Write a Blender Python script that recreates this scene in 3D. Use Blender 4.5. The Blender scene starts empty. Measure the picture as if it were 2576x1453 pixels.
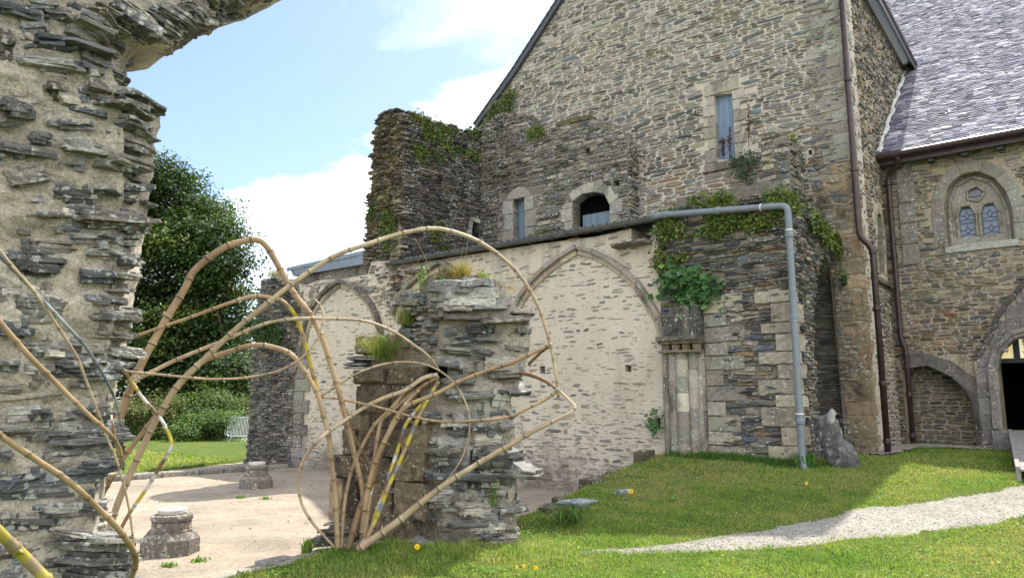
import bpy, bmesh, math, random
import numpy as np
from mathutils import Vector
from mathutils.geometry import tessellate_polygon
random.seed(7)
RNG = np.random.default_rng(11)
R = math.radians
scene = bpy.context.scene

# ------------------------------------------------------------------ camera
PITCH = R(8.75)
CAMZ = 1.6
FPX = 1852.0                       # focal length in pixels of a 2576 wide picture
cam_data = bpy.data.cameras.new("camera")
cam = bpy.data.objects.new("camera", cam_data)
scene.collection.objects.link(cam)
cam.location = (0, 0, CAMZ)
cam.rotation_euler = (R(90) + PITCH, 0, 0)
cam_data.sensor_width = 36
cam_data.lens = FPX / 2576 * 36
cam_data.clip_start = 0.1
cam_data.clip_end = 3000
scene.camera = cam

# ------------------------------------------------------------------ light
SUN_AZ = R(33)                     # clockwise from +Y
SUN_EL = R(58.5)
SKY_STRENGTH = 0.10
CLOUD = (12.0, 12.1, 12.2, 1)
EXPOSURE = 1.33
sun_data = bpy.data.lights.new("sun", 'SUN')
sun_data.energy = 3.3
sun_data.angle = R(0.55)
sun_data.color = (1.0, 0.95, 0.86)
sun = bpy.data.objects.new("sun", sun_data)
scene.collection.objects.link(sun)
to_sun = Vector((math.sin(SUN_AZ)*math.cos(SUN_EL), math.cos(SUN_AZ)*math.cos(SUN_EL), math.sin(SUN_EL)))
sun.rotation_euler = to_sun.to_track_quat('Z', 'Y').to_euler()
sun.location = (0, 0, 30)

world = bpy.data.worlds.new("World")
scene.world = world
world.use_nodes = True
wn = world.node_tree
wn.nodes.clear()
def wnode(t, **kw):
    n = wn.nodes.new(t)
    for k, v in kw.items():
        setattr(n, k, v)
    return n
sky = wnode('ShaderNodeTexSky', sky_type='NISHITA')
sky.sun_disc = False
sky.sun_elevation = SUN_EL
sky.sun_rotation = SUN_AZ
sky.air_density = 1.0
sky.dust_density = 1.2
sky.ozone_density = 1.6
bg = wnode('ShaderNodeBackground')
bg.inputs['Strength'].default_value = SKY_STRENGTH
wo = wnode('ShaderNodeOutputWorld')
tc = wnode('ShaderNodeTexCoord')
sep = wnode('ShaderNodeSeparateXYZ')
wn.links.new(tc.outputs['Generated'], sep.inputs[0])
# cumulus bank low in the sky: height of its upper edge waves with noise of the view direction
mp = wnode('ShaderNodeMapping')
mp.inputs['Scale'].default_value = (2.6, 2.6, 5.0)
mp.inputs['Location'].default_value = (3.1, 0.4, 1.3)
wn.links.new(tc.outputs['Generated'], mp.inputs[0])
n1 = wnode('ShaderNodeTexNoise')
n1.inputs['Scale'].default_value = 1.6
n1.inputs['Detail'].default_value = 9
n1.inputs['Roughness'].default_value = 0.55
wn.links.new(mp.outputs[0], n1.inputs['Vector'])
def wmath(op, a, b=None, clamp=False):
    n = wnode('ShaderNodeMath', operation=op)
    n.use_clamp = clamp
    for i, v in enumerate((a, b)):
        if v is None: continue
        if isinstance(v, (int, float)): n.inputs[i].default_value = v
        else: wn.links.new(v, n.inputs[i])
    return n.outputs[0]
# azimuth term: bank is tallest straight ahead, lower on the far left
ztop = wmath('ADD', wmath('MULTIPLY', sep.outputs['X'], 0.50), 0.42)
ztop = wmath('ADD', ztop, wmath('MULTIPLY', wmath('SUBTRACT', n1.outputs['Fac'], 0.5), 0.34))
bank = wmath('MULTIPLY', wmath('SUBTRACT', ztop, sep.outputs['Z']), 13.0, True)
# ragged holes of blue below the bank
n3 = wnode('ShaderNodeTexNoise')
n3.inputs['Scale'].default_value = 2.3
n3.inputs['Detail'].default_value = 7
wn.links.new(mp.outputs[0], n3.inputs['Vector'])
low = wmath('MULTIPLY', wmath('SUBTRACT', sep.outputs['Z'], wmath('MULTIPLY', n3.outputs['Fac'], 0.36)), 9.0, True)
low2 = wmath('ADD', wmath('MULTIPLY', low, 0.75), 0.25, True)
bank = wmath('MULTIPLY', bank, low2)
# thin high veil, thicker towards the right
n2 = wnode('ShaderNodeTexNoise')
n2.inputs['Scale'].default_value = 1.5
n2.inputs['Detail'].default_value = 8
n2.inputs['Roughness'].default_value = 0.6
n2.inputs['Distortion'].default_value = 0.6
mp2 = wnode('ShaderNodeMapping')
mp2.inputs['Scale'].default_value = (1.2, 1.2, 2.2)
mp2.inputs['Location'].default_value = (0.7, 2.2, 0.1)
wn.links.new(tc.outputs['Generated'], mp2.inputs[0])
wn.links.new(mp2.outputs[0], n2.inputs['Vector'])
veil = wmath('ADD', wmath('MULTIPLY', wmath('SUBTRACT', n2.outputs['Fac'], 0.44), 3.0), wmath('MULTIPLY', sep.outputs['X'], 2.0), True)
veil = wmath('MULTIPLY', veil, 0.75)
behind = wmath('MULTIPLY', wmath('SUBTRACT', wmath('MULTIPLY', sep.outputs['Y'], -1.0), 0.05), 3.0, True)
behind = wmath('MULTIPLY', behind, 0.68)   # unseen cloud cover at our back, added to whiten light in the shade
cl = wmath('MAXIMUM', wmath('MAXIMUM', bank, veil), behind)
mx = wnode('ShaderNodeMixRGB')
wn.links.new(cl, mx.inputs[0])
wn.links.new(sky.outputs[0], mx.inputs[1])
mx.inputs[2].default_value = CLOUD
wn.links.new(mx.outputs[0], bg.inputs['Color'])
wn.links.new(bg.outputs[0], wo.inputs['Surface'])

scene.view_settings.view_transform = 'Standard'
scene.view_settings.look = 'None'
scene.view_settings.exposure = EXPOSURE
scene.view_settings.gamma = 1
scene.cycles.max_bounces = 6
scene.cycles.diffuse_bounces = 3
scene.cycles.glossy_bounces = 2
scene.cycles.transparent_max_bounces = 6

# ------------------------------------------------------------------ geometry of the place
CP, SP = math.cos(PITCH), math.sin(PITCH)
EYE = np.array([0, 0, CAMZ])
DV = np.array([0.79, -0.613, 0.0]); DV /= np.linalg.norm(DV)    # along the ruined wall, to the right
WV = np.array([-DV[1], DV[0], 0.0])                               # into the building
ZV = np.array([0, 0, 1.0])
ORG = np.array([5.01, 13.07, 0.0])                                # right front corner of the buttress
def ray(px, py):
    cx, cy = px - 1288.0, 726.5 - py
    return np.array([cx, FPX*CP - cy*SP, FPX*SP + cy*CP])
def loc(s, w, z=0.0):
    return ORG + DV*s + WV*w + ZV*z
def hit(px, py, o, n):
    d = ray(px, py)
    return EYE + d * (np.dot(o - EYE, n) / np.dot(d, n))
def at_depth(px, py, Y):
    d = ray(px, py)
    return EYE + d * (Y / d[1])
class Frame:
    """a vertical plane: u along it, z up, n outwards"""
    def __init__(self, o, u, n):
        self.o, self.u, self.n = np.array(o, float), np.array(u, float), np.array(n, float)
    def p(self, u, z, n=0.0):
        return self.o + self.u*u + ZV*z + self.n*n
    def pts(self, a):
        a = np.asarray(a, float)
        return self.o + a[:, 0:1]*self.u + a[:, 1:2]*ZV + a[:, 2:3]*self.n
    def px(self, x, y):
        h = hit(x, y, self.o, self.n) - self.o
        return (float(np.dot(h, self.u)), float(h[2]))
    def off(self, d):
        return Frame(self.o + self.n*d, self.u, self.n)
def wplane(w): return Frame(loc(0, w), DV, -WV)
def splane(s): return Frame(loc(s, 0), WV, DV)

# ------------------------------------------------------------------ noise
def _h(i, j, k, seed):
    v = np.sin(i*127.1 + j*311.7 + k*74.7 + seed*53.3) * 43758.5453
    return v - np.floor(v)
def vnoise(x, y, z=0.0, seed=0):
    x, y, z = np.broadcast_arrays(np.asarray(x, float), np.asarray(y, float), np.asarray(z, float))
    i, j, k = np.floor(x), np.floor(y), np.floor(z)
    fx, fy, fz = x-i, y-j, z-k
    fx, fy, fz = fx*fx*(3-2*fx), fy*fy*(3-2*fy), fz*fz*(3-2*fz)
    r = 0
    for a in (0, 1):
        for b in (0, 1):
            for c in (0, 1):
                r = r + _h(i+a, j+b, k+c, seed) * (fx if a else 1-fx) * (fy if b else 1-fy) * (fz if c else 1-fz)
    return r*2 - 1
def fbm(x, y, z=0.0, seed=0, oct=4):
    r, a, f = 0, 0.5, 1.0
    for o in range(oct):
        r = r + a*vnoise(np.asarray(x)*f, np.asarray(y)*f, np.asarray(z)*f, seed+o*7)
        a *= 0.5; f *= 2.03
    return r

# ------------------------------------------------------------------ objects
LINK = scene.collection.objects.link
def thing(name, label, cat, base=(0, 0, 0), group=None, kind=None):
    o = bpy.data.objects.new(name, None)
    o.empty_display_size = 0.2
    LINK(o); o.location = tuple(float(v) for v in base)
    o['label'] = label; o['category'] = cat
    if group: o['group'] = group
    o['kind'] = kind or 'thing'
    return o
def tag(o, label, cat, group=None, kind=None):
    o['label'] = label; o['category'] = cat
    if group: o['group'] = group
    o['kind'] = kind or 'thing'
    return o
class Acc:
    """collects shapes and builds them as ONE mesh object"""
    def __init__(self):
        self.v, self.c, self.f, self.n = [], [], [], 0
    def add(self, verts, faces, col=(1, 1, 1)):
        verts = np.asarray(verts, float).reshape(-1, 3)
        col = np.asarray(col, float)
        if col.ndim == 1: col = np.tile(col[:3], (len(verts), 1))
        self.v.append(verts); self.c.append(col)
        if isinstance(faces, np.ndarray):
            self.f.append(faces + self.n)
        else:
            by = {}
            for f in faces: by.setdefault(len(f), []).append(f)
            for k, l in by.items(): self.f.append(np.array(l, dtype=np.int64) + self.n)
        self.n += len(verts)
    def build(self, name, mat, parent=None, smooth=False, sharp=None):
        me = bpy.data.meshes.new(name)
        V = np.concatenate(self.v); C = np.concatenate(self.c)
        if parent is not None:
            V = V - np.array(full_loc(parent))
        me.vertices.add(len(V)); me.vertices.foreach_set('co', V.astype(np.float32).ravel())
        sizes = np.concatenate([np.full(len(f), f.shape[1]) for f in self.f])
        idx = np.concatenate([f.ravel() for f in self.f])
        me.loops.add(len(idx)); me.loops.foreach_set('vertex_index', idx.astype(np.int32))
        me.polygons.add(len(sizes))
        me.polygons.foreach_set('loop_start', (np.cumsum(sizes) - sizes).astype(np.int32))
        try: me.polygons.foreach_set('loop_total', sizes.astype(np.int32))
        except Exception: pass
        ca = me.color_attributes.new('Col', 'FLOAT_COLOR', 'POINT')
        C4 = np.ones((len(V), 4), np.float32); C4[:, :3] = C
        ca.data.foreach_set('color', C4.ravel())
        me.polygons.foreach_set('use_smooth', np.full(len(sizes), bool(smooth)))
        me.update(calc_edges=True)
        me.validate()
        me.materials.append(mat)
        o = bpy.data.objects.new(name, me); LINK(o)
        if parent is not None: o.parent = parent
        return o
def full_loc(o):
    l = np.zeros(3)
    while o is not None:
        l += np.array(o.location); o = o.parent
    return l
BOXF = [(0, 3, 2, 1), (4, 5, 6, 7), (0, 1, 5, 4), (1, 2, 6, 5), (2, 3, 7, 6), (3, 0, 4, 7)]
def box(acc, fr, u0, u1, z0, z1, n0, n1, col=(1, 1, 1), jit=0.0):
    q = [(u0, z0, n0), (u1, z0, n0), (u1, z1, n0), (u0, z1, n0), (u0, z0, n1), (u1, z0, n1), (u1, z1, n1), (u0, z1, n1)]
    q = np.array(q, float)
    if jit: q += RNG.normal(0, jit, q.shape)
    acc.add(fr.pts(q), BOXF, col)
def block(acc, fr, u0, u1, z0, z1, n0, n1, col=(1, 1, 1), bev=0.012, jit=0.006, rough=0.006):
    """ashlar block: chamfered, slightly irregular, subdivided front"""
    nu, nz = max(2, int((u1-u0)/0.07)), max(2, int((z1-z0)/0.07))
    us = np.concatenate([[u0, u0+bev], np.linspace(u0+bev, u1-bev, nu+1)[1:-1], [u1-bev, u1]])
    zs = np.concatenate([[z0, z0+bev], np.linspace(z0+bev, z1-bev, nz+1)[1:-1], [z1-bev, z1]])
    U, Zg = np.meshgrid(us, zs)
    Nn = np.full(U.shape, n1)
    edge = (U <= u0+1e-6) | (U >= u1-1e-6) | (Zg <= z0+1e-6) | (Zg >= z1-1e-6)
    Nn = Nn + RNG.normal(0, rough, U.shape)
    Nn[edge] = n1 - bev*1.2
    sk = RNG.normal(0, jit, 4)
    U = U + RNG.normal(0, jit*0.5, U.shape) + sk[0]*(Zg-z0)/(z1-z0)
    Zg = Zg + RNG.normal(0, jit*0.5, U.shape) + sk[1]*(U-u0)/(u1-u0)
    a, b = U.shape
    V = np.stack([U, Zg, Nn], -1).reshape(-1, 3)
    F = []
    I = np.arange(a*b).reshape(a, b)
    for i in range(a-1):
        for j in range(b-1):
            F.append((I[i, j], I[i, j+1], I[i+1, j+1], I[i+1, j]))
    ring = list(I[0, :]) + list(I[1:, -1]) + list(I[-1, :-1][::-1]) + list(I[1:-1, 0][::-1])
    bk = V[ring].copy(); bk[:, 2] = n0
    V = np.concatenate([V, bk]); m = len(ring); o = a*b
    for i in range(m):
        j = (i+1) % m
        F.append((ring[j], ring[i], o+i, o+j))
    acc.add(fr.pts(V), F, col)

# ------------------------------------------------------------------ polygon helpers
def spans(loops, z):
    xs = []
    for lp in loops:
        n = len(lp)
        for i in range(n):
            (x0, y0), (x1, y1) = lp[i], lp[(i+1) % n]
            if (y0 <= z) != (y1 <= z):
                xs.append(x0 + (z-y0)*(x1-x0)/(y1-y0))
    xs.sort()
    return list(zip(xs[::2], xs[1::2]))
def inside(loops, P):
    P = np.asarray(P, float)
    r = np.zeros(len(P), bool)
    for lp in loops:
        n = len(lp)
        for i in range(n):
            (x0, y0), (x1, y1) = lp[i], lp[(i+1) % n]
            if y0 == y1: continue
            c = (y0 <= P[:, 1]) != (y1 <= P[:, 1])
            r ^= c & (P[:, 0] < x0 + (P[:, 1]-y0)*(x1-x0)/(y1-y0))
    return r
def wall_body(name, fr, outer, holes, depth, mat, parent=None, col=(1, 1, 1), front=0.0):
    """a solid wall: outline with openings, pushed back by depth"""
    LP = [outer] + list(holes)
    F = [list(t) for t in tessellate_polygon([[Vector((u, z, 0)) for u, z in lp] for lp in LP])]
    V = np.array([fr.p(u, z, front) for lp in LP for u, z in lp])
    L, k = [], 0
    for lp in LP:
        L.append(list(range(k, k+len(lp)))); k += len(lp)
    nv = len(V)
    area = lambda lp: 0.5*sum(lp[i][0]*lp[(i+1) % len(lp)][1]-lp[(i+1) % len(lp)][0]*lp[i][1] for i in range(len(lp)))
    want = abs(area(outer))-sum(abs(area(h)) for h in holes)
    got = sum(np.linalg.norm(np.cross(V[f[1]]-V[f[0]], V[f[2]]-V[f[0]]))/2 for f in F)
    if abs(want-got) > 0.02*want: print('AREA', name, want, got)
    for f in F:   # face the front outwards
        a, b, c = V[f[0]], V[f[1]], V[f[2]]
        if np.dot(np.cross(b-a, c-a), fr.n) < 0: f.reverse()
    back = [[i+nv for i in f][::-1] for f in F]
    skirt = []
    for l in L:
        for i in range(len(l)):
            a, b = l[i], l[(i+1) % len(l)]
            skirt.append((b, a, a+nv, b+nv))
    ac = Acc()
    ac.add(np.concatenate([V, V - fr.n*depth]), [tuple(f) for f in F] + [tuple(f) for f in back] + skirt, col)
    return ac.build(name, mat, parent)
def arc_pts(pts, n=8):
    """smooth open curve through points (Catmull-Rom)"""
    P = [np.array(p, float) for p in pts]
    P = [2*P[0]-P[1]] + P + [2*P[-1]-P[-2]]
    out = []
    for i in range(1, len(P)-2):
        for k in range(n):
            t = k/n
            out.append(0.5*((2*P[i]) + (-P[i-1]+P[i+1])*t + (2*P[i-1]-5*P[i]+4*P[i+1]-P[i+2])*t*t + (-P[i-1]+3*P[i]-3*P[i+1]+P[i+2])*t**3))
    out.append(P[-2])
    return np.array(out)
def resample(P, step):
    P = np.asarray(P, float)
    d = np.concatenate([[0], np.cumsum(np.linalg.norm(np.diff(P, axis=0), axis=1))])
    n = max(1, int(round(d[-1]/step)))
    t = np.linspace(0, d[-1], n+1)
    return np.stack([np.interp(t, d, P[:, k]) for k in range(P.shape[1])], -1)

# ------------------------------------------------------------------ rubble masonry made of single stones
def stones(acc, fr, cells, palette, seed=1, relief=0.03, gap=0.012, K=10, tint=None, crag=0.35, sub=0.03, roundness=(0.35, 0.75), jitn=0.3):
    """cells: array n x 4 (u0,u1,z0,z1); each becomes one irregular stone standing proud of the mortar"""
    cells = np.asarray(cells, float)
    n = len(cells)
    if n == 0: return
    g = np.random.default_rng(seed)
    a = (cells[:, 1]-cells[:, 0])/2 - gap/2; b = (cells[:, 3]-cells[:, 2])/2 - gap/2
    a = np.maximum(a, 0.012); b = np.maximum(b, 0.008)
    cu = (cells[:, 1]+cells[:, 0])/2; cz = (cells[:, 3]+cells[:, 2])/2
    th = np.linspace(0, 2*np.pi, K, endpoint=False)[None, :] + g.uniform(-0.25, 0.25, (n, K))*2*np.pi/K
    e = g.uniform(roundness[0], roundness[1], (n, 1))
    c, s = np.cos(th), np.sin(th)
    rr = 1 + g.normal(0, 0.10, (n, K))
    rr = np.clip(rr, 0.7, 1.12)
    ou = np.sign(c)*np.abs(c)**e * a[:, None] * rr
    oz = np.sign(s)*np.abs(s)**e * b[:, None] * np.clip(rr+g.normal(0, 0.08, (n, K)), 0.65, 1.15)
    sh = g.normal(0, 0.10, n)[:, None]*ou              # slant of the bed
    oz = oz + np.clip(sh, -b[:, None]*0.5, b[:, None]*0.5)
    rel = relief*g.uniform(0.25, 1.25, n)
    tu, tz = g.normal(0, crag*0.5, n), g.normal(0, crag, n)
    rings = []
    for k, (sc, h) in enumerate(((1.0, None), (0.99, 0.55), (0.82, 1.0), (0.42, 1.05))):
        u = ou*sc; z = oz*sc
        if k == 0: nn = np.full((n, K), -sub)
        else:
            nn = rel[:, None]*(h + tu[:, None]*u/a[:, None] + tz[:, None]*z/b[:, None] + g.normal(0, jitn*(0.5 if k == 1 else 1), (n, K))*0.5)
            nn = np.maximum(nn, 0.002)
        rings.append(np.stack([u+cu[:, None], z+cz[:, None], nn], -1))
    ctr = np.stack([cu, cz, np.maximum(rel*(1.0+g.normal(0, jitn, n)), 0.003)], -1)[:, None, :]
    V = np.concatenate(rings+[ctr], axis=1)            # n x (4K+1) x 3
    m = 4*K+1
    F4 = []
    for r in range(3):
        for i in range(K):
            j = (i+1) % K
            F4.append((r*K+i, r*K+j, (r+1)*K+j, (r+1)*K+i))
    F3 = [(3*K+i, 3*K+(i+1) % K, 4*K) for i in range(K)]
    # winding: frame (u,z,n) may be left handed
    left = np.dot(np.cross(fr.u, ZV), fr.n) < 0
    F4 = np.array(F4); F3 = np.array(F3)
    if left: F4 = F4[:, ::-1]; F3 = F3[:, ::-1]
    base = (np.arange(n)*m)[:, None, None]
    pal = np.array([p[:3] for p in palette]); w = np.array([p[3] for p in palette], float); w /= w.sum()
    ci = g.choice(len(pal), n, p=w)
    col = pal[ci]*g.uniform(0.78, 1.22, (n, 1))*(1+g.normal(0, 0.03, (n, 3)))
    if tint is not None: col = tint(cu, cz, col, g)
    C = np.repeat(col[:, None, :], m, axis=1)*(1+g.normal(0, 0.05, (n, m, 1)))
    C = np.clip(C, 0.01, 0.9)
    P = fr.pts(V.reshape(-1, 3))
    n0 = acc.n
    acc.add(P, (F4[None]+base).reshape(-1, 4), C.reshape(-1, 3))
    acc.f.append((F3[None]+base).reshape(-1, 3)+n0)
def rubble_cells(loops, z0, z1, rowh=(0.07, 0.14), length=(0.15, 0.6), seed=1, split=0.45, ragged=0.0, keep=1.0):
    g = random.Random(seed)
    cells = []
    z = z0
    while z < z1:
        h = g.uniform(*rowh)
        zc = z + h/2
        for (a, b) in spans(loops, zc):
            a += g.uniform(-ragged, ragged); b += g.uniform(-ragged, ragged)
            u = a
            while u < b - 0.03:
                l = g.triangular(length[0], length[1], length[0]*1.3)
                if b-(u+l) < length[0]*0.6: l = b-u
                if g.random() < keep:
                    if g.random() < split and h > 0.06:
                        k = g.uniform(0.35, 0.65); m = u + l*g.uniform(0.3, 0.7)
                        mode = g.random()
                        if mode < 0.5 or l < 0.2:
                            cells.append((u, u+l, z, z+h*k)); cells.append((u, u+l, z+h*k, z+h))
                        else:
                            cells.append((u, m, z, z+h*k)); cells.append((m, u+l, z, z+h*k)); cells.append((u, u+l, z+h*k, z+h))
                    else:
                        cells.append((u, u+l, z, z+h))
                u += l
        z += h
    return cells
def warp(cells, amp=0.05, sc=0.8, seed=3, slope=0.0):
    c = np.array(cells, float)
    if len(c) == 0: return c
    d = amp*vnoise(((c[:, 0]+c[:, 1])/2)*sc, ((c[:, 2]+c[:, 3])/2)*sc*0.6, 0, seed)
    c[:, 2] += d; c[:, 3] += d
    return c
def drop_in(cells, boxes):
    """remove stones whose middle lies in any of the boxes (u0,u1,z0,z1)"""
    c = np.asarray(cells, float)
    m = np.ones(len(c), bool)
    cu, cz = (c[:, 0]+c[:, 1])/2, (c[:, 2]+c[:, 3])/2
    for (a, b, d, e) in boxes:
        m &= ~((cu > a) & (cu < b) & (cz > d) & (cz < e))
    return c[m]

# ------------------------------------------------------------------ sweeps
def tube(acc, P, rad, K=8, col=(1, 1, 1), cap=True):
    P = np.asarray(P, float); n = len(P)
    rad = np.broadcast_to(np.asarray(rad, float), (n,))
    T = np.gradient(P, axis=0); T /= np.linalg.norm(T, axis=1)[:, None]+1e-9
    ref = np.array([0, 0, 1.0]) if abs(T[0][2]) < 0.9 else np.array([1.0, 0, 0])
    A = np.cross(T[0], ref); A /= np.linalg.norm(A)
    V = np.zeros((n, K, 3))
    th = np.linspace(0, 2*np.pi, K, endpoint=False)
    for i in range(n):
        A = A - T[i]*np.dot(A, T[i]); A /= np.linalg.norm(A)+1e-9
        B = np.cross(T[i], A)
        V[i] = P[i] + rad[i]*(np.cos(th)[:, None]*A + np.sin(th)[:, None]*B)
    F = []
    for i in range(n-1):
        for k in range(K):
            j = (k+1) % K
            F.append((i*K+k, i*K+j, (i+1)*K+j, (i+1)*K+k))
    if cap:
        F.append(tuple(range(K))[::-1]); F.append(tuple((n-1)*K+k for k in range(K)))
    col = np.asarray(col, float)
    if col.ndim == 2: col = np.repeat(col, K, axis=0)
    acc.add(V.reshape(-1, 3), F, col)
def bar(acc, p, q, r, K=6, col=(1, 1, 1)):
    tube(acc, np.array([p, q], float), r, K, col)
def slab(acc, c, ax, ay, az, L, D, H, layers=4, seed=0, col=(0.13, 0.14, 0.15), top=(0.34, 0.35, 0.33), K=16, taper=0.6):
    """split slate: a stack of thin irregular sheets.  c = middle, L along ax, D along ay, H along az"""
    g = np.random.default_rng(seed)
    c = np.array(c, float)
    th = np.linspace(0, 2*np.pi, K, endpoint=False)
    e = 0.45
    bu = np.sign(np.cos(th))*np.abs(np.cos(th))**e; bv = np.sign(np.sin(th))*np.abs(np.sin(th))**e
    basej = 1+g.normal(0, 0.10, K)
    z = -H/2
    for k in range(layers):
        h = H/layers*g.uniform(0.6, 1.5)
        t = (k+0.5)/layers*2-1
        s = (1-taper*0.5*abs(t)**1.7)
        j0 = basej*(1+g.normal(0, 0.055, K)); j1 = j0*(1+g.normal(0, 0.03, K))
        du, dv = g.normal(0, 0.03)*L, g.normal(0, 0.05)*D
        lo = np.stack([bu*L/2*s*j0+du, bv*D/2*s*j0+dv, np.full(K, z)+g.normal(0, H*0.03, K)], -1)
        hi = np.stack([bu*L/2*s*j1*0.985+du, bv*D/2*s*j1*0.985+dv, np.full(K, z+h)+g.normal(0, H*0.04, K)], -1)
        ctr = np.array([[du, dv, z+h+g.normal(0, H*0.02)]])
        cb = np.array([[du, dv, z]])
        V = np.concatenate([lo, hi, ctr, cb])
        F = [(i, (i+1) % K, K+(i+1) % K, K+i) for i in range(K)] + [(K+i, K+(i+1) % K, 2*K) for i in range(K)] + [((i+1) % K, i, 2*K+1) for i in range(K)]
        W = c + V[:, 0:1]*ax + V[:, 1:2]*ay + V[:, 2:3]*az
        cc = np.array(col)*g.uniform(0.75, 1.3)
        C = np.tile(cc, (len(V), 1)); C[K:2*K+1] = cc*0.5+np.array(top)*0.5 if k == layers-1 else cc*1.15
        acc.add(W, F, C)
        z += h*0.97

# ------------------------------------------------------------------ leaves
def leaf_mesh(acc, P, Nn, size, col, g, fold=0.25, asp=0.75, droop=None):
    """one leaf = kite of 2 quads-ish (4 verts, 2 triangles) at each point, facing Nn"""
    P = np.asarray(P, float); n = len(P)
    Nn = Nn/(np.linalg.norm(Nn, axis=1)[:, None]+1e-9)
    t = g.normal(0, 1, (n, 3))
    if droop is not None: t = t*0.6 + np.array([0, 0, -1.0])*droop
    t -= Nn*np.sum(t*Nn, axis=1)[:, None]; t /= np.linalg.norm(t, axis=1)[:, None]+1e-9
    b = np.cross(Nn, t)
    s = np.broadcast_to(np.asarray(size, float), (n,))[:, None]
    v0 = P - t*s*0.5; v2 = P + t*s*0.5
    v1 = P + b*s*asp*0.5 + Nn*s*fold*0.4 - t*s*0.08; v3 = P - b*s*asp*0.5 + Nn*s*fold*0.4 - t*s*0.08
    V = np.stack([v0, v1, v2, v3], 1).reshape(-1, 3)
    i = (np.arange(n)*4)[:, None]
    F = np.concatenate([i+np.array([[0, 1, 2]]), i+np.array([[0, 2, 3]])])
    acc.add(V, F, np.repeat(np.asarray(col, float), 4, axis=0))
def blades(acc, P, h, w, lean, col, g, curve=True):
    """grass blades: bent triangles with 2 segments"""
    P = np.asarray(P, float); n = len(P)
    a = g.uniform(0, 2*np.pi, n); d = np.stack([np.cos(a), np.sin(a), np.zeros(n)], -1)
    sd = np.stack([-np.sin(a+g.normal(0, .6, n)), np.cos(a), np.zeros(n)], -1)
    h = np.broadcast_to(h, (n,))[:, None]; w = np.broadcast_to(w, (n,))[:, None]; le = (np.abs(g.normal(0, 1, n))*lean)[:, None]
    m = P + d*h*le*0.35 + ZV*h*0.6
    t = P + d*h*le*1.0 + ZV*h*np.clip(1-le*0.45, 0.25, 1)
    V = np.stack([P-sd*w/2, P+sd*w/2, m+sd*w*0.38, m-sd*w*0.38, t], 1).reshape(-1, 3)
    i = (np.arange(n)*5)[:, None]
    n0 = acc.n
    acc.add(V, i+np.array([[0, 1, 2, 3]]), np.repeat(np.asarray(col, float), 5, axis=0))
    acc.f.append(i+np.array([[3, 2, 4]])+n0)
# ------------------------------------------------------------------ materials
class NT:
    def __init__(self, name):
        self.m = bpy.data.materials.new(name); self.m.use_nodes = True
        self.t = self.m.node_tree; self.t.nodes.clear()
        self.out = self.n('ShaderNodeOutputMaterial'); self.b = self.n('ShaderNodeBsdfPrincipled')
        self.l(self.b.outputs[0], self.out.inputs[0])
        self.co = self.n('ShaderNodeTexCoord').outputs['Object']
    def n(self, t, **k):
        x = self.t.nodes.new(t)
        for a, b in k.items(): setattr(x, a, b)
        return x
    def l(self, a, b): self.t.links.new(a, b)
    def set(self, **k):
        for a, v in k.items(): self.b.inputs[a.replace('_', ' ')].default_value = v
    def map(self, sx, sy=None, sz=None, loc=(0, 0, 0), rot=(0, 0, 0)):
        m = self.n('ShaderNodeMapping'); m.inputs['Scale'].default_value = (sx, sy if sy is not None else sx, sz if sz is not None else sx)
        m.inputs['Location'].default_value = loc; m.inputs['Rotation'].default_value = rot
        self.l(self.co, m.inputs[0]); return m.outputs[0]
    def noise(self, vec, scale, detail=5, rough=0.55, dist=0.0):
        x = self.n('ShaderNodeTexNoise'); x.inputs['Scale'].default_value = scale; x.inputs['Detail'].default_value = detail
        x.inputs['Roughness'].default_value = rough; x.inputs['Distortion'].default_value = dist
        self.l(vec, x.inputs['Vector']); return x.outputs['Fac']
    def vor(self, vec, scale, feature='F1', out='Distance', rnd=1.0):
        x = self.n('ShaderNodeTexVoronoi', feature=feature); x.inputs['Scale'].default_value = scale
        x.inputs['Randomness'].default_value = rnd
        self.l(vec, x.inputs['Vector']); return x.outputs[out]
    def ramp(self, fac, stops):
        x = self.n('ShaderNodeValToRGB'); r = x.color_ramp
        while len(r.elements) < len(stops): r.elements.new(0.5)
        for e, (p, c) in zip(r.elements, stops):
            e.position = p; e.color = (c, c, c, 1) if isinstance(c, (int, float)) else (*c, 1)
        self.l(fac, x.inputs[0]); return x.outputs[0]
    def mix(self, fac, a, b, mode='MIX'):
        x = self.n('ShaderNodeMixRGB', blend_type=mode)
        for i, v in enumerate((fac, a, b)):
            if isinstance(v, (int, float)): x.inputs[i].default_value = v if i == 0 else (v, v, v, 1)
            elif isinstance(v, tuple): x.inputs[i].default_value = (*v, 1)
            else: self.l(v, x.inputs[i])
        return x.outputs[0]
    def math(self, op, a, b=None, clamp=False):
        x = self.n('ShaderNodeMath', operation=op); x.use_clamp = clamp
        for i, v in enumerate((a, b)):
            if v is None: continue
            if isinstance(v, (int, float)): x.inputs[i].default_value = v
            else: self.l(v, x.inputs[i])
        return x.outputs[0]
    def attr(self):
        return self.n('ShaderNodeVertexColor', layer_name='Col').outputs['Color']
    def color(self, c): 
        if isinstance(c, tuple): self.b.inputs['Base Color'].default_value = (*c, 1)
        else: self.l(c, self.b.inputs['Base Color'])
    def bump(self, h, strength=0.5, dist=0.02, prev=None):
        x = self.n('ShaderNodeBump'); x.inputs['Strength'].default_value = strength; x.inputs['Distance'].default_value = dist
        self.l(h, x.inputs['Height'])
        if prev is not None: self.l(prev, x.inputs['Normal'])
        self.l(x.outputs[0], self.b.inputs['Normal']); return x.outputs[0]

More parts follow.
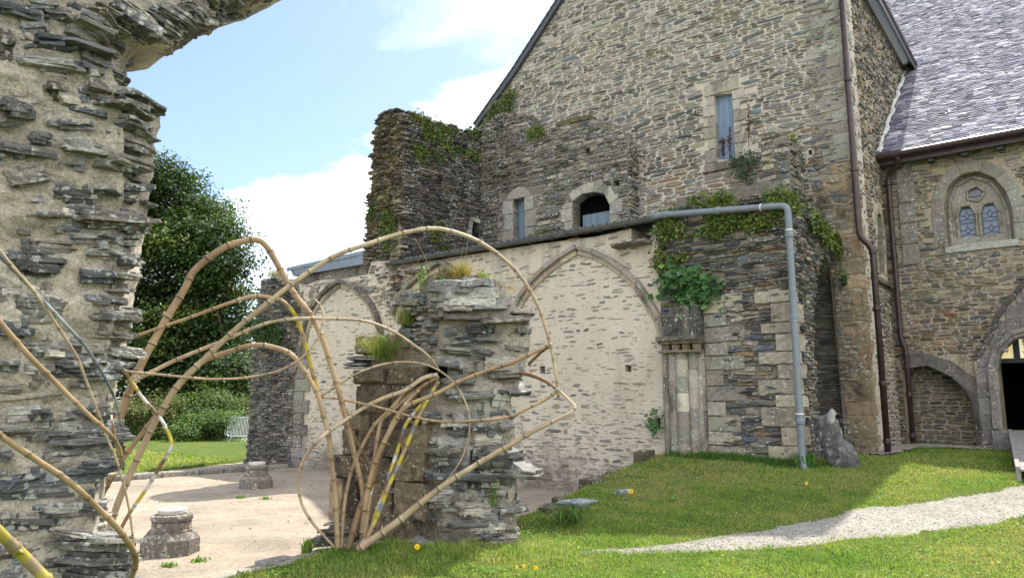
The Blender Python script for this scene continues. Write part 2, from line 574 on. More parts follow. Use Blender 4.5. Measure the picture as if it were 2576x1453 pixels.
def rock(name, base=None, var=0.5, fine=38, strat=5.0, lichen=0.0, lcol=(0.52, 0.53, 0.49), lscale=16, orange=0.0, moss=0.0,
         dark=0.0, bump=0.6, bdist=0.015, rough=0.88, dcol=(0.035, 0.03, 0.025)):
    """stone or mortar; colour comes from the mesh attribute or from base"""
    t = NT(name)
    c = t.attr() if base is None else base
    v = t.map(1, 1, strat)
    a = t.noise(v, fine*0.35, 8, 0.65)
    f = t.ramp(a, [(0.28, 1-var), (0.5, 1.0), (0.74, 1+var*0.9)])
    c = t.mix(1.0, c, f, 'MULTIPLY')
    sp = t.noise(t.map(1), fine*1.6, 3, 0.7)
    c = t.mix(1.0, c, t.ramp(sp, [(0.34, 0.72), (0.5, 1.0), (0.7, 1.22)]), 'MULTIPLY')
    if dark:
        d = t.noise(t.map(1, 1, 0.5, (4, 1, 7)), 1.7, 7, 0.68)
        c = t.mix(t.ramp(d, [(0.62-dark*0.3, 0.0), (0.80-dark*0.3, 0.85)]), c, dcol)
    if moss:
        d = t.noise(t.map(1, 1, 1, (9, 3, 1)), 5.0, 7, 0.7)
        c = t.mix(t.ramp(d, [(0.66-moss*0.2, 0.0), (0.76-moss*0.2, 0.8)]), c, (0.13, 0.10, 0.03))
    if orange:
        d = t.noise(t.map(1, 1, 1.4, (2, 8, 3)), 7.0, 7, 0.72)
        c = t.mix(t.ramp(d, [(0.66-orange*0.15, 0.0), (0.72-orange*0.15, 0.8)]), c, (0.42, 0.20, 0.05))
    if lichen:
        big = t.noise(t.map(1, 1, 1, (5, 5, 5)), 1.3, 3, 0.5)
        d = t.noise(t.map(1, 1, 1.0), lscale, 5, 0.62, 0.4)
        d = t.math('ADD', d, t.math('MULTIPLY', t.math('SUBTRACT', big, 0.5), 0.25))
        m = t.ramp(d, [(0.70-lichen*0.2, 0.0), (0.735-lichen*0.2, 1.0)])
        vv = t.vor(t.map(1, 1, 1, (1, 2, 3)), lscale*0.75)
        m2 = t.ramp(vv, [(0.12+lichen*0.12, 1.0), (0.17+lichen*0.12, 0.0)])
        gate = t.ramp(big, [(0.47, 0.0), (0.56, 1.0)])
        m2 = t.math('MULTIPLY', m2, gate)
        m = t.math('MAXIMUM', m, m2)
        m = t.math('MULTIPLY', m, 0.82)
        c = t.mix(m, c, lcol)
    t.color(c)
    t.set(Roughness=rough)
    t.b.inputs['Specular IOR Level'].default_value = 0.25
    h = t.noise(v, fine, 9, 0.7)
    n = t.bump(h, bump, bdist)
    h2 = t.noise(t.map(1, 1, strat*0.6), fine*0.22, 4, 0.6)
    t.bump(h2, bump*0.6, bdist*2.5, n)
    return t.m
def flat(name, col, rough=0.6, metal=0.0, var=0.12, scale=20, bump=0.0, spec=0.5, streak=1.0):
    t = NT(name)
    a = t.noise(t.map(1, 1, 1/streak if streak != 1.0 else 1), scale, 5, 0.6)
    c = t.attr() if col is None else col
    t.color(t.mix(1.0, c, t.ramp(a, [(0.3, 1-var), (0.7, 1+var)]), 'MULTIPLY'))
    t.set(Roughness=rough, Metallic=metal); t.b.inputs['Specular IOR Level'].default_value = spec
    if bump: t.bump(t.noise(t.map(1), scale*2, 5), bump, 0.01)
    return t.m
def leafmat(name, trans=0.45, rough=0.5):
    t = NT(name)
    c = t.attr()
    t.color(c); t.set(Roughness=rough); t.b.inputs['Specular IOR Level'].default_value = 0.35
    tr = t.n('ShaderNodeBsdfTranslucent')
    t.l(t.mix(1.0, c, (1.25, 1.35, 0.5), 'MULTIPLY'), tr.inputs['Color'])
    ms = t.n('ShaderNodeMixShader'); ms.inputs[0].default_value = trans
    t.l(t.b.outputs[0], ms.inputs[1]); t.l(tr.outputs[0], ms.inputs[2]); t.l(ms.outputs[0], t.out.inputs[0])
    return t.m
M = {}
M['gable_stone'] = rock('gable_stone', var=0.35, lichen=0.28, lscale=11, bump=0.5)
M['gable_mortar'] = rock('gable_mortar', base=(0.46, 0.41, 0.335), var=0.25, strat=1.0, lichen=0.25, dark=0.12, bump=0.5)
M['ruin_stone'] = rock('ruin_stone', var=0.5, lichen=0.52, lscale=15, bump=0.7)
M['ruin_mortar'] = rock('ruin_mortar', base=(0.17, 0.15, 0.125), var=0.5, strat=1.5, lichen=0.3, dark=0.3, bump=0.8)
M['butt_stone'] = rock('butt_stone', var=0.42, lichen=0.3, lscale=13, bump=0.7)
M['butt_mortar'] = rock('butt_mortar', base=(0.16, 0.14, 0.11), var=0.45, strat=2.0, lichen=0.2, dark=0.3, bump=0.8)
M['ashlar'] = rock('ashlar', var=0.22, strat=1.0, fine=55, lichen=0.3, lscale=14, dark=0.28, bump=0.35)
M['ashlar_dark'] = rock('ashlar_dark', var=0.3, strat=1.0, fine=55, lichen=0.34, lscale=14, dark=0.4, bump=0.45)
M['church_stone'] = rock('church_stone', var=0.35, lichen=0.36, lscale=10, bump=0.5)
M['church_mortar'] = rock('church_mortar', base=(0.33, 0.28, 0.20), var=0.3, strat=1.0, lichen=0.3, dark=0.25, bump=0.5)
M['side_mortar'] = rock('side_mortar', base=(0.46, 0.40, 0.30), var=0.25, strat=1.0, lichen=0.3, bump=0.5)
M['slate_rock'] = rock('slate_rock', var=0.7, strat=9.0, fine=26, lichen=0.6, lscale=13, bump=0.9, bdist=0.02, rough=0.72)
M['pillar_rock'] = rock('pillar_rock', var=0.7, strat=7.0, fine=24, lichen=0.5, lcol=(0.46, 0.45, 0.40), lscale=7, dark=0.25, bump=0.9, bdist=0.02, rough=0.78)
M['old_mortar'] = rock('old_mortar', var=0.4, strat=1.4, fine=24, lichen=0.3, lscale=15, dark=0.10, bump=1.0, bdist=0.05, dcol=(0.10, 0.085, 0.06))
M['granite_brown'] = rock('granite_brown', var=0.6, strat=1.0, fine=34, lichen=0.3, lscale=20, dark=0.45, moss=0.3, bump=0.9, bdist=0.02)
M['column_stone'] = rock('column_stone', base=(0.15, 0.135, 0.115), var=0.4, strat=1.0, fine=40, lichen=0.62, lcol=(0.42, 0.38, 0.32), lscale=17, bump=0.6)
M['leaf'] = leafmat('leaf', 0.28, 0.65); M['ivy'] = leafmat('ivy', 0.3, 0.4); M['grassblade'] = leafmat('grassblade', 0.45, 0.8)
M['dry'] = leafmat('dry', 0.35, 0.8)

def plaster():
    t = NT('plaster')
    big = t.noise(t.map(1, 1, 0.7), 0.9, 6, 0.6)
    c = t.mix(t.ramp(big, [(0.35, 0.0), (0.65, 1.0)]), (0.46, 0.405, 0.325), (0.54, 0.485, 0.395))
    # weathered stones showing through as dark horizontal flecks, more of them low on the wall
    fl = t.noise(t.map(1, 1, 4.2), 6.5, 6, 0.60, 0.2)
    se = t.n('ShaderNodeSeparateXYZ'); t.l(t.co, se.inputs[0])
    low = t.math('MULTIPLY', t.math('SUBTRACT', 3.0, se.outputs['Z']), 0.028, False)
    low = t.math('MAXIMUM', low, 0.0)
    c = t.mix(t.ramp(t.math('ADD', fl, low), [(0.595, 0.0), (0.66, 0.8)]), c, (0.19, 0.165, 0.14))
    damp = t.noise(t.map(1, 1, 0.8, (3, 3, 3)), 1.8, 8, 0.7)
    dz = t.math('MAXIMUM', t.math('MULTIPLY', t.math('SUBTRACT', 1.0, se.outputs['Z']), 0.26), -0.10)
    c = t.mix(t.ramp(t.math('ADD', damp, dz), [(0.52, 0.0), (0.78, 0.8)]), c, (0.12, 0.10, 0.085))
    st = t.noise(t.map(1.6, 1.6, 0.22), 2.2, 6, 0.6)
    top = t.math('MULTIPLY', t.math('SUBTRACT', se.outputs['Z'], 4.2), 0.14)
    top = t.math('MAXIMUM', top, 0.0)
    c = t.mix(t.ramp(t.math('ADD', st, top), [(0.60, 0.0), (0.80, 0.55)]), c, (0.20, 0.18, 0.15))
    sp = t.noise(t.map(1), 60, 3, 0.7)
    c = t.mix(1.0, c, t.ramp(sp, [(0.34, 0.86), (0.66, 1.1)]), 'MULTIPLY')
    t.color(c); t.set(Roughness=0.95); t.b.inputs['Specular IOR Level'].default_value = 0.15
    n = t.bump(t.noise(t.map(1, 1, 1.6), 22, 8, 0.65), 0.5, 0.02)
    t.bump(fl, 0.35, 0.03, n)
    return t.m
M['plaster'] = plaster()

def gravel(name, c1, c2, scale=70, peb=0.0):
    t = NT(name)
    v = t.vor(t.map(1), scale, out='Color')
    bw = t.n('ShaderNodeRGBToBW'); t.l(v, bw.inputs[0])
    c = t.mix(bw.outputs[0], c1, c2)
    b = t.noise(t.map(1), 0.8, 6, 0.65)
    c = t.mix(1.0, c, t.ramp(b, [(0.34, 0.74), (0.5, 0.98), (0.66, 1.14)]), 'MULTIPLY')
    b2 = t.noise(t.map(1), 14, 5, 0.7)
    c = t.mix(1.0, c, t.ramp(b2, [(0.3, 0.72), (0.5, 1.0), (0.7, 1.15)]), 'MULTIPLY')
    t.color(c); t.set(Roughness=0.95); t.b.inputs['Specular IOR Level'].default_value = 0.15
    d = t.vor(t.map(1), scale)
    n = t.bump(d, 0.6, 0.010)
    t.bump(t.noise(t.map(1), 5, 3, 0.5), 0.25, 0.03, n)
    return t.m
M['gravel'] = gravel('court_gravel', (0.225, 0.185, 0.14), (0.40, 0.335, 0.26), 75)
M['path'] = gravel('path_gravel', (0.15, 0.14, 0.12), (0.36, 0.335, 0.29), 55)
M['pebbles'] = gravel('pebble_strip', (0.08, 0.075, 0.07), (0.42, 0.38, 0.33), 22)
def soil():
    t = NT('lawn_soil')
    a = t.noise(t.map(1), 1.1, 7, 0.65)
    c = t.mix(t.ramp(a, [(0.36, 0.0), (0.62, 1.0)]), (0.06, 0.10, 0.022), (0.11, 0.135, 0.035))
    b = t.noise(t.map(1), 40, 5, 0.7)
    c = t.mix(1.0, c, t.ramp(b, [(0.3, 0.5), (0.7, 1.5)]), 'MULTIPLY')
    t.color(c); t.set(Roughness=1.0); t.b.inputs['Specular IOR Level'].default_value = 0.05
    t.bump(b, 0.9, 0.03)
    return t.m
M['soil'] = soil()
def slates():
    t = NT('roof_slate')
    c = t.attr()
    a = t.noise(t.map(1, 1, 1), 9, 6, 0.65)
    c = t.mix(1.0, c, t.ramp(a, [(0.3, 0.7), (0.7, 1.25)]), 'MULTIPLY')
    t.color(c)
    t.l(t.ramp(t.noise(t.map(1), 5, 5, 0.6), [(0.35, 0.62), (0.7, 0.85)]), t.b.inputs['Roughness'])
    t.b.inputs['Specular IOR Level'].default_value = 0.012
    t.bump(t.noise(t.map(1), 24, 6, 0.6), 0.35, 0.01)
    return t.m
M['slates'] = slates()
M['slate_edge'] = flat('slate_edge', (0.05, 0.055, 0.065), 0.5, 0, 0.4, 18, 0.4)
M['zinc'] = flat('zinc', (0.23, 0.25, 0.27), 0.42, 0.75, 0.2, 6, 0.05)
M['gutter'] = flat('gutter', (0.10, 0.105, 0.10), 0.5, 0.5, 0.35, 5, 0.05)
M['pvc'] = flat('pvc', (0.15, 0.175, 0.20), 0.45, 0, 0.12, 7)
M['brownpipe'] = flat('brownpipe', (0.045, 0.027, 0.025), 0.42, 0.2, 0.4, 8, 0.05)
M['black'] = flat('shade_black', (0.004, 0.004, 0.004), 1.0, 0, 0, 5, 0, 0.0)  # plain black standing for shade in holes and recesses
M['blue'] = flat('blue_wood', None, 0.75, 0, 0.22, 7, 0.2, 0.3, 8.0)
M['lead'] = flat('lead', (0.09, 0.11, 0.14), 0.5, 0.4, 0.2, 20)
M['steel'] = flat('steel', (0.55, 0.57, 0.58), 0.35, 0.8, 0.15, 20)
M['darkiron'] = flat('dark_iron', (0.03, 0.03, 0.03), 0.6, 0.3, 0.2, 20)
M['bamboo'] = flat('bamboo', None, 0.5, 0, 0.22, 9, 0.08, 0.35, 6.0)
M['wood'] = flat('deck_wood', (0.22, 0.21, 0.20), 0.8, 0, 0.3, 8, 0.3)
M['bark'] = rock('bark', base=(0.10, 0.08, 0.06), var=0.5, strat=0.3, fine=20, bump=1.0)
M['paint'] = flat('paint', None, 0.6, 0, 0.06, 20)
M['flower'] = flat('flower', (0.80, 0.52, 0.02), 0.6, 0, 0.1, 20)
M['rope'] = flat('rope', (0.38, 0.34, 0.28), 0.9, 0, 0.3, 60, 0.3)
def glass(name, a, b):
    t = NT(name)
    n = t.noise(t.map(1), 6, 4)
    t.color(t.mix(t.ramp(n, [(0.3, 0.0), (0.7, 1.0)]), a, b)); t.set(Roughness=0.22)
    t.b.inputs['Specular IOR Level'].default_value = 0.7
    t.bump(t.noise(t.map(1), 15, 3), 0.25, 0.01)
    return t.m
M['leadglass'] = glass('leaded_glass', (0.05, 0.08, 0.14), (0.10, 0.14, 0.22))
M['oculus'] = glass('oculus_glass', (0.07, 0.06, 0.09), (0.13, 0.11, 0.15))
def stained():
    t = NT('stained_glass')
    c = t.attr()
    t.color(c); t.set(Roughness=0.4)
    t.l(c, t.b.inputs['Emission Color']); t.b.inputs['Emission Strength'].default_value = 0.22  # weak glow put in for the light behind the panes
    return t.m
M['stained'] = stained()
# ------------------------------------------------------------------ the buildings
A0, G, C, S, RR = wplane(0), wplane(3), wplane(5.87), splane(0.52), splane(0)
def ashcol(g=RNG, base=(0.27, 0.245, 0.205)):
    return np.array(base)*g.uniform(0.75, 1.22)*(1+g.normal(0, 0.03, 3))
def ring(acc, fr, pts, width, n0, n1, seg=0.3, cols=None, gap=0.006, centre=None, smooth=6, steps=1):
    """voussoirs along a curve; they lie on the side away from centre"""
    P = arc_pts(pts, smooth) if smooth > 1 else np.array(pts, float)
    P = resample(P, seg)
    ctr = np.array(centre) if centre is not None else P.mean(0)
    T = np.gradient(P, axis=0); T /= np.linalg.norm(T, axis=1)[:, None]
    N = np.stack([-T[:, 1], T[:, 0]], -1)
    N *= np.sign(np.sum(N*(P-ctr), axis=1))[:, None]
    for i in range(len(P)-1):
        a, b = P[i], P[i+1]; d = (b-a)/np.linalg.norm(b-a)
        a2, b2 = a+d*gap, b-d*gap
        wj = width*RNG.uniform(0.96, 1.05); nj = n1+RNG.normal(0, 0.006)
        col = ashcol() if cols is None else ashcol(base=cols)
        K = 4
        V = []
        for k in range(K+1):
            t = k/K
            p = a2+(b2-a2)*t; n = N[i]*(1-t)+N[i+1]*t
            q = p+n*wj
            e = 0.012
            for (r, nn) in ((p, n0), (p, nj-e), (p+n*e, nj+RNG.normal(0, .003)), (p+n*wj*0.5, nj+RNG.normal(0, .004)), (q-n*e, nj), (q, nj-e), (q, n0)):
                V.append((r[0], r[1], nn))
        F = []
        for k in range(K):
            for m in range(6):
                F.append((k*7+m, k*7+m+1, (k+1)*7+m+1, (k+1)*7+m))
        F.append(tuple(range(7))); F.append(tuple(K*7+m for m in range(7))[::-1])
        acc.add(fr.pts(np.array(V)), F, col)
def fix_normals(o):
    bm = bmesh.new(); bm.from_mesh(o.data); bmesh.ops.recalc_face_normals(bm, faces=bm.faces); bm.to_mesh(o.data); bm.free()
def plank_door(fr, u0, u1, z0, z1, n, parent, name='shutter', boards=4, col=(0.19, 0.25, 0.33)):
    a = Acc()
    e = np.linspace(u0, u1, boards+1)
    for i in range(boards):
        c = np.array(col)*RNG.uniform(0.85, 1.1)
        box(a, fr, e[i]+0.004, e[i+1]-0.004, z0, z1, n-0.04, n+RNG.uniform(0, 0.006), c)
    box(a, fr, u0, u1, z0, z1, n-0.06, n-0.02, np.array(col)*0.3)
    o = a.build(name, M['blue'], parent)
    return o

# ============ church: transept gable, its side wall, nave wall, roofs
church = thing('abbey_church', 'tall stone abbey church with a steep grey slate roof and a high gable wall', 'church', loc(0.5, 3, 0.3))
GP = [(0.55, 0.15), (0.55, 11.85), (-3.68, 15.85), G.px(1420, 0), G.px(1378, 65), G.px(1300, 185), G.px(1243, 265), G.px(1206, 318), (G.px(1206, 318)[0], 0.15)]
gdoor = [G.px(1797, 240), G.px(1842, 234), (G.px(1842, 234)[0], G.px(1845, 403)[1]), (G.px(1797, 240)[0], G.px(1798, 403)[1])]
put_g = [(2043, 253), (2040, 383), (1608, 382), (1551, 461)]
def sq(fr, x, y, r=7):
    u, z = fr.px(x, y); d = abs(fr.px(x+r, y)[0]-u)
    return [(u-d, z-d), (u+d, z-d), (u+d, z+d), (u-d, z+d)]
gholes = [gdoor] + [sq(G, x, y) for x, y in put_g[:2]]
wall_body('gable_wall', G, GP, gholes, 0.9, M['gable_mortar'], church)
cells = warp(rubble_cells([GP]+gholes, 0.2, 15.8, (0.075, 0.145), (0.13, 0.66), seed=5, split=0.5), 0.10, 0.5, 5)
# stones stay clear of quoins, door frame and openings
du0, du1 = gdoor[0][0]-0.30, gdoor[1][0]+0.30
qx = 0.55
cells = drop_in(cells, [(du0, du1, gdoor[2][1]-0.25, gdoor[0][1]+0.32)] + [(h[0][0]-.06, h[1][0]+.06, h[0][1]-.06, h[2][1]+.06) for h in gholes[1:]])
cc = (cells[:, 0]+cells[:, 1])/2
cells = cells[cells[:, 1] < qx-0.05]
pal_g = [(0.26, 0.24, 0.205, 5), (0.30, 0.275, 0.235, 4), (0.21, 0.20, 0.18, 4), (0.14, 0.14, 0.145, 2), (0.33, 0.305, 0.26, 2), (0.24, 0.185, 0.14, 0.5), (0.16, 0.165, 0.17, 2)]
o1 = G.px(1580, 430); o2 = G.px(1800, 500)
ds1 = G.px(1640, 300); ds2 = G.px(1760, 430)
def tint_g(u, z, col, g):
    n = vnoise(u*1.3, z*2.0, 0, 3)
    m = (u > o1[0]) & (u < 0.0) & (z < o1[1]+0.2+0.3*n) & (z > o2[1]-0.6) & (g.random(len(u)) < 0.42)
    col[m] = col[m]*0.5 + np.array([0.30, 0.18, 0.085])*0.5
    m = (u > ds1[0]-0.3) & (u < ds2[0]) & (z < ds1[1]) & (z > ds2[1]-0.2) & (n > -0.35) & (g.random(len(u)) < 0.6)
    col[m] = col[m]*0.35 + np.array([0.05, 0.055, 0.06])*0.8
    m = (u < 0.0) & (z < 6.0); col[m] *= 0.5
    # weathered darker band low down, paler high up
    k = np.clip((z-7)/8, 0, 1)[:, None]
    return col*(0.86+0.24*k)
a = Acc()
stones(a, G, cells, pal_g, seed=3, relief=0.024, gap=0.022, K=9, tint=tint_g, jitn=0.35, crag=0.25)
a.build('rubble_facing', M['gable_stone'], church)
# quoins of the gable corner, long and short, going round to the side wall
a = Acc(); z = 0.2; k = 0
while z < 11.6:
    h = RNG.uniform(0.24, 0.38); L = (0.75 if k % 2 else 0.42)*RNG.uniform(0.8, 1.2)
    c = ashcol(base=(0.25, 0.23, 0.19))
    if z < 6.5: c = c*np.array([1.08, 0.90, 0.72])
    if z < 5.9: L = min(L, 0.50)
    block(a, G, qx-L, qx+0.02, z, z+h-0.012, -0.1, 0.016, c, rough=0.010, jit=0.014)
    L2 = (0.35 if k % 2 else 0.55)
    block(a, S, 3.005, 3+L2, z, z+h-0.012, -0.1, 0.045, c*0.97, rough=0.008)
    z += h; k += 1
o = a.build('corner_quoin', M['ashlar'], church); fix_normals(o)
# upper doorway with a blue plank shutter
a = Acc()
u0, u1, zt, zb = gdoor[0][0], gdoor[1][0], gdoor[0][1], gdoor[2][1]
z = zb-0.22; k = 0
while z < zt-0.08:
    h = RNG.uniform(0.26, 0.36); h = min(h, zt-z)
    for sd in (-1, 1):
        L = (0.30 if (k+(sd > 0)) % 2 else 0.18)
        if sd < 0: block(a, G, u0-L, u0, z, z+h-.01, -0.25, 0.035, ashcol(base=(0.33, 0.30, 0.25)))
        else: block(a, G, u1, u1+L, z, z+h-.01, -0.25, 0.035, ashcol(base=(0.33, 0.30, 0.25)))
    z += h; k += 1
block(a, G, u0-0.22, u1+0.16, zt, zt+0.28, -0.25, 0.05, ashcol(base=(0.31, 0.28, 0.22)))
block(a, G, u0-0.30, u1+0.20, zb-0.20, zb, -0.25, 0.10, ashcol(base=(0.24, 0.21, 0.16)))
o = a.build('door_surround', M['ashlar'], church); fix_normals(o)
d = plank_door(G, u0-0.02, u1+0.02, zb-0.02, zt+0.02, -0.14, church, 'upper_door', 3, (0.16, 0.22, 0.30))
d['label'] = 'tall narrow blue plank door high in the gable'
a = Acc(); box(a, G, u0+0.02, u0+0.10, zb+0.55, zb+0.60, -0.13, -0.10); h_ = a.build('handle', M['darkiron'], d)

# ---- right side wall of the transept
sw = [(3.0, 0.2), (3.0, 11.75), (14.5, 11.75), (14.5, 0.2)]
lw = [S.px(2204, 530), S.px(2215, 545), S.px(2222, 600), S.px(2226, 690), S.px(2210, 690), S.px(2203, 590)]
wall_body('transept_side_wall', S, sw, [lw], 0.8, M['side_mortar'], church)
cells = warp(rubble_cells([[(3.10, 0.2), (3.10, 11.6), (14, 11.6), (14, 0.2)], lw], 0.25, 11.6, (0.08, 0.15), (0.10, 0.36), seed=9, split=0.35), 0.06, 0.8, 4)
cells = cells[(cells[:, 0] < 6.0) | (cells[:, 2] > 7.0+(cells[:, 0]-5.5)*0.7)]
lu = [p[0] for p in lw]; lz = [p[1] for p in lw]
cells = drop_in(cells, [(min(lu)-0.12, max(lu)+0.15, min(lz)-.1, max(lz)+0.25)])
a = Acc()
pal_s = [(0.27, 0.235, 0.18, 5), (0.33, 0.28, 0.22, 3), (0.15, 0.145, 0.14, 4), (0.09, 0.09, 0.095, 3), (0.34, 0.22, 0.12, 0.5)]
stones(a, S, cells, pal_s, seed=4, relief=0.035, gap=0.035, K=8, crag=0.3)
a.build('rubble_facing', M['gable_stone'], church)
a = Acc(); ring(a, S, lw[4:]+lw[:1]+lw[1:4], 0.13, -0.15, 0.035, 0.3, (0.34, 0.30, 0.23), smooth=1)
o = a.build('lancet_surround', M['ashlar'], church); fix_normals(o)
a = Acc(); box(a, S, min(lu)-.05, max(lu)+.05, min(lz)-.05, max(lz)+.05, -0.32, -0.28); a.build('lancet_window', M['leadglass'], church)
lz0 = S.px(2200, 700)[1]
a = Acc(); block(a, S, S.px(2186, 690)[0], 5.84, lz0-0.08, lz0+0.03, -0.05, 0.12, (0.16, 0.14, 0.11)); o = a.build('string_course', M['ashlar_dark'], church); fix_normals(o)

# ---- nave wall with niche, doorway and two-light window
wi_out = [C.px(2376, 622), C.px(2373, 514), C.px(2384, 470), C.px(2412, 440), C.px(2458, 430), C.px(2500, 446), C.px(2530, 482), C.px(2545, 519), C.px(2548, 606)]
wi_out = [(wi_out[1][0], wi_out[0][1])] + wi_out[1:8] + [(wi_out[7][0], wi_out[0][1])]
ni_r = C.px(2450, 1040)[0]; ni_l = C.px(2270, 1000)[0]+0.05
niche = [(ni_l, 0.3), (ni_l, C.px(2272, 928)[1]), C.px(2302, 917), C.px(2335, 920), C.px(2368, 932), C.px(2407, 958), C.px(2436, 985), (ni_r, C.px(2448, 1007)[1]), (ni_r, 0.3)]
dl = C.px(2510, 930)[0]; dz = C.px(2510, 930)[1]; dc = C.px(2612, 900)[0]; dr = 2*dc-dl
dth = C.px(2515, 1083)[1]
rad = dc-dl
door = [(dl, dth), (dl, dz)] + [(dc-rad*math.cos(t), dz+rad*1.02*math.sin(t)) for t in np.linspace(0.15, math.pi-0.15, 13)] + [(dr, dz), (dr, dth)]
CW = [(0.50, 0.2), (0.50, 7.45), (13, 7.45), (13, 0.2)]
wall_body('nave_wall', C, CW, [wi_out, niche, door], 0.9, M['church_mortar'], church)
a = Acc(); box(a, C, ni_l-0.1, ni_r+0.1, 0.2, niche[2][1]+0.2, -0.95, -0.55); a.build('niche_back', M['church_mortar'], church)
nb = C.off(-0.55)
cells = warp(rubble_cells([[(ni_l, 0.4), (ni_l, niche[2][1]), (ni_r, niche[2][1]), (ni_r, 0.4)]], 0.5, niche[2][1], (0.07, 0.13), (0.15, 0.5), seed=19), 0.04, 1)
a = Acc(); pal_n = [(0.13, 0.12, 0.105, 4), (0.09, 0.09, 0.09, 3), (0.18, 0.16, 0.13, 3)]
stones(a, nb, cells, pal_n, seed=8, relief=0.03, gap=0.02, K=8)
a.build('niche_rubble', M['church_stone'], church)
cells = warp(rubble_cells([CW, wi_out, niche, door], 0.3, 7.3, (0.07, 0.14), (0.14, 0.50), seed=15, split=0.45), 0.05, 0.7, 8)
wu = [p[0] for p in wi_out]; wz = [p[1] for p in wi_out]
portal = [C.px(2469, 899), C.px(2502, 846), C.px(2511, 811), C.px(2546, 761), C.px(2580, 722), C.px(2640, 650), C.px(2700, 720), C.px(2760, 850), (C.px(2760, 850)[0], 0.3), (C.px(2458, 960)[0], 0.3), (C.px(2458, 960)[0], C.px(2458, 910)[1])]
cells = cells[~inside([portal], np.stack([(cells[:, 0]+cells[:, 1])/2+0.05, (cells[:, 2]+cells[:, 3])/2], -1))]
cells = drop_in(cells, [(min(wu)-0.28, max(wu)+0.28, min(wz)-0.16, max(wz)-0.35), (min(wu)-0.05, max(wu)+0.05, max(wz)-0.5, max(wz)+0.2), (ni_l-0.05, ni_r+0.05, 0.3, niche[2][1]+0.2)])
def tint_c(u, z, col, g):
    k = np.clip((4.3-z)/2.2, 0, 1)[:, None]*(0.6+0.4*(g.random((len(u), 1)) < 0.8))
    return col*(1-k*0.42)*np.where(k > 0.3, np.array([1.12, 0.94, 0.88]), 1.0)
a = Acc(); pal_c = [(0.24, 0.215, 0.17, 5), (0.20, 0.185, 0.155, 4), (0.14, 0.135, 0.13, 4), (0.31, 0.27, 0.20, 3), (0.09, 0.095, 0.11, 1.4), (0.26, 0.15, 0.10, 0.5)]
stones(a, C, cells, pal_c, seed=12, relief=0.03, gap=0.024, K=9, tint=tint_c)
a.build('rubble_facing', M['church_stone'], church)
# niche arch
a = Acc(); ring(a, C, [niche[1], niche[2], niche[3], niche[4], niche[5], niche[6], niche[7], (ni_r, niche[7][1]-0.5), (ni_r, niche[7][1]-0.95)], 0.30, -0.3, 0.03, 0.42, (0.17, 0.155, 0.14), centre=(1.6, 0.8))
ring(a, C, [niche[1], niche[2], niche[3], niche[4], niche[5], niche[6], niche[7], (ni_r, niche[7][1]-0.5), (ni_r, niche[7][1]-0.95)], 0.06, -0.2, 0.06, 0.5, (0.13, 0.12, 0.11), centre=(1.6, 0.8))
o = a.build('niche_arch', M['ashlar_dark'], church); fix_normals(o)
# portal: a thicker layer of dark ashlar round the doorway
Pf = C.off(0.16)
po = wall_body('portal_wall', Pf, portal, [door], 0.18, M['church_mortar'], church)
a = Acc()
zz = 0.35; k = 0
pl = portal[-2][0]
while zz < 6.5:
    h = RNG.uniform(0.27, 0.36)
    for (x0, x1) in spans([portal, door], zz+h/2):
        x = x0
        while x < x1-0.05:
            L = RNG.uniform(0.3, 0.6)
            if x1-(x+L) < 0.2: L = x1-x
            block(a, Pf, x+.006, x+L-.006, zz, zz+h-.012, -0.05, 0.02, ashcol(base=(0.19, 0.175, 0.165)), rough=0.006)
            x += L
    zz += h
o = a.build('portal_ashlar', M['ashlar_dark'], church); fix_normals(o)
a = Acc()
dring = [(dl, dth+0.05), (dl, dz-0.4), (dl, dz)] + door[2:15] + [(dr, dz), (dr, dth+0.05)]
ring(a, C, dring, 0.13, -0.3, 0.20, 0.42, (0.22, 0.20, 0.18), centre=(dc, dz-0.6), smooth=2)
ring(a, C, [(dc+(p[0]-dc)*1.10, dz+(p[1]-dz)*1.10 if p[1] > dz else p[1]) for p in dring], 0.10, -0.1, 0.26, 0.42, (0.20, 0.185, 0.17), centre=(dc, dz-0.6), smooth=2)
o = a.build('doorway_arch', M['ashlar_dark'], church); fix_normals(o)
# hood mould that climbs away from the doorway
hm = [portal[0], portal[1], portal[2], portal[3], portal[4], portal[5]]
a = Acc(); ring(a, C, hm, 0.10, -0.05, 0.24, 0.3, (0.10, 0.09, 0.085), centre=(6.5, 2.0)); o = a.build('hood_mould', M['ashlar_dark'], church); fix_normals(o)
# threshold and dark room behind the door
a = Acc(); block(a, C, dl-0.2, dr+0.1, 0.4, dth, -0.9, 0.30, (0.20, 0.19, 0.18)); o = a.build('threshold', M['ashlar_dark'], church); fix_normals(o)
a = Acc()
room = [(dl-1.5, 0.3, -0.9), (dr+1.5, 0.3, -0.9), (dr+1.5, 5.6, -0.9), (dl-1.5, 5.6, -0.9), (dl-1.5, 0.3, -7), (dr+1.5, 0.3, -7), (dr+1.5, 5.6, -7), (dl-1.5, 5.6, -7)]
a.add(C.pts(np.array(room)), [(4, 5, 6, 7), (0, 1, 5, 4), (1, 2, 6, 5), (2, 3, 7, 6), (3, 0, 4, 7)], (0.03, 0.028, 0.026))
a.build('dark_interior', flat('dark_interior', (0.03, 0.028, 0.026), 1.0, 0, 0.3, 3, 0, 0.0), church)
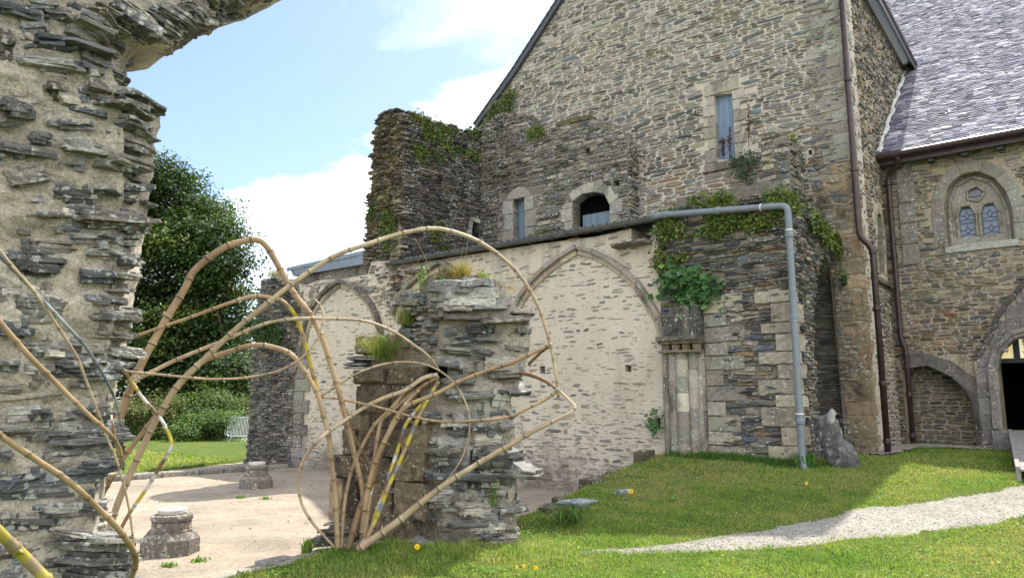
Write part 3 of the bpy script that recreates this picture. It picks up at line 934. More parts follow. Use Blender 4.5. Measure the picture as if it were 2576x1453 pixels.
# stained glass over the doorway
gz = C.px(2530, 899)[1]
gf = C.off(-0.42)
sg = Acc(); ld = Acc()
panes = [C.px(2520, 862), C.px(2533, 861)]
pw = 0.34
x = dl-0.05
def quad(acc, fr, x0, x1, z0, z1, n, col): acc.add(fr.pts(np.array([(x0, z0, n), (x1, z0, n), (x1, z1, n), (x0, z1, n)])), [(0, 1, 2, 3)], col)
k = 0
while x < dr:
    x1 = min(x+pw, dr+0.05)
    quad(sg, gf, x, x1, gz, gz+1.6, 0.0, (0.85, 0.72, 0.36))
    quad(sg, gf, x, x+0.035, gz, gz+1.6, 0.003, (0.9, 0.82, 0.62))
    if k >= 1:     # small shield: green with pale dots | orange and red flames
        c0 = x+0.05; c1 = x1-0.03; m = (c0+c1)/2; zb_, zt_ = gz+0.16, gz+0.44
        sh = [(c0, zt_), (m, zt_), (m, zb_), (c0+0.02, zb_+0.12)]
        sg.add(gf.pts(np.array([(p[0], p[1], 0.004) for p in sh])), [(3, 2, 1, 0)], (0.06, 0.20, 0.08))
        sh = [(m, zt_), (c1, zt_), (c1-0.02, zb_+0.12), (m, zb_)]
        sg.add(gf.pts(np.array([(p[0], p[1], 0.004) for p in sh])), [(3, 2, 1, 0)], (0.70, 0.16, 0.03))
        for i, (xx, cc_) in enumerate(((m+0.01, (0.95, 0.55, 0.05)), (m+0.07, (0.9, 0.45, 0.04)))):
            sg.add(gf.pts(np.array([(xx, zt_-0.02, 0.007), (xx+0.035, zt_-0.02, 0.007), (xx+0.045, zb_+0.05, 0.007)])), [(2, 1, 0)], cc_)
        for i in range(3):
            for j in range(3):
                quad(sg, gf, c0+0.015+i*0.04, c0+0.03+i*0.04, zb_+0.10+j*0.065, zb_+0.12+j*0.065, 0.006, (0.6, 0.75, 0.6))
        box(ld, gf, c0-0.01, c1+0.01, zb_-0.03, zb_-0.018, 0, 0.012); box(ld, gf, c0-0.01, c1+0.01, zt_+0.02, zt_+0.032, 0, 0.012)
    box(ld, gf, x1, x1+0.12, gz, gz+1.6, -0.05, 0.05)
    x = x1+0.12; k += 1
box(ld, gf, dl-0.1, dr+0.1, gz-0.10, gz, -0.05, 0.05)
tr = sg.build('stained_glass', M['stained'], church); tr['label'] = 'yellow stained glass with a small green and red shield'
ld.build('glazing_bar', M['darkiron'], tr)
# two-light gothic window
tb = C.px(2440, 602)[1]
tf = C.off(-0.27)
def sc(l, k=1): return l
li = lambda x0, x1, yt, ys, yb: [tf.px(x0, yb), tf.px(x0, ys), tf.px(x0+(x1-x0)*0.14, (ys+yt)/2+2), tf.px((x0+x1)/2, yt), tf.px(x1-(x1-x0)*0.14, (ys+yt)/2+1), tf.px(x1, ys-3), tf.px(x1, yb-5)]
L1 = li(2411, 2450, 514, 536, 600); L2 = li(2468, 2509, 506, 528, 594)
def straight(L):
    return [(L[1][0], L[0][1])] + L[1:6] + [(L[5][0], L[6][1])]
L1, L2 = straight(L1), straight(L2)
oc = tf.px(2453, 488); orad = abs(tf.px(2473, 488)[0]-oc[0])
OC = [(oc[0]+orad*math.cos(t), oc[1]+orad*math.sin(t)*0.95-(0.05 if abs(t-1.5*math.pi) < 0.1 else 0)) for t in np.linspace(0, 2*math.pi, 13)[:-1]]
trp = [(p[0]+(0.02 if p[0] > oc[0] else -0.02), p[1]) for p in wi_out]
win = wall_body('gothic_window', tf, trp, [L1, L2, OC], 0.10, M['ashlar'], church, (0.30, 0.275, 0.235))
win['label'] = 'two-light pointed window with a round light above'
a = Acc()
tp = [(oc[0]+(p[0]-oc[0])*0.80, tb+(p[1]-tb)*0.93) for p in wi_out]
ring(a, tf, tp, 0.07, -0.02, 0.07, 0.35, (0.30, 0.27, 0.22), smooth=3)
ring(a, tf, [(oc[0]+orad*1.1*math.cos(t), oc[1]+orad*1.1*math.sin(t)) for t in np.linspace(0, 2*math.pi, 17)], 0.05, -0.02, 0.05, 0.2, (0.31, 0.28, 0.23), smooth=1)
for L in (L1, L2):
    cx_ = (L[0][0]+L[-1][0])/2
    ring(a, tf, [(cx_+(p[0]-cx_)*1.12, p[1]+0.02) for p in L], 0.04, -0.02, 0.05, 0.25, (0.31, 0.28, 0.23), smooth=1)
o = a.build('tracery', M['ashlar'], win); fix_normals(o)
for nm, L, mt in (('window_pane', L1, 'leadglass'), ('window_pane', L2, 'leadglass'), ('round_pane', OC, 'oculus')):
    us = [p[0] for p in L]; zs_ = [p[1] for p in L]
    a = Acc(); box(a, tf, min(us)-.03, max(us)+.03, min(zs_)-.03, max(zs_)+.03, -0.085, -0.06); a.build(nm, M[mt], win)
    a = Acc()
    u0, u1, z0, z1 = min(us), max(us), min(zs_), max(zs_)
    if nm == 'window_pane':
        W = u1-u0; H = z1-z0; cx_ = (u0+u1)/2
        segs = []
        for q in (0.22, 0.66):
            zc = z0+H*q
            segs += [((cx_-W*.18, zc), (cx_, zc+W*.25)), ((cx_, zc+W*.25), (cx_+W*.18, zc)), ((cx_+W*.18, zc), (cx_, zc-W*.25)), ((cx_, zc-W*.25), (cx_-W*.18, zc)), ((u0, zc+W*.1), (cx_-W*.18, zc)), ((cx_+W*.18, zc), (u1, zc+W*.1)), ((cx_, zc+W*.25), (cx_, zc+W*.55)), ((u0, zc-W*.4), (cx_, zc-W*.25)), ((u1, zc-W*.4), (cx_, zc-W*.25)), ((u0, zc+W*.55), (cx_, zc+W*.55)), ((u1, zc+W*.55), (cx_, zc+W*.55))]
        segs += [((u0, z0+H*0.44), (u1, z0+H*0.44))]
    else:
        segs = [((u0, (z0+z1)/2-.02), (u1, (z0+z1)/2-.02))]
    for p, q in segs: bar(a, tf.p(p[0], p[1], -0.052), tf.p(q[0], q[1], -0.052), 0.007, 4)
    for i in range(len(L)):
        p, q = L[i], L[(i+1) % len(L)]
        bar(a, tf.p(p[0], p[1], -0.05), tf.p(q[0], q[1], -0.05), 0.014, 5)
    a.build('leading', M['lead'], win)
a = Acc(); ring(a, C, wi_out, 0.25, -0.27, 0.018, 0.36, (0.23, 0.215, 0.18)); 
block(a, C, min(wu)-0.05, max(wu)+0.05, min(wz)-0.16, min(wz), -0.3, 0.06, (0.34, 0.33, 0.30))
o = a.build('window_surround', M['ashlar'], church); fix_normals(o)
# blocked doorway jamb beside the pipe
a = Acc(); bz = C.px(2290, 540)[1]
for k in range(5): block(a, C, 0.86, 1.22, bz-1.2+k*0.5, bz-1.2+k*0.5+0.49, -0.1, 0.045, (0.22, 0.20, 0.17))
o = a.build('blocked_window', M['ashlar'], church); fix_normals(o)

# ---- roofs
def roof_slates(name, o, ru, rs, length, height, parent, keepf=None, seed=1, course=0.125, width=(0.16, 0.30)):
    """o: eave start, ru: along the eave, rs: up the slope; single slates laid in courses"""
    g = np.random.default_rng(seed)
    n = np.cross(ru, rs); n /= np.linalg.norm(n)
    if n[2] < 0: n = -n
    Q = []
    k = 0; h = 0
    while h < height:
        u = -g.uniform(0, 0.2)
        while u < length:
            w = g.uniform(*width)
            if keepf is None or keepf(u+w/2, h): Q.append((u+0.002, u+w-0.003, h, g.uniform(-0.012, 0.012)))
            u += w
        h += course*(1 - 0.25*h/height); k += 1
    Q = np.array(Q); m = len(Q)
    jit = lambda s: g.normal(0, s, m)
    L = course*1.7
    t0 = 0.016+np.abs(jit(0.004))
    def pt(u, v, d): return o + u[:, None]*ru + v[:, None]*rs + d[:, None]*n
    wob = 0.012*vnoise(Q[:, 0]*0.4, Q[:, 2]*0.8, 0, 5)
    lift = 0.012 + wob
    tw, tl = jit(0.007), jit(0.008)
    v0 = Q[:, 2]+Q[:, 3]
    A = pt(Q[:, 0], v0+jit(.003), lift+t0+tw); B = pt(Q[:, 1], v0+jit(.006), lift+t0-tw)
    Cc = pt(Q[:, 1], v0+L, lift-0.006+tl); Dd = pt(Q[:, 0], v0+L, lift-0.006+tl)
    A2 = pt(Q[:, 0], v0, lift-0.004); B2 = pt(Q[:, 1], v0, lift-0.004)
    V = np.stack([A, B, Cc, Dd, A2, B2], 1).reshape(-1, 3)
    i = (np.arange(m)*6)[:, None]
    F = np.concatenate([i+np.array([[0, 1, 2, 3]]), i+np.array([[4, 5, 1, 0]]), i+np.array([[5, 2, 1, 1]])[:, [0, 1, 2, 2]]]) if False else np.concatenate([i+np.array([[0, 1, 2, 3]]), i+np.array([[4, 5, 1, 0]])])
    pal = np.array([(0.19, 0.19, 0.235), (0.12, 0.12, 0.15), (0.28, 0.28, 0.32), (0.23, 0.21, 0.27), (0.40, 0.40, 0.43)])
    col = pal[g.choice(5, m, p=[.34, .18, .22, .14, .12])]*g.uniform(0.8, 1.2, (m, 1))
    a = Acc(); a.add(V, F, np.repeat(col, 6, axis=0))
    ob = a.build(name, M['slates'], parent)
    # boarding under the slates
    return ob
pitch = math.atan2(11.85-7.5, 11-5.52)
RS = WV*math.cos(pitch)+ZV*math.sin(pitch)
eo = loc(0.54, 5.50, 7.50)
rn = np.cross(DV, RS); rn = rn if rn[2] > 0 else -rn
roof_len = (20.5-5.5)/math.cos(pitch)
# nave roof, cut off where the transept stands in front of its far part
SOFF = 12.0
def nave_keep(u_, h_):
    s_ = u_-SOFF+0.54; zz = 7.5+h_*math.sin(pitch)
    return s_ > 0.55 or zz > 11.9+(0.7-s_)*0.948+0.1
nr = roof_slates('nave_roof_slates', eo-DV*SOFF, DV, RS, 12.5+SOFF, roof_len, church, keepf=nave_keep, seed=2)
a = Acc()
hv = (11.95-7.5)/math.sin(pitch); zt__ = 7.5+roof_len*math.sin(pitch); sv = 0.16-(zt__-11.95)/0.948
q = [eo, eo+DV*12.5, eo+DV*12.5+RS*roof_len, eo+DV*sv+RS*roof_len, eo+RS*hv]
q = [p+rn*0.0 for p in q]+[p-rn*0.12 for p in q]
a.add(np.array(q), [(0, 1, 2, 3, 4), (9, 8, 7, 6, 5), (0, 5, 6, 1), (1, 6, 7, 2), (2, 7, 8, 3), (3, 8, 9, 4), (4, 9, 5, 0)], (.05, .05, .055))
o = a.build('nave_roof_deck', M['slate_edge'], church); fix_normals(o)
# mortar fillet where the roof meets the transept wall
a = Acc(); P = [eo+RS*t+DV*(0.02+0.03*math.sin(t*5))+rn*0.03 for t in np.linspace(0.05, 7.2, 40)]
tube(a, P, 0.06+0.015*np.sin(np.arange(40)*1.7), 7); a.build('mortar_fillet', flat('fillet', (0.42, 0.42, 0.40), 0.9, 0, 0.3, 9, 0.4), church)
# eave gutter with brackets
a = Acc()
ge = loc(0.55, 5.38, 7.40)
tube(a, [ge, ge+DV*12.5], 0.075, 10)
box(a, C.off(0.30), 0.55, 13, 7.22, 7.40, -0.02, 0.04)
a.build('eave_gutter', M['brownpipe'], church)
a = Acc(); box(a, C.off(0.0), 0.55, 13, 7.30, 7.47, 0.0, 0.32); 
for k in range(18): box(a, C, 0.9+k*0.68, 1.02+k*0.68, 7.16, 7.30, 0.0, 0.24)
a.build('eave_soffit', M['slate_edge'], church)
# transept roof
rk = [(0.86, 11.55), (0.70, 11.85), (-3.68, 16.0), (G.px(1420, 0)[0]-0.05, G.px(1420, 0)[1]+0.12), (G.px(1378, 65)[0]-.05, G.px(1378, 65)[1]+.11), (G.px(1300, 185)[0]-.05, G.px(1300, 185)[1]+.1), (G.px(1243, 265)[0]-.05, G.px(1243, 265)[1]+.1), (G.px(1206, 318)[0]-0.10, G.px(1206, 318)[1]+0.06)]
a = Acc()
V = []; m = len(rk)
for w_ in (0.13, -11.5):
    for (u, z) in rk: V.append(G.p(u, z, w_))
    for (u, z) in rk: V.append(G.p(u+(0.0 if u > -3.68 else 0.05), z-0.14, w_))
F = []
for i in range(m-1):
    F += [(i, i+1, 2*m+i+1, 2*m+i), (m+i+1, m+i, 3*m+i, 3*m+i+1), (i, m+i, m+i+1, i+1), (2*m+i, 2*m+i+1, 3*m+i+1, 3*m+i)]
F += [(0, 2*m, 3*m, m), (m-1, 2*m-1, 4*m-1, 3*m-1)]
a.add(np.array(V), F, (.05, .05, .055))
o = a.build('transept_roof', M['slate_edge'], church); fix_normals(o)
# small slates along the left verge so that the edge is notched
a = Acc()
for i in range(2, m-1):
    p, q = np.array(rk[i]), np.array(rk[i+1]); L = np.linalg.norm(q-p); nn = int(L/0.22)+1
    for k in range(nn):
        c = p+(q-p)*(k+.5)/nn; d = (q-p)/L; n_ = np.array([-d[1], d[0]]); n_ = n_ if n_[1] > 0 else -n_
        u, z = c+n_*0.02
        e = d*0.14
        V = [G.p(u-e[0], z-e[1], 0.17), G.p(u+e[0], z+e[1], 0.17), G.p(u+e[0]+n_[0]*.035, z+e[1]+n_[1]*.035, 0.15), G.p(u-e[0]+n_[0]*.01, z-e[1]+n_[1]*.01, 0.15)]
        V += [v+WV*0.35 for v in V]
        a.add(np.array(V), BOXF, (0.14, 0.15, 0.17))
o = a.build('verge_slates', M['slates'], church); fix_normals(o)
a = Acc(); e0 = G.p(0.80, 11.70, 0.1); tube(a, [e0, e0+WV*8.3], 0.09, 10)
a.build('transept_gutter', M['brownpipe'], church)

# ---- downpipes
def collars(a, P, ts, r):
    P = np.array(P)
    for (p, q, t) in ts:
        c = P[p]+(P[q]-P[p])*t; d = (P[q]-P[p])/np.linalg.norm(P[q]-P[p])
        tube(a, [c-d*0.05, c-d*0.03, c+d*0.03, c+d*0.05], [r*1.12, r*1.28, r*1.28, r*1.12], 10)
def pipe(name, pts, r, parent, mat, label, cols, band=None):
    P = []
    for i, p in enumerate(pts):
        p = np.array(p)
        if 0 < i < len(pts)-1:
            a0, b0 = np.array(pts[i-1]), np.array(pts[i+1])
            d1 = (p-a0)/np.linalg.norm(p-a0); d2 = (b0-p)/np.linalg.norm(b0-p)
            e = min(0.14, np.linalg.norm(p-a0)*0.45, np.linalg.norm(b0-p)*0.45)
            for t in np.linspace(0, 1, 6): P.append((p-d1*e)*(1-t)**2+2*t*(1-t)*p+(p+d2*e)*t*t)
        else: P.append(p)
    a = Acc(); tube(a, P, r, 12); o = a.build(name, mat, parent, smooth=True); o['label'] = label
    a = Acc(); collars(a, pts, cols, r); a.build('collar', band or mat, o)
    return o
p1 = [loc(0.58, 2.88, 12.2), loc(0.58, 2.88, S.px(2163, 640)[1]+0.35), loc(0.80, 2.94, S.px(2163, 640)[1]+0.08), loc(0.80, 2.94, 0.55)]
pipe('brown_downpipe', p1, 0.062, church, M['brownpipe'], 'brown downpipe at the corner of the gable', [(0, 1, .25), (0, 1, .52), (0, 1, .8), (2, 3, .02), (2, 3, .30), (2, 3, .66), (2, 3, .93)])
zc = C.px(2255, 870)[1]
p2 = [loc(1.0, 5.42, 7.36), loc(0.95, 5.6, 7.18), loc(0.70, 5.75, 7.0), loc(0.70, 5.75, zc+0.15), loc(0.78, 5.76, zc-0.05), loc(0.78, 5.76, 0.7)]
pipe('brown_downpipe', p2, 0.060, church, M['brownpipe'], 'brown downpipe in the angle beside the nave wall', [(2, 3, .05), (2, 3, .5), (4, 5, .08), (4, 5, .5), (4, 5, .93)])

# ============ ruined cloister wall with pointed arches
AW = thing('cloister_wall', 'long pale rendered wall with blind pointed arches under a dark gutter', 'wall', loc(-8, 0, -0.25))
sr = A0.px(1668, 900)[0]
top = [(1668, 556), (1642, 566), (1642, 606), (1588, 612), (1588, 574), (1500, 595), (1350, 614), (1200, 638), (1060, 659), (992, 667), (985, 655), (935, 658), (925, 690), (870, 700), (812, 703), (770, 716), (735, 712), (700, 700), (664, 706)]
left = [(652, 760), (648, 860), (636, 950), (630, 1060), (624, 1160)]
AP = [(sr, -0.5), (sr, A0.px(1668, 556)[1])] + [A0.px(*p) for p in top[1:]] + [A0.px(*p) for p in left]
AP += [(AP[-1][0]-0.1, -0.6)]
def hole(fr, x0, x1, y0, y1):
    a_, b_ = fr.px(x0, y1), fr.px(x1, y0)
    return [(a_[0], a_[1]), (b_[0], a_[1]), (b_[0], b_[1]), (a_[0], b_[1])]
ah = [hole(A0, 1573, 1588, 917, 935), hole(A0, 1357, 1371, 920, 939), hole(A0, 1648, 1661, 1050, 1078)]
wall_body('rendered_wall', A0, AP, ah, 0.85, M['plaster'], AW)
# dark rough pier at the broken left end
xl = [A0.px(x, y) for x, y in [(664, 703), (700, 697), (735, 712), (752, 712), (756, 800), (752, 900), (740, 1000), (738, 1100), (742, 1185)]]
PP = [A0.px(664, 703)] + xl[1:] + [(A0.px(742, 1185)[0], -0.5), (AP[-1][0]-0.15, -0.5)] + [A0.px(*p) for p in left[::-1]]
wall_body('broken_pier', A0, PP, [], 1.1, M['ruin_mortar'], AW, front=0.06)
pal_r = [(0.13, 0.12, 0.11, 4), (0.075, 0.075, 0.08, 4), (0.19, 0.17, 0.14, 3), (0.24, 0.22, 0.18, 1.4), (0.17, 0.13, 0.09, 1)]
zt_ = A0.px(700, 697)[1]
cells = warp(rubble_cells([PP], -0.3, zt_, (0.05, 0.10), (0.10, 0.42), seed=21, ragged=0.14, split=0.4), 0.03, 1.2)
a = Acc(); stones(a, A0.off(0.06), cells, pal_r, seed=22, relief=0.06, gap=0.012, K=9, crag=0.5)
# stones of the broken end seen side-on
El = Frame(loc(AP[-1][0]+0.0, 0), WV, -DV)
a.build('pier_rubble', M['ruin_stone'], AW)
# grey rubble band along the top between the arches
band = [A0.px(*p) for p in [(990, 676), (935, 662), (925, 694), (870, 704), (812, 707), (770, 720), (756, 720), (758, 850), (775, 800), (800, 750), (835, 712), (858, 702), (890, 712), (930, 740), (960, 775), (985, 800), (1000, 760), (1030, 715), (1060, 690), (1020, 676)]]
cells = warp(rubble_cells([band], 2.5, 6.5, (0.06, 0.12), (0.10, 0.40), seed=23, keep=0.72), 0.05, 1)
pal_p = [(0.20, 0.18, 0.155, 4), (0.13, 0.125, 0.12, 3), (0.27, 0.24, 0.195, 3), (0.33, 0.28, 0.21, 1)]
a = Acc(); stones(a, A0, cells, pal_p, seed=24, relief=0.025, gap=0.015, K=9)
# scattered stones whose faces show through the render
cl2 = warp(rubble_cells([AP]+ah, -0.2, 6.9, (0.06, 0.13), (0.12, 0.50), seed=25, split=0.25), 0.05, 0.8)
g = np.random.default_rng(31)
cu, cz = (cl2[:, 0]+cl2[:, 1])/2, (cl2[:, 2]+cl2[:, 3])/2
up = A0.px(1300, 630)[1]
pr = 0.36 + 0.22*np.clip((1.9-cz)/2.2, 0, 1) + 0.22*(cz > 5.2) + 0.16*vnoise(cu*0.7, cz*1.1, 0, 2)
keep = (g.random(len(cl2)) < pr) & (cu > A0.px(752, 900)[0]) & (cu < sr-0.1)
cl2 = cl2[keep]
sh_ = np.stack([g.uniform(0.55, 1.0, len(cl2)), g.uniform(0.28, 0.66, len(cl2))], -1); hu, hz = (cl2[:, 1]-cl2[:, 0])/2*sh_[:, 0], (cl2[:, 3]-cl2[:, 2])/2*sh_[:, 1]
cu, cz = (cl2[:, 0]+cl2[:, 1])/2, (cl2[:, 2]+cl2[:, 3])/2
cl2 = np.stack([cu-hu, cu+hu, cz-hz, cz+hz], -1)
pal_a = [(0.22, 0.20, 0.17, 5), (0.14, 0.14, 0.135, 2), (0.27, 0.24, 0.20, 5), (0.33, 0.25, 0.17, 1), (0.30, 0.28, 0.24, 2)]
stones(a, A0, cl2, pal_a, seed=26, relief=0.010, gap=0.0, K=11, crag=0.2, jitn=0.4, roundness=(0.5, 1.0))
# stones just under the gutter
ub = [A0.px(*p) for p in [(1665, 560), (1500, 604), (1350, 625), (1200, 650), (1000, 678), (1000, 692), (1200, 668), (1350, 645), (1440, 628), (1500, 624), (1560, 640), (1665, 660)]]
cells = rubble_cells([ub], 5.2, 7.0, (0.07, 0.12), (0.12, 0.4), seed=27, keep=0.5)
stones(a, A0, cells, pal_a+[(0.34, 0.20, 0.11, 1.2)], seed=28, relief=0.02, gap=0.03, K=9)
a.build('exposed_stones', M['butt_stone'], AW)
# pointed arches
arc1 = [A0.px(*p) for p in [(1303, 800), (1325, 752), (1362, 708), (1408, 670), (1455, 641)]]
arc1r = [A0.px(*p) for p in [(1455, 641), (1508, 658), (1556, 690), (1598, 728), (1628, 776), (1648, 812), (1659, 856)]]
a = Acc(); ct = A0.px(1470, 900)
for q in (arc1, arc1r):
    ring(a, A0, q, 0.13, -0.05, 0.05, 0.42, (0.36, 0.31, 0.23), centre=ct)
    ring(a, A0, [(ct[0]+(p[0]-ct[0])*1.055, ct[1]+(p[1]-ct[1])*1.055) for p in q], 0.10, -0.05, 0.13, 0.42, (0.26, 0.235, 0.19), centre=ct)
o = a.build('pointed_arch', M['ashlar'], AW); fix_normals(o); o['label'] = 'large pointed blind arch of moulded stone right of the broken pillar'
arc2 = [A0.px(*p) for p in [(771, 905), (774, 860), (783, 815), (800, 779), (824, 748), (858, 722)]]
arc2r = [A0.px(*p) for p in [(858, 722), (890, 735), (918, 760), (938, 795), (950, 835), (960, 900)]]
a = Acc(); ct = A0.px(865, 900)
for q in (arc2, arc2r):
    ring(a, A0, q, 0.13, -0.05, 0.05, 0.40, (0.34, 0.29, 0.21), centre=ct)
    ring(a, A0, [(ct[0]+(p[0]-ct[0])*1.09, ct[1]+(p[1]-ct[1])*1.06) for p in q], 0.12, -0.05, 0.13, 0.40, (0.15, 0.135, 0.11), centre=ct)
o = a.build('pointed_arch', M['ashlar_dark'], AW); fix_normals(o); o['label'] = 'smaller pointed blind arch with a mossy hood, left of the pillar'
arc3 = [A0.px(*p) for p in [(1010, 800), (1020, 768), (1047, 734), (1078, 708), (1110, 687)]]
arc3r = [A0.px(*p) for p in [(1110, 687), (1140, 700), (1172, 728), (1195, 765), (1210, 800)]]
a = Acc(); ct = A0.px(1110, 830)
for q in (arc3, arc3r):
    ring(a, A0, q, 0.15, -0.05, 0.07, 0.35, (0.36, 0.30, 0.21), centre=ct)
    ring(a, A0, [(ct[0]+(p[0]-ct[0])*1.16, ct[1]+(p[1]-ct[1])*1.16) for p in q], 0.10, -0.05, 0.16, 0.35, (0.20, 0.18, 0.15), centre=ct)
c_ = hole(A0, 996, 1034, 753, 768); block(a, A0, c_[0][0], c_[1][0], c_[0][1], c_[2][1], -0.05, 0.25, (0.16, 0.14, 0.11))
o = a.build('pointed_arch', M['ashlar'], AW); fix_normals(o); o['label'] = 'low pointed doorway arch half hidden behind the pillar'
# corbels
for (x0, x1, y0, y1, p) in ((1556, 1640, 608, 628, 0.36), (1036, 1074, 674, 692, 0.34)):
    a = Acc(); h_ = hole(A0, x0, x1, y0, y1); block(a, A0, h_[0][0], h_[1][0], h_[0][1], h_[2][1], -0.3, p, (0.17, 0.155, 0.13), bev=0.05, rough=0.02, jit=0.02)
    o = a.build('stone_corbel', M['butt_stone'], AW); fix_normals(o)
# ashlar jamb of the left arch
a = Acc(); zz = -0.3; k = 0; ju = A0.px(752, 1000)[0]
while zz < 3.1:
    h = RNG.uniform(0.25, 0.36); L = (0.62 if k % 2 else 0.42)*RNG.uniform(.85, 1.1)
    block(a, A0, ju-0.15, ju+L-0.15, zz, zz+h-.01, -.05, 0.075, ashcol(base=(0.20, 0.18, 0.155))); zz += h; k += 1
cp = A0.px(746, 930); 
V = []; 
for i, (r, dz_) in enumerate(((0.04, -0.14), (0.12, -0.08), (0.15, 0), (0.16, 0.1))):
    for t in np.linspace(0, 2*math.pi, 10, endpoint=False): V.append((cp[0]+r*math.cos(t), cp[1]+dz_, 0.10+r*0.7*math.sin(t)+0.02))
F = [(i*10+k, i*10+(k+1) % 10, (i+1)*10+(k+1) % 10, (i+1)*10+k) for i in range(3) for k in range(10)]+[tuple(range(30, 40))]
a.add(A0.pts(np.array(V)), F, (0.19, 0.14, 0.12))
o = a.build('arch_jamb', M['ashlar_dark'], AW); fix_normals(o)
# clustered column with capital
u = lambda x, y=900: A0.px(x, y)[0]
zz_ = lambda y, x=1720: A0.px(x, y)[1]
col = bpy.data.objects.new('engaged_column', None); LINK(col); col.parent = AW; col.location = tuple(loc(u(1720), 0, 0)-np.array(full_loc(AW)))
col['label'] = 'cluster of engaged half shafts under a worn moulded capital'
a = Acc()
zb_, zc_ = 0.25, zz_(888)
for (x, r, n_) in ((1680, 0.07, 0.05), (1698, 0.10, 0.08), (1722, 0.14, 0.08), (1748, 0.10, 0.08), (1765, 0.07, 0.05)):
    k = 0; z = zb_+0.2
    while z < zc_-0.05:
        h = min(RNG.uniform(0.28, 0.40), zc_-z)
        c = ashcol(base=(0.30, 0.27, 0.225))
        if abs(x-1722) < 5 and abs(z-zz_(1020)) < 0.2: c = np.array([0.55, 0.50, 0.41])
        cu_ = u(x); d_ = RNG.normal(0, 0.004)
        tube(a, [A0.p(cu_+d_, z, n_), A0.p(cu_+d_, z+.01, n_), A0.p(cu_+d_, z+h-.012, n_), A0.p(cu_+d_, z+h-.002, n_)], [r*.96, r, r, r*.96], 14, c)
        z += h
a.build('shaft', M['ashlar_dark'], col)
a = Acc(); z = zb_+0.2
while z < zc_:
    h = RNG.uniform(.28, .36)
    block(a, A0, u(1672), u(1776), z, min(z+h, zc_)-.01, -0.05, 0.10, ashcol(base=(0.27, 0.24, 0.20))); z += h
o = a.build('column_backing', M['ashlar'], col); fix_normals(o)
a = Acc(); u0, u1 = u(1673), u(1776); zc0 = zz_(888); 
block(a, A0, u0-.02, u1+.02, zc0+0.22, zc0+0.32, -0.05, 0.36, (0.15, 0.14, 0.11), rough=.01)
block(a, A0, u0, u1, zc0+0.17, zc0+0.22, -0.05, 0.31, (0.24, 0.19, 0.11), rough=.006)
block(a, A0, u0, u1, zc0, zc0+0.05, -0.05, 0.29, (0.24, 0.19, 0.12), rough=.006)
for k in range(4):
    w_ = (u1-u0)/4; c0 = u0+w_*(k+.5)
    tube(a, [A0.p(c0, zc0+.04, 0.16), A0.p(c0, zc0+.18, 0.16)], [w_*.36, w_*.44], 10, (0.21, 0.18, 0.13))
o = a.build('capital', M['granite_brown'], col); fix_normals(o)
a = Acc(); block(a, A0, u(1682, 820), u(1772, 820), zc0+0.32, zz_(800), -0.05, 0.26, (0.085, 0.078, 0.07), rough=.012)
block(a, A0, u(1694, 780), u(1768, 780), zz_(800), zz_(772), -0.05, 0.24, (0.09, 0.085, 0.075), rough=.012)
tube(a, [A0.p(u(1742), zc0+.32, .25), A0.p(u(1742), zz_(775), .23)], 0.08, 10, (0.12, 0.105, 0.085))
o = a.build('springer_block', M['ashlar_dark'], col); fix_normals(o)
a = Acc(); block(a, A0, u(1660), u(1775), -0.2, 0.45, -0.05, 0.30, (0.13, 0.10, 0.06), bev=.04, rough=.02); block(a, A0, u(1666), u(1772), 0.45, 0.60, -0.05, 0.22, (0.17, 0.13, 0.07), bev=.03, rough=.015)
o = a.build('column_plinth', M['granite_brown'], col); fix_normals(o)

# gutter on the wall, low metal roof behind it, grey plastic drainpipe
gl = [A0.p(*A0.px(985, 668), 0.16), A0.p(*A0.px(1665, 553), 0.16)]
d = (gl[1]-gl[0]); L = np.linalg.norm(d); d /= L
a = Acc()
th = np.linspace(math.pi, 2*math.pi, 9); r = 0.085
V = []
for p in gl:
    for t in th: V.append(p - WV*(-math.cos(t))*r*-1 + ZV*(math.sin(t)*r+0.03))
F = [(i, i+1, 9+i+1, 9+i) for i in range(8)]+[tuple(range(9))]
V2 = [v+(0) for v in V]
a.add(np.array(V), F, (1, 1, 1))
for e in (math.pi, 2*math.pi):
    q = [p - WV*(-math.cos(e))*r*-1 + ZV*(0.03) for p in gl]; tube(a, q, 0.014, 6)
gt = a.build('roof_gutter', M['gutter'], AW); gt.data.materials[0] = M['gutter']
a = Acc(); k = 0.4
while k < L-0.3:
    c = gl[0]+d*k
    tube(a, [c-d*.012+ZV*0.01, c+d*.012+ZV*0.01], r+0.008, 14); k += 0.62
a.build('gutter_bracket', M['gutter'], gt)
a = Acc()
r0, r1 = gl[0]+WV*0.05+ZV*0.04, gl[1]+WV*0.05+ZV*0.04
nr_ = 44
V = []
for i in range(nr_*4+1):
    t = i/(nr_*4)
    ph = i % 4
    hgt = (0.0, 0.09, 0.0, 0.0)[ph]
    b = r0+(r1-r0)*t+ZV*hgt
    V += [b, b+WV*2.75+ZV*0.42]
F = [(2*i, 2*i+2, 2*i+3, 2*i+1) for i in range(nr_*4)]
a.add(np.array(V), F); a.build('metal_lean_to_roof', M['zinc'], AW)
cz_ = A0.px(1975, 523)[1]
pv = [A0.p(*A0.px(1655, 552), 0.22), A0.p(A0.px(1660, 550)[0]+0.2, A0.px(1660, 550)[1], 0.24), A0.p(-0.16, cz_, 0.24), A0.p(0.10, cz_-0.03, 0.24), A0.p(0.10, 0.60, 0.25), A0.p(0.16, 0.42, 0.32)]
pp = pipe('grey_drainpipe', pv, 0.062, AW, M['pvc'], 'long grey plastic drainpipe running along and down the buttress', [(1, 2, .02), (1, 2, .52), (3, 4, .12), (3, 4, .45), (3, 4, .85)])
a = Acc()
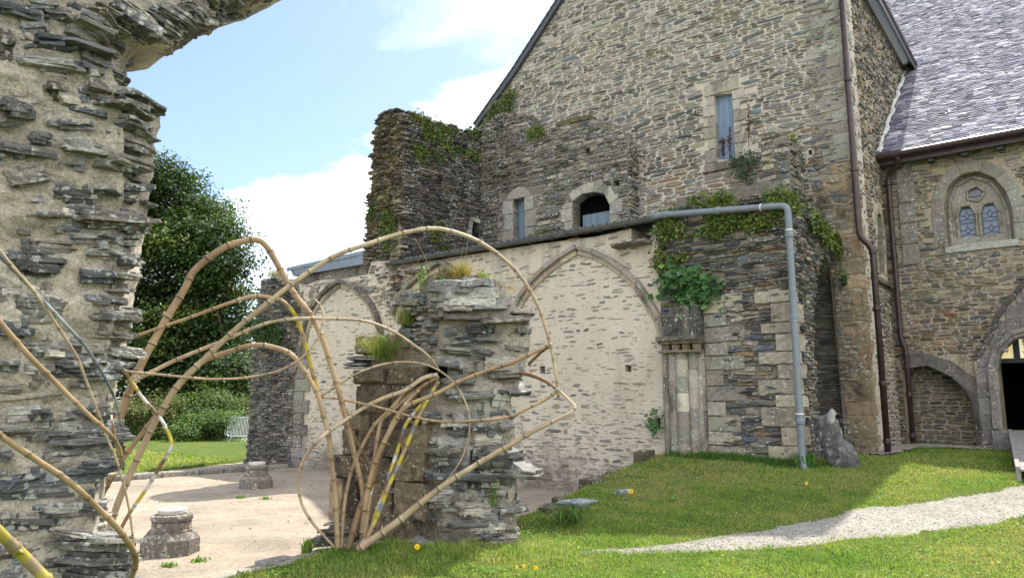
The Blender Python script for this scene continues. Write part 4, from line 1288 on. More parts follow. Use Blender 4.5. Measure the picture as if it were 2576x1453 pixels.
for (t, q) in ((0.9, 2), (0.1, 3), (0.46, 3), (0.82, 3)):
    c = pv[q-1]+(pv[q]-pv[q-1])*t if q == 2 else pv[3]+(pv[4]-pv[3])*t
    dd = (pv[2]-pv[1]) if q == 2 else (pv[4]-pv[3]); dd = dd/np.linalg.norm(dd)
    tube(a, [c-dd*.012, c+dd*.012], 0.069, 12)
a.build('pipe_clip', flat('clip', (0.6, 0.6, 0.58), 0.5), pp)

# zinc roof edge of the annex behind the left arch
B = wplane(0.55)
an = thing('annex_roof', 'sloping grey zinc roof edge behind the top of the cloister wall', 'roof', B.p(B.px(820, 665)[0], 5.0))
a = Acc()
q = [B.px(728, 674), B.px(914, 632), B.px(914, 664), B.px(738, 694)]
V = [B.p(*p, 0.0) for p in q]; V += [v+WV*2.2 for v in V]
a.add(np.array(V), BOXF); o = a.build('zinc_fascia', M['zinc'], an); fix_normals(o)
q2 = [B.px(722, 674), B.px(916, 630), B.px(916, 640), B.px(724, 682)]
a = Acc(); V = [B.p(*p, 0.03) for p in q2]; V += [v+WV*0.03 for v in V]; a.add(np.array(V), BOXF); o = a.build('verge_strip', M['zinc'], an); fix_normals(o)
a = Acc(); q = [B.px(745, 694), B.px(912, 664), B.px(912, 700), B.px(745, 712)]; V = [B.p(*p, -0.15) for p in q]; V += [v+WV*1.9 for v in V]; a.add(np.array(V), BOXF); o = a.build('annex_wall', M['ruin_mortar'], an); fix_normals(o)

# ============ buttress with its return arch
BT = thing('ruined_buttress', 'rough dark slate buttress with pale corner quoins and ivy on top', 'buttress', loc(-0.8, 0.4, 0.4))
BP = [(u(1660, 700), 0.1), A0.px(1657, 590), A0.px(1655, 545), A0.px(1700, 520), A0.px(1800, 500), A0.px(1900, 490), A0.px(1985, 492), (0.0, A0.px(2012, 512)[1]), (0.0, 0.1)]
wall_body('buttress_front', A0, BP, [], 0.8, M['butt_mortar'], BT, front=0.01)
cu0, cu1 = u(1776), -0.0
pal_b = [(0.15, 0.14, 0.125, 5), (0.09, 0.09, 0.095, 4), (0.22, 0.20, 0.165, 4), (0.29, 0.26, 0.21, 2), (0.22, 0.155, 0.09, 0.8), (0.11, 0.13, 0.16, 1)]
qz = zz_(745, 1950)
cells = warp(rubble_cells([BP], 0.2, 7.6, (0.05, 0.115), (0.14, 0.60), seed=41, split=0.3), 0.03, 0.9)
cm, cz = (cells[:, 0]+cells[:, 1])/2, (cells[:, 2]+cells[:, 3])/2
mask = (cz > zz_(790)) | (cm > u(1776)) 
mask &= ~((cz < qz) & (cm > -0.30)) & ~((cz < zz_(800, 1860)) & (cm < u(1815)+0.0))
def tint_b(u_, z_, col, g):
    k = (z_ > zz_(745))[:, None]
    return np.where(k, col*0.85, col*1.05)
a = Acc(); stones(a, A0.off(0.01), cells[mask], pal_b, seed=42, relief=0.05, gap=0.010, K=11, crag=0.35, jitn=0.25, tint=tint_b)
a.build('slate_rubble', M['butt_stone'], BT)
a = Acc()
z = 0.25; k = 0
while z < qz:
    h = RNG.uniform(0.20, 0.36); L = (0.62 if k % 2 else 0.34)*RNG.uniform(0.85, 1.1)
    c = ashcol(base=(0.30, 0.265, 0.205)); block(a, A0, -L, 0.02, z, z+h-.014, -.1, 0.07, c, rough=.009)
    block(a, RR, -0.055, (0.25 if k % 2 else 0.5), z, z+h-.014, -.1, 0.05, c*.95, rough=.009)
    z += h; k += 1
z = 0.25; k = 0
while z < zz_(800, 1820)-.1:
    h = RNG.uniform(0.22, 0.36); L = (0.75 if k % 2 else 0.42)*RNG.uniform(0.8, 1.25)
    block(a, A0, u(1776)+.004, u(1776)+L, z, z+h-.014, -.1, 0.06, ashcol(base=(0.27, 0.24, 0.195)), rough=.009)
    z += h; k += 1
block(a, A0, u(1776)+.004, u(1830), z, z+.34, -.1, .06, ashcol(base=(.34, .30, .24))); block(a, A0, u(1832), u(1878), z+.02, z+.36, -.1, .06, ashcol(base=(.35, .31, .25)))
o = a.build('ashlar_block', M['ashlar'], BT); fix_normals(o)
# return wall with a pointed opening
w0 = RR.px(2048, 900)[0]; w1 = RR.px(2112, 900)[0]
RP = [(0.0, 0.1), (0.0, BP[7][1])] + [RR.px(2045, 546), RR.px(2085, 590), (3.0, RR.px(2128, 642)[1]), (3.0, 0.1)]
hz = RR.px(2046, 800)[1]
RH = [(w0, 0.1), (w0, hz), RR.px(2051, 715), RR.px(2060, 668), RR.px(2072, 634), RR.px(2086, 660), RR.px(2100, 712), (w1, RR.px(2108, 790)[1]), (w1, 0.1)]
wall_body('return_wall', RR, RP, [RH], 0.55, M['butt_mortar'], BT)
cells = warp(rubble_cells([RP, RH], 0.2, 7.4, (0.05, 0.10), (0.10, 0.38), seed=44, split=0.3), 0.03, 0.9)
cm, cz = (cells[:, 0]+cells[:, 1])/2, (cells[:, 2]+cells[:, 3])/2
cells = cells[~((cz < qz) & (cm < 0.4))]
cm, cz = (cells[:, 0]+cells[:, 1])/2, (cells[:, 2]+cells[:, 3])/2
def tint_o(u_, z_, col, g):
    m = (u_ > w1-0.1) & (g.random(len(u_)) < 0.5); col[m] = np.array([0.34, 0.21, 0.09])*g.uniform(.7, 1.2, (m.sum(), 1)); return col
a = Acc(); stones(a, RR, cells, pal_b, seed=45, relief=0.045, gap=0.012, K=10, crag=0.4, tint=tint_o)
a.build('return_rubble', M['butt_stone'], BT)
a = Acc(); box(a, A0, u(1660)+0.1, -1.2, 0.1, 5.9, -3.0, -0.8); box(a, A0, -1.2, -0.55, 5.0, 5.9, -3.0, -0.8); a.build('buttress_core', M['butt_mortar'], BT)
# broken pier standing on top of the buttress
U1 = wplane(1.6)
pk = [U1.px(1913, 495), U1.px(1913, 352), U1.px(1925, 335), U1.px(1958, 332), U1.px(1985, 350), U1.px(1990, 495)]
pk[0] = (pk[1][0], pk[0][1]-0.3); pk[5] = (pk[5][0], pk[5][1]-0.3)
wall_body('broken_stub', U1, pk, [], 0.9, M['ruin_mortar'], BT)
cells = rubble_cells([pk], pk[0][1], 10.5, (0.09, 0.2), (0.2, 0.5), seed=47)
a = Acc(); stones(a, U1, cells, pal_p, seed=48, relief=.06, gap=.015, K=9, crag=.4)
Sx = Frame(loc(pk[5][0], 0), WV, DV)
cells = rubble_cells([[(1.6, pk[0][1]), (1.6, pk[4][1]), (2.5, pk[4][1]), (2.5, pk[0][1])]], pk[0][1], pk[4][1], (0.08, 0.16), (0.15, 0.4), seed=49)
stones(a, Sx, cells, pal_r, seed=50, relief=.05, gap=.015, K=9, crag=.4)
a.build('stub_rubble', M['ruin_stone'], BT)

# ============ thick remains of an upper room against the gable (door and window)
H = wplane(2.55)
UR = thing('ruined_upper_wall', 'weathered grey wall remains with a small door and an arched window above the gutter', 'wall', H.p(-5, 6.5))
zlow = 5.6
HP = [(H.px(1205, 600)[0], zlow), H.px(1205, 330), H.px(1235, 300), H.px(1262, 282), H.px(1300, 288), H.px(1338, 292), H.px(1332, 335), H.px(1400, 318), H.px(1485, 300), H.px(1530, 305), H.px(1562, 330), H.px(1578, 350), (H.px(1580, 450)[0], zlow)]
dr_ = [H.px(1292, 502), H.px(1321, 494), (H.px(1321, 494)[0], zlow+.1), (H.px(1292, 502)[0], zlow+.1)]
wn0 = [(H.px(1441, 540)[0], zlow+.1), H.px(1441, 508), H.px(1458, 492), H.px(1480, 485), H.px(1510, 484), H.px(1528, 494), H.px(1535, 515), (H.px(1535, 515)[0], zlow+.1)]
sm = [sq(H, 1478, 380, 6), sq(H, 1551, 461, 7), sq(H, 1608, 382, 0.1)][:2]
wall_body('upper_wall_body', H, HP, [dr_, wn0]+sm, 0.45, M['ruin_mortar'], UR)
wall_body('mossy_top', H, [HP[7], HP[8], (HP[8][0], HP[8][1]+.12), (HP[7][0], HP[7][1]+.1)], [], 0.5, M['granite_brown'], UR, (0.12, 0.10, 0.05), front=0.05)
cells = warp(rubble_cells([HP, dr_, wn0]+sm, zlow, 11, (0.07, 0.14), (0.12, 0.55), seed=51, split=0.4), 0.05, .9)
pal_h = [(0.24, 0.215, 0.17, 5), (0.16, 0.15, 0.135, 4), (0.30, 0.265, 0.21, 3), (0.10, 0.10, 0.10, 2)]
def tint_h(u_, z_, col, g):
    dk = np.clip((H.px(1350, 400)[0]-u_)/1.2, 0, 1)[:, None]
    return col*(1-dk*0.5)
du_ = (dr_[0][0]-0.38, dr_[1][0]+0.40, zlow, H.px(1300, 475)[1])
ww_ = (wn0[0][0]-0.25, wn0[-1][0]+0.25, zlow, H.px(1490, 480)[1]+0.05)
cells = drop_in(cells, [du_, ww_])
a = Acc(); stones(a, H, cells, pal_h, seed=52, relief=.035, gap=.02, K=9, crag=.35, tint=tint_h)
Hs = Frame(loc(HP[-2][0], 0), WV, DV)
cells = rubble_cells([[(2.56, zlow), (2.56, HP[-2][1]), (3.0, HP[-2][1]), (3.0, zlow)]], zlow, HP[-2][1], (0.08, 0.15), (0.12, 0.4), seed=53)
stones(a, Hs, cells, pal_h, seed=54, relief=.05, gap=.012, K=9, crag=.4)
a.build('upper_rubble', M['ruin_stone'], UR)
a = Acc()
z = zlow; k = 0
while z < dr_[0][1]-.02:
    h = min(RNG.uniform(.35, .5), dr_[0][1]-z)
    block(a, H, dr_[0][0]-(.36 if k % 2 else .30), dr_[0][0], z, z+h-.01, -.25, .05, ashcol(base=(.24, .225, .20))); block(a, H, dr_[1][0], dr_[1][0]+(.30 if k % 2 else .38), z, z+h-.01, -.25, .05, ashcol(base=(.25, .235, .21))); z += h; k += 1
ztop_ = dr_[0][1]; um = (dr_[0][0]+dr_[1][0])/2
lint = [(um-.42, ztop_), (um+.42, ztop_), (um+.36, ztop_+.14), (um+.18, ztop_+.28), (um, ztop_+.34), (um-.18, ztop_+.28), (um-.36, ztop_+.14)]
V = [H.p(x, z, -.2) for x, z in lint]+[H.p(x, z, .05) for x, z in lint]; m = len(lint)
a.add(np.array(V), [tuple(range(m)), tuple(range(m, 2*m))[::-1]]+[(i, (i+1) % m, m+(i+1) % m, m+i) for i in range(m)], (.26, .235, .20))
ring(a, H, wn0[1:7], .24, -.3, .05, .36, (.29, .265, .215), centre=((wn0[0][0]+wn0[-1][0])/2, wn0[1][1]-.3), smooth=4)
for (x, s_) in ((wn0[0][0], -1), (wn0[-1][0], 1)):
    z = zlow; k = 0
    while z < wn0[1][1]-.05:
        h = min(.36, wn0[1][1]-z); L = .26 if k % 2 else .36
        block(a, H, min(x, x+s_*L), max(x, x+s_*L), z, z+h-.01, -.3, .05, ashcol(base=(.30, .275, .225))); z += h; k += 1
o = a.build('opening_surround', M['ashlar'], UR); fix_normals(o)
d1 = plank_door(H, dr_[0][0]-.02, dr_[1][0]+.02, zlow, dr_[0][1]+.02, -.22, UR, 'plank_door', 2, (.13, .18, .23)); d1['label'] = 'weathered blue plank door in the small doorway'
# window recess: black panel stands for its shade, blue shutter low at the back
d2 = plank_door(G, wn0[0][0]+.12, wn0[-1][0]+.3, zlow-.4, G.px(1500, 540)[1], 0.15, UR, 'window_shutter', 3, (.15, .20, .26)); d2['label'] = 'blue plank shutter deep in the arched window'
a = Acc(); box(a, G, wn0[0][0]-.1, wn0[-1][0]+.1, zlow, wn0[4][1]+.1, -0.02, 0.09); a.build('recess_shade_panel', M['black'], UR)

# ============ ivy-clad wall fragment that juts out of the gable
FA, FB = loc(0, 0)*0, None
fa = A0.o + A0.u*A0.px(1010, 640)[0]; fb = G.o+G.u*G.px(1238, 500)[0]
dvec = (fb-fa); Lf = float(np.linalg.norm(dvec)); dvec /= Lf
fn = np.array([-dvec[1], dvec[0], 0]); fn = fn if np.dot(fn, DV) > 0 else -fn
Fw = Frame(fa, dvec, fn)
FRG = thing('ruined_wall_fragment', 'tall ragged slate wall fragment with ivy, rising above the gutter', 'wall', fa+ZV*5)
ftop = [Fw.px(1010, 284), Fw.px(1060, 300), Fw.px(1110, 308), Fw.px(1160, 325), Fw.px(1205, 333), Fw.px(1238, 330)]
z0 = 4.4
FP = [(0, z0)] + [(0, ftop[0][1])] + ftop[1:] + [(Lf, z0)]
of = hole(Fw, 1186, 1212, 562, 600); of[2] = (of[2][0], of[2][1]-.1); of.insert(3, ((of[2][0]+of[3][0])/2, of[2][1]+.12)); 
wall_body('fragment_body', Fw, FP, [of], 0.95, M['ruin_mortar'], FRG)
cells = warp(rubble_cells([FP, of], z0, 10.2, (0.05, 0.10), (0.10, 0.42), seed=61, split=.35), .05, .9)
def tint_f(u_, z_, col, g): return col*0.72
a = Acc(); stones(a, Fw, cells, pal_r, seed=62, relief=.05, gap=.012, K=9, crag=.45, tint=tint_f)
# broken end face: its outline bulges downwards to the left
En = -dvec; ee = Frame(fa, -fn, En)     # u runs left (away from fn)
eL = [(0.95, z0)]
ev = [(1010, 283, .0), (985, 282, 0), (958, 300, 0), (945, 345, 0), (942, 380, 0), (938, 440, 0), (928, 520, 0), (922, 590, 0), (925, 660, 0)]
eP = [(0, z0)]+[(0, ftop[0][1])]+[ee.px(x, y) for x, y, _ in ev[1:]]
eP.append((eP[-1][0], z0))
wall_body('broken_end', ee, eP, [], 1.2, M['ruin_mortar'], FRG)
cells = rubble_cells([eP], z0, 10.0, (0.05, 0.10), (0.14, 0.5), seed=63, ragged=.16, split=.3)
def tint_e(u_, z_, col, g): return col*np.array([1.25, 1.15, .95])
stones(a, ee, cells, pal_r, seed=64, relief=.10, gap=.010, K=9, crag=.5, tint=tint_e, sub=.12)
a.build('fragment_rubble', M['ruin_stone'], FRG)
a = Acc(); g = np.random.default_rng(5)
for i in range(34):     # slates sticking out of the ragged end and lying on top
    t = g.random(); j = g.integers(1, len(eP)-2); p = np.array(eP[j])*(1-t)+np.array(eP[j+1])*t
    slab(a, ee.p(p[0]-.04, p[1], -g.uniform(.0, .4)), ee.u, ee.n, ZV, g.uniform(.3, .6), g.uniform(.3, .5), g.uniform(.03, .07), 2, int(g.integers(9999)), (.10, .095, .09), (.20, .19, .165), K=9)
for i in range(30):
    t = g.uniform(0, Lf); zt = np.interp(t, [p[0] for p in FP[1:-1]], [p[1] for p in FP[1:-1]])
    slab(a, Fw.p(t, zt+g.uniform(-.02, .04), -g.uniform(.05, .9)), Fw.u, Fw.n, ZV, g.uniform(.25, .5), g.uniform(.25, .45), g.uniform(.03, .07), 2, int(g.integers(9999)), (.10, .095, .09), (.20, .19, .165), K=9)
a.build('projecting_slates', M['ruin_stone'], FRG)
a = Acc(); oc_ = ((of[0][0]+of[1][0])/2, of[0][1]+.3)
ring(a, Fw, [of[0], (of[0][0], of[4][1]), of[3], (of[1][0], of[2][1]), of[1]], .16, -.3, .05, .25, (.26, .24, .20), centre=oc_, smooth=1)
o = a.build('small_window_surround', M['ashlar'], FRG); fix_normals(o)
a = Acc(); box(a, Fw, of[0][0]-.05, of[1][0]+.05, of[0][1]-.05, of[3][1]+.1, -.5, -.45); a.build('recess_shade_panel', M['black'], FRG)  # black panel painted for the shade inside the small window
# pale quoins at the foot of the fragment, left of the gutter end
a = Acc(); z = A0.px(960, 662)[1]-.1
for k in range(5): block(a, ee, .02, .5, z+k*.26, z+k*.26+.25, -.1, .08, ashcol(base=(.24, .21, .16)))
o = a.build('foot_quoin', M['ashlar'], FRG); fix_normals(o)

# sign on the jamb of the return arch
sgz = RR.px(2131, 868); hs = 0.20
sgn = thing('wall_sign', 'small white pictogram sign on the stone jamb beside the brown downpipe', 'sign', RR.p(w1+0.22, sgz[1], 0.06))
a = Acc(); su = w1+0.22; box(a, RR, su-.09, su+.09, sgz[1]-.20, sgz[1]+.20, .05, .075, (.62, .60, .60))
a.build('sign_board', M['paint'], sgn)
a = Acc(); dk = (.07, .035, .045)
for (x0, x1, z0_, z1_) in ((-.065, -.045, -.12, .06), (.045, .065, -.12, .06), (-.065, .065, -.14, -.12)): box(a, RR, su+x0, su+x1, sgz[1]+z0_, sgz[1]+z1_, .075, .079, dk)
for (x0, x1) in ((-.05, 0), (.05, 0)):
    a.add(RR.pts(np.array([(su+x0-.012, sgz[1]+.06, .078), (su+x0+.014, sgz[1]+.06, .078), (su+x1+.012, sgz[1]-.10, .078), (su+x1-.012, sgz[1]-.10, .078)])), [(0, 1, 2, 3)], dk)
box(a, RR, su-.04, su-.012, sgz[1]+.10, sgz[1]+.14, .075, .079, dk); box(a, RR, su+.012, su+.04, sgz[1]+.10, sgz[1]+.14, .075, .079, dk)
o = a.build('sign_pictogram', M['paint'], sgn); 
# ------------------------------------------------------------------ ground
COURT = [(-16, 4.0), (-3.2, 6.2), (-2.68, 7.1), (-1.95, 8.25), (-1.5, 8.75), (-0.5, 9.4), (0.45, 10.55), (1.6, 12.6), (2.85, 14.85), (-8.4, 24.0), (-9.9, 18.6), (-16, 6.5)]
def smooth(a, b, x):
    t = np.clip((x-a)/(b-a), 0, 1); return t*t*(3-2*t)
def court_in(x, y): return inside([COURT], np.stack([np.ravel(x), np.ravel(y)], -1)).reshape(np.shape(x))
def lawn_h(x, y):
    x, y = np.asarray(x, float), np.asarray(y, float)
    h = 0.60*smooth(7.5, 15.5, y + 0.25*np.clip(x-2, -3, 4)) + 0.10*smooth(15, 19, y)
    far = (x < -8.5+0.43*(y-20))       # beyond the kerb on the far left the lawn lies lower
    h = np.where(far & (y > 8), -0.17, h)
    back = smooth(20, 26, y)*(x > -8)
    return h + 0.015*vnoise(x*1.3, y*1.3, 0, 4) + 0.02*vnoise(x*0.4, y*0.4, 0, 9)
xs = np.concatenate([np.linspace(-400, -40, 19), np.linspace(-38, -10, 40), np.arange(-9.8, 12.2, 0.11), np.linspace(12.6, 40, 30), np.linspace(45, 400, 18)])
ys = np.concatenate([np.linspace(-60, 3, 20), np.arange(3.3, 22, 0.11), np.linspace(22.3, 60, 70), np.linspace(65, 900, 30)])
X, Y = np.meshgrid(xs, ys)
Zg = lawn_h(X, Y)
ci = court_in(X, Y)
Zg = np.where(ci, -0.45, Zg)
I = np.arange(X.size).reshape(X.shape)
F = np.stack([I[:-1, :-1], I[:-1, 1:], I[1:, 1:], I[1:, :-1]], -1).reshape(-1, 4)
a = Acc(); a.add(np.stack([X, Y, Zg], -1).reshape(-1, 3), F)
o = a.build('lawn_ground', M['soil'], smooth=True); o['kind'] = 'structure'
# gravel of the cloister court
gx, gy = np.meshgrid(np.linspace(-17, 4, 190), np.linspace(3, 25, 200))
gz_ = -0.25 + 0.010*vnoise(gx*1.5, gy*1.5, 0, 6)+0.004*vnoise(gx*6, gy*6, 0, 7)
keep = inside([[(-16.5, 3.6), (-3.0, 5.6), (-1.2, 8.0), (3.4, 14.6), (-8.6, 24.4), (-16.5, 7)]], np.stack([gx.ravel(), gy.ravel()], -1)).reshape(gx.shape)
I = np.arange(gx.size).reshape(gx.shape)
F = np.stack([I[:-1, :-1], I[:-1, 1:], I[1:, 1:], I[1:, :-1]], -1).reshape(-1, 4)
kf = keep.ravel()[F].all(axis=1)
a = Acc(); a.add(np.stack([gx, gy, gz_], -1).reshape(-1, 3), F[kf])
o = a.build('gravel_court', M['gravel']); o['kind'] = 'structure'
# footpath over the lawn: centre line and half width
PL = np.array([(0.2, 8.2), (1.0, 8.32), (1.8, 8.46), (2.9, 8.80), (3.87, 9.18), (5.2, 9.65), (6.8, 10.2), (9, 11.1), (13, 13.0)])
PWd = np.array([0.04, 0.12, 0.22, 0.42, 0.56, 0.64, 0.70, 0.8, 0.9])
Q = arc_pts(PL, 30); Wd = np.interp(np.linspace(0, 8, len(Q)), range(9), PWd)
T = np.gradient(Q, axis=0); T /= np.linalg.norm(T, axis=1)[:, None]; Nn = np.stack([-T[:, 1], T[:, 0]], -1)
K = 9; V = []
for i in range(len(Q)):
    wl = Wd[i]*(1+0.16*vnoise(i*0.13, 0, 0, 3)+0.06*vnoise(i*.5, 2, 0, 3)); wr = Wd[i]*(1+0.16*vnoise(i*0.15, 5, 0, 3)+0.06*vnoise(i*.5, 7, 0, 3))
    for k in range(K):
        t = -wr + (wl+wr)*k/(K-1); p = Q[i]+Nn[i]*t
        edge = abs(k-(K-1)/2)/((K-1)/2)
        V.append((p[0], p[1], float(lawn_h(p[0], p[1]))+0.012-0.02*edge**4+0.004*math.sin(i*3+k)))
V = np.array(V); n = len(Q)
I = np.arange(n*K).reshape(n, K); F = np.stack([I[:-1, :-1], I[:-1, 1:], I[1:, 1:], I[1:, :-1]], -1).reshape(-1, 4)
a = Acc(); a.add(V, F); o = a.build('footpath', M['path']); o['kind'] = 'structure'
fix_normals(o)
PATHC, PATHW = Q, Wd
def ghit(px, py):
    z = 0.2
    for _ in range(12):
        c = hit(px, py, np.array([0, 0, z]), ZV); z = float(lawn_h(c[0], c[1]))
    c[2] = z
    return c
def on_path(x, y, grow=0.0):
    P = np.stack([x, y], -1)
    d = np.full(len(P), 9.0)
    for i in range(0, len(PATHC), 4):
        dd = np.linalg.norm(P-PATHC[i], axis=1)-PATHW[i]
        d = np.minimum(d, dd)
    return d < grow
# pebble strip along the foot of the church
a = Acc(); V = []; F = []
n = 40
st = [loc(s, w) for s, w in [(0.52, 2.2), (0.95, 2.5), (1.0, 4.5), (1.6, 5.0), (2.6, 5.2), (4.2, 5.3)]]
ins = [loc(s, w) for s, w in [(0.3, 2.9), (0.50, 3.1), (0.5, 5.0), (1.0, 5.9), (2.6, 5.9), (4.2, 5.9)]]
So, Si = arc_pts([p[:2] for p in st], 8), arc_pts([p[:2] for p in ins], 8)
for i in range(len(So)):
    for k in range(6):
        p = So[i]*(1-k/5)+Si[i]*k/5+(RNG.normal(0, .03, 2) if k == 0 else 0); V.append((p[0], p[1], float(lawn_h(p[0], p[1]))+0.02+RNG.uniform(0, .015)))
I = np.arange(len(So)*6).reshape(-1, 6); F = np.stack([I[:-1, :-1], I[:-1, 1:], I[1:, 1:], I[1:, :-1]], -1).reshape(-1, 4)
a.add(np.array(V), F); o = a.build('pebble_strip', M['pebbles']); fix_normals(o); o['kind'] = 'structure'
# ------------------------------------------------------------------ foreground arcade ruin on the left
def grid_face(acc, fr, poly, step, disp, col):
    P = np.array(poly); u0, z0 = P.min(0)-step; u1, z1 = P.max(0)+step
    us = np.arange(u0, u1, step); zs = np.arange(z0, z1, step)
    U, Z = np.meshgrid(us, zs)
    cen = np.stack([(U[:-1, :-1]+step/2).ravel(), (Z[:-1, :-1]+step/2).ravel()], -1)
    ins = inside([poly], cen)
    I = np.arange(U.size).reshape(U.shape)
    F = np.stack([I[:-1, :-1], I[:-1, 1:], I[1:, 1:], I[1:, :-1]], -1).reshape(-1, 4)[ins]
    cnt = np.zeros(U.size, int); np.add.at(cnt, F.ravel(), 1)
    B = np.where((cnt > 0) & (cnt < 4))[0]
    Q = np.stack([U.ravel(), Z.ravel()], -1)
    for i in B:
        p = Q[i]; best = None
        A = P; Bq = np.roll(P, -1, axis=0); d = Bq-A
        t = np.clip(np.sum((p-A)*d, axis=1)/(np.sum(d*d, axis=1)+1e-12), 0, 1)
        c = A+d*t[:, None]; k = np.argmin(np.linalg.norm(c-p, axis=1)); Q[i] = c[k]
    used = np.where(cnt > 0)[0]; mp_ = -np.ones(U.size, int); mp_[used] = np.arange(len(used))
    Q = Q[used]; F = mp_[F]
    nn = disp(Q[:, 0], Q[:, 1])
    # turn the faces outwards
    if np.dot(np.cross(fr.u, ZV), fr.n) < 0: F = F[:, ::-1]
    c = col(Q[:, 0], Q[:, 1])
    acc.add(fr.pts(np.stack([Q[:, 0], Q[:, 1], nn], -1)), F, c)
az1 = R(41)
u1v = np.array([math.sin(az1), math.cos(az1), 0]); n1v = np.array([math.cos(az1), -math.sin(az1), 0])
FJ = Frame((-3.22, 6.2, 0), u1v, n1v)
JW = thing('ruined_archway', 'rough slate and mortar archway ruin standing nearest on the left side', 'ruin', (-3.4, 6.0, 0))
edge1 = [(300, 1620), (300, 1500), (292, 1400), (245, 1330), (240, 1270), (236, 1220), (250, 1100), (248, 1020), (262, 940), (270, 880), (280, 800), (290, 700), (300, 600), (305, 500), (305, 400), (305, 320), (300, 255), (292, 215), (280, 180), (240, 133), (216, 85), (288, 64), (370, 66), (455, 92), (520, 58), (560, 15), (670, -20), (900, -140)]
edge2 = [(350, 1620), (345, 1500), (330, 1395), (262, 1330), (258, 1270), (262, 1215), (290, 1090), (284, 1010), (300, 940), (318, 880), (332, 790), (350, 690), (365, 590), (378, 490), (385, 395), (400, 312), (404, 286), (322, 228), (305, 185), (330, 145), (345, 122), (420, 118), (452, 112), (470, 85), (535, 55), (590, 22), (700, -10), (930, -130)]
E1 = [FJ.px(*p) for p in edge1]
ztop = 6.6
left_u = FJ.px(-420, 700)[0]
poly = [(left_u, FJ.px(0, 1620)[1])] + E1 + [(E1[-1][0]+0.2, ztop), (left_u, ztop)]
def jd(u, z):
    return 0.09*fbm(u*1.9, z*3.6, 0, 2, 3)+0.035*fbm(u*6, z*13, 0, 5, 3)+0.018*np.abs(vnoise(u*11, z*24, 0, 9))+0.007*vnoise(u*34, z*40, 0, 3)
def jc(u, z):
    b = 0.5+0.5*fbm(u*1.3, z*2.2, 3, 11, 3)
    y = np.clip(fbm(u*2.1, z*3.5, 8, 15, 3)*2.2-0.1, 0, 1)[:, None]
    c = np.array([0.55, 0.495, 0.40])*(0.58+0.60*b[:, None])
    return c*(1-y*0.35)+np.array([0.24, 0.20, 0.11])*y*0.35
a = Acc()
grid_face(a, FJ, poly, 0.026, jd, jc)
# splayed edge that turns the corner, then the hidden reveal and underside
i1 = [FJ.p(u, z, 0) for u, z in E1]
i2 = []
for k, (x, y) in enumerate(edge2):
    dpt = 6.2+0.47 if k < 17 else (6.2+0.47-0.01*(k-16))
    base = i1[k]
    if k < 20:
        i2.append(at_depth(x, y, base[1]+0.46))
    else: i2.append(at_depth(x, y, base[1]+0.42-0.02*(k-19)))
i1, i2 = np.array(i1), np.array(i2)
R1 = resample(i1, 0.05); tt = np.concatenate([[0], np.cumsum(np.linalg.norm(np.diff(i1, axis=0), axis=1))]); tn = np.linspace(0, tt[-1], len(R1))
R2 = np.stack([np.interp(tn, tt, i2[:, k]) for k in range(3)], -1)
R3 = R2-n1v*0.75+u1v*0.02
K = 9; V = []; m = len(R1)
for i in range(m):
    for k in range(K):
        t = k/(K-1); V.append(R1[i]*(1-t)+R2[i]*t)
    for k in range(1, 5): V.append(R2[i]*(1-k/4)+R3[i]*k/4)
V = np.array(V); K2 = K+4
d = 0.035*fbm(V[:, 0]*5+V[:, 1]*5, V[:, 2]*9, V[:, 1]*3, 4, 3)+0.012*vnoise(V[:, 0]*30, V[:, 2]*30, V[:, 1]*30, 8)
V = V + (n1v*0.6+u1v*0.8)*d[:, None]
V[0::K2] = [FJ.p(float(np.dot(v-FJ.o, u1v)), v[2], 0.0)-u1v*0.012 for v in V[0::K2]]
I = np.arange(m*K2).reshape(m, K2); F = np.stack([I[:-1, :-1], I[:-1, 1:], I[1:, 1:], I[1:, :-1]], -1).reshape(-1, 4)
cc = jc(V[:, 0]+V[:, 1], V[:, 2])*1.12
a.add(V, F, cc)
# back of the wall
bk = [(left_u, poly[0][1])]+[(p[0]-0.0, p[1]) for p in E1]+[(E1[-1][0]+0.2, ztop), (left_u, ztop)]
wb = [FJ.p(u, z, -0.80) for u, z in poly]
a.build('mortar_core', M['old_mortar'], JW, smooth=True)
bpoly = [poly[0]]+E1[:19]+[(E1[18][0], E1[18][1]+.35), (E1[22][0]-.3, E1[22][1]+.9), (E1[22][0]+.2, ztop), (left_u, ztop)]
wall_body('back_face', FJ, bpoly, [], 0.45, M['old_mortar'], JW, (0.36, 0.32, 0.25), front=-0.45)
gE = np.random.default_rng(91)
ES = Acc()
for i in range(4, len(R1)-2, 2):
    arch = R1[i][2] > E1[17][1]
    for rep in range(2 if arch else 1):
        t = gE.uniform(.1, 1.0); c = R1[i]*(1-t)+R2[i]*t
        ax = (R2[i]-R1[i]); ax[2] = 0; ax /= np.linalg.norm(ax)+1e-9
        if arch:
            tg = R1[min(i+2, len(R1)-1)]-R1[max(i-2, 0)]; tg /= np.linalg.norm(tg)
            ax = u1v*.9+ZV*gE.normal(-.25, .12)+n1v*gE.normal(0, .15); ax /= np.linalg.norm(ax)
            L_, D_, H_ = gE.uniform(.22, .45), gE.uniform(.25, .5), gE.uniform(.035, .09)
        else: L_, D_, H_ = gE.uniform(.18, .42), gE.uniform(.18, .34), gE.uniform(.025, .075)
        ay = np.cross(ZV, ax); ay /= np.linalg.norm(ay); az = np.cross(ax, ay); az = az if az[2] > 0 else -az
        slab(ES, c+(-u1v*.10 if not arch else ZV*.03-u1v*.16), ax, ay, az, L_, D_, H_, int(gE.integers(1, 4)), 8000+i*3+rep, np.array([(.12, .125, .13), (.20, .19, .165), (.27, .24, .19)][gE.integers(3)]), (.34, .33, .29), K=13, taper=.6)
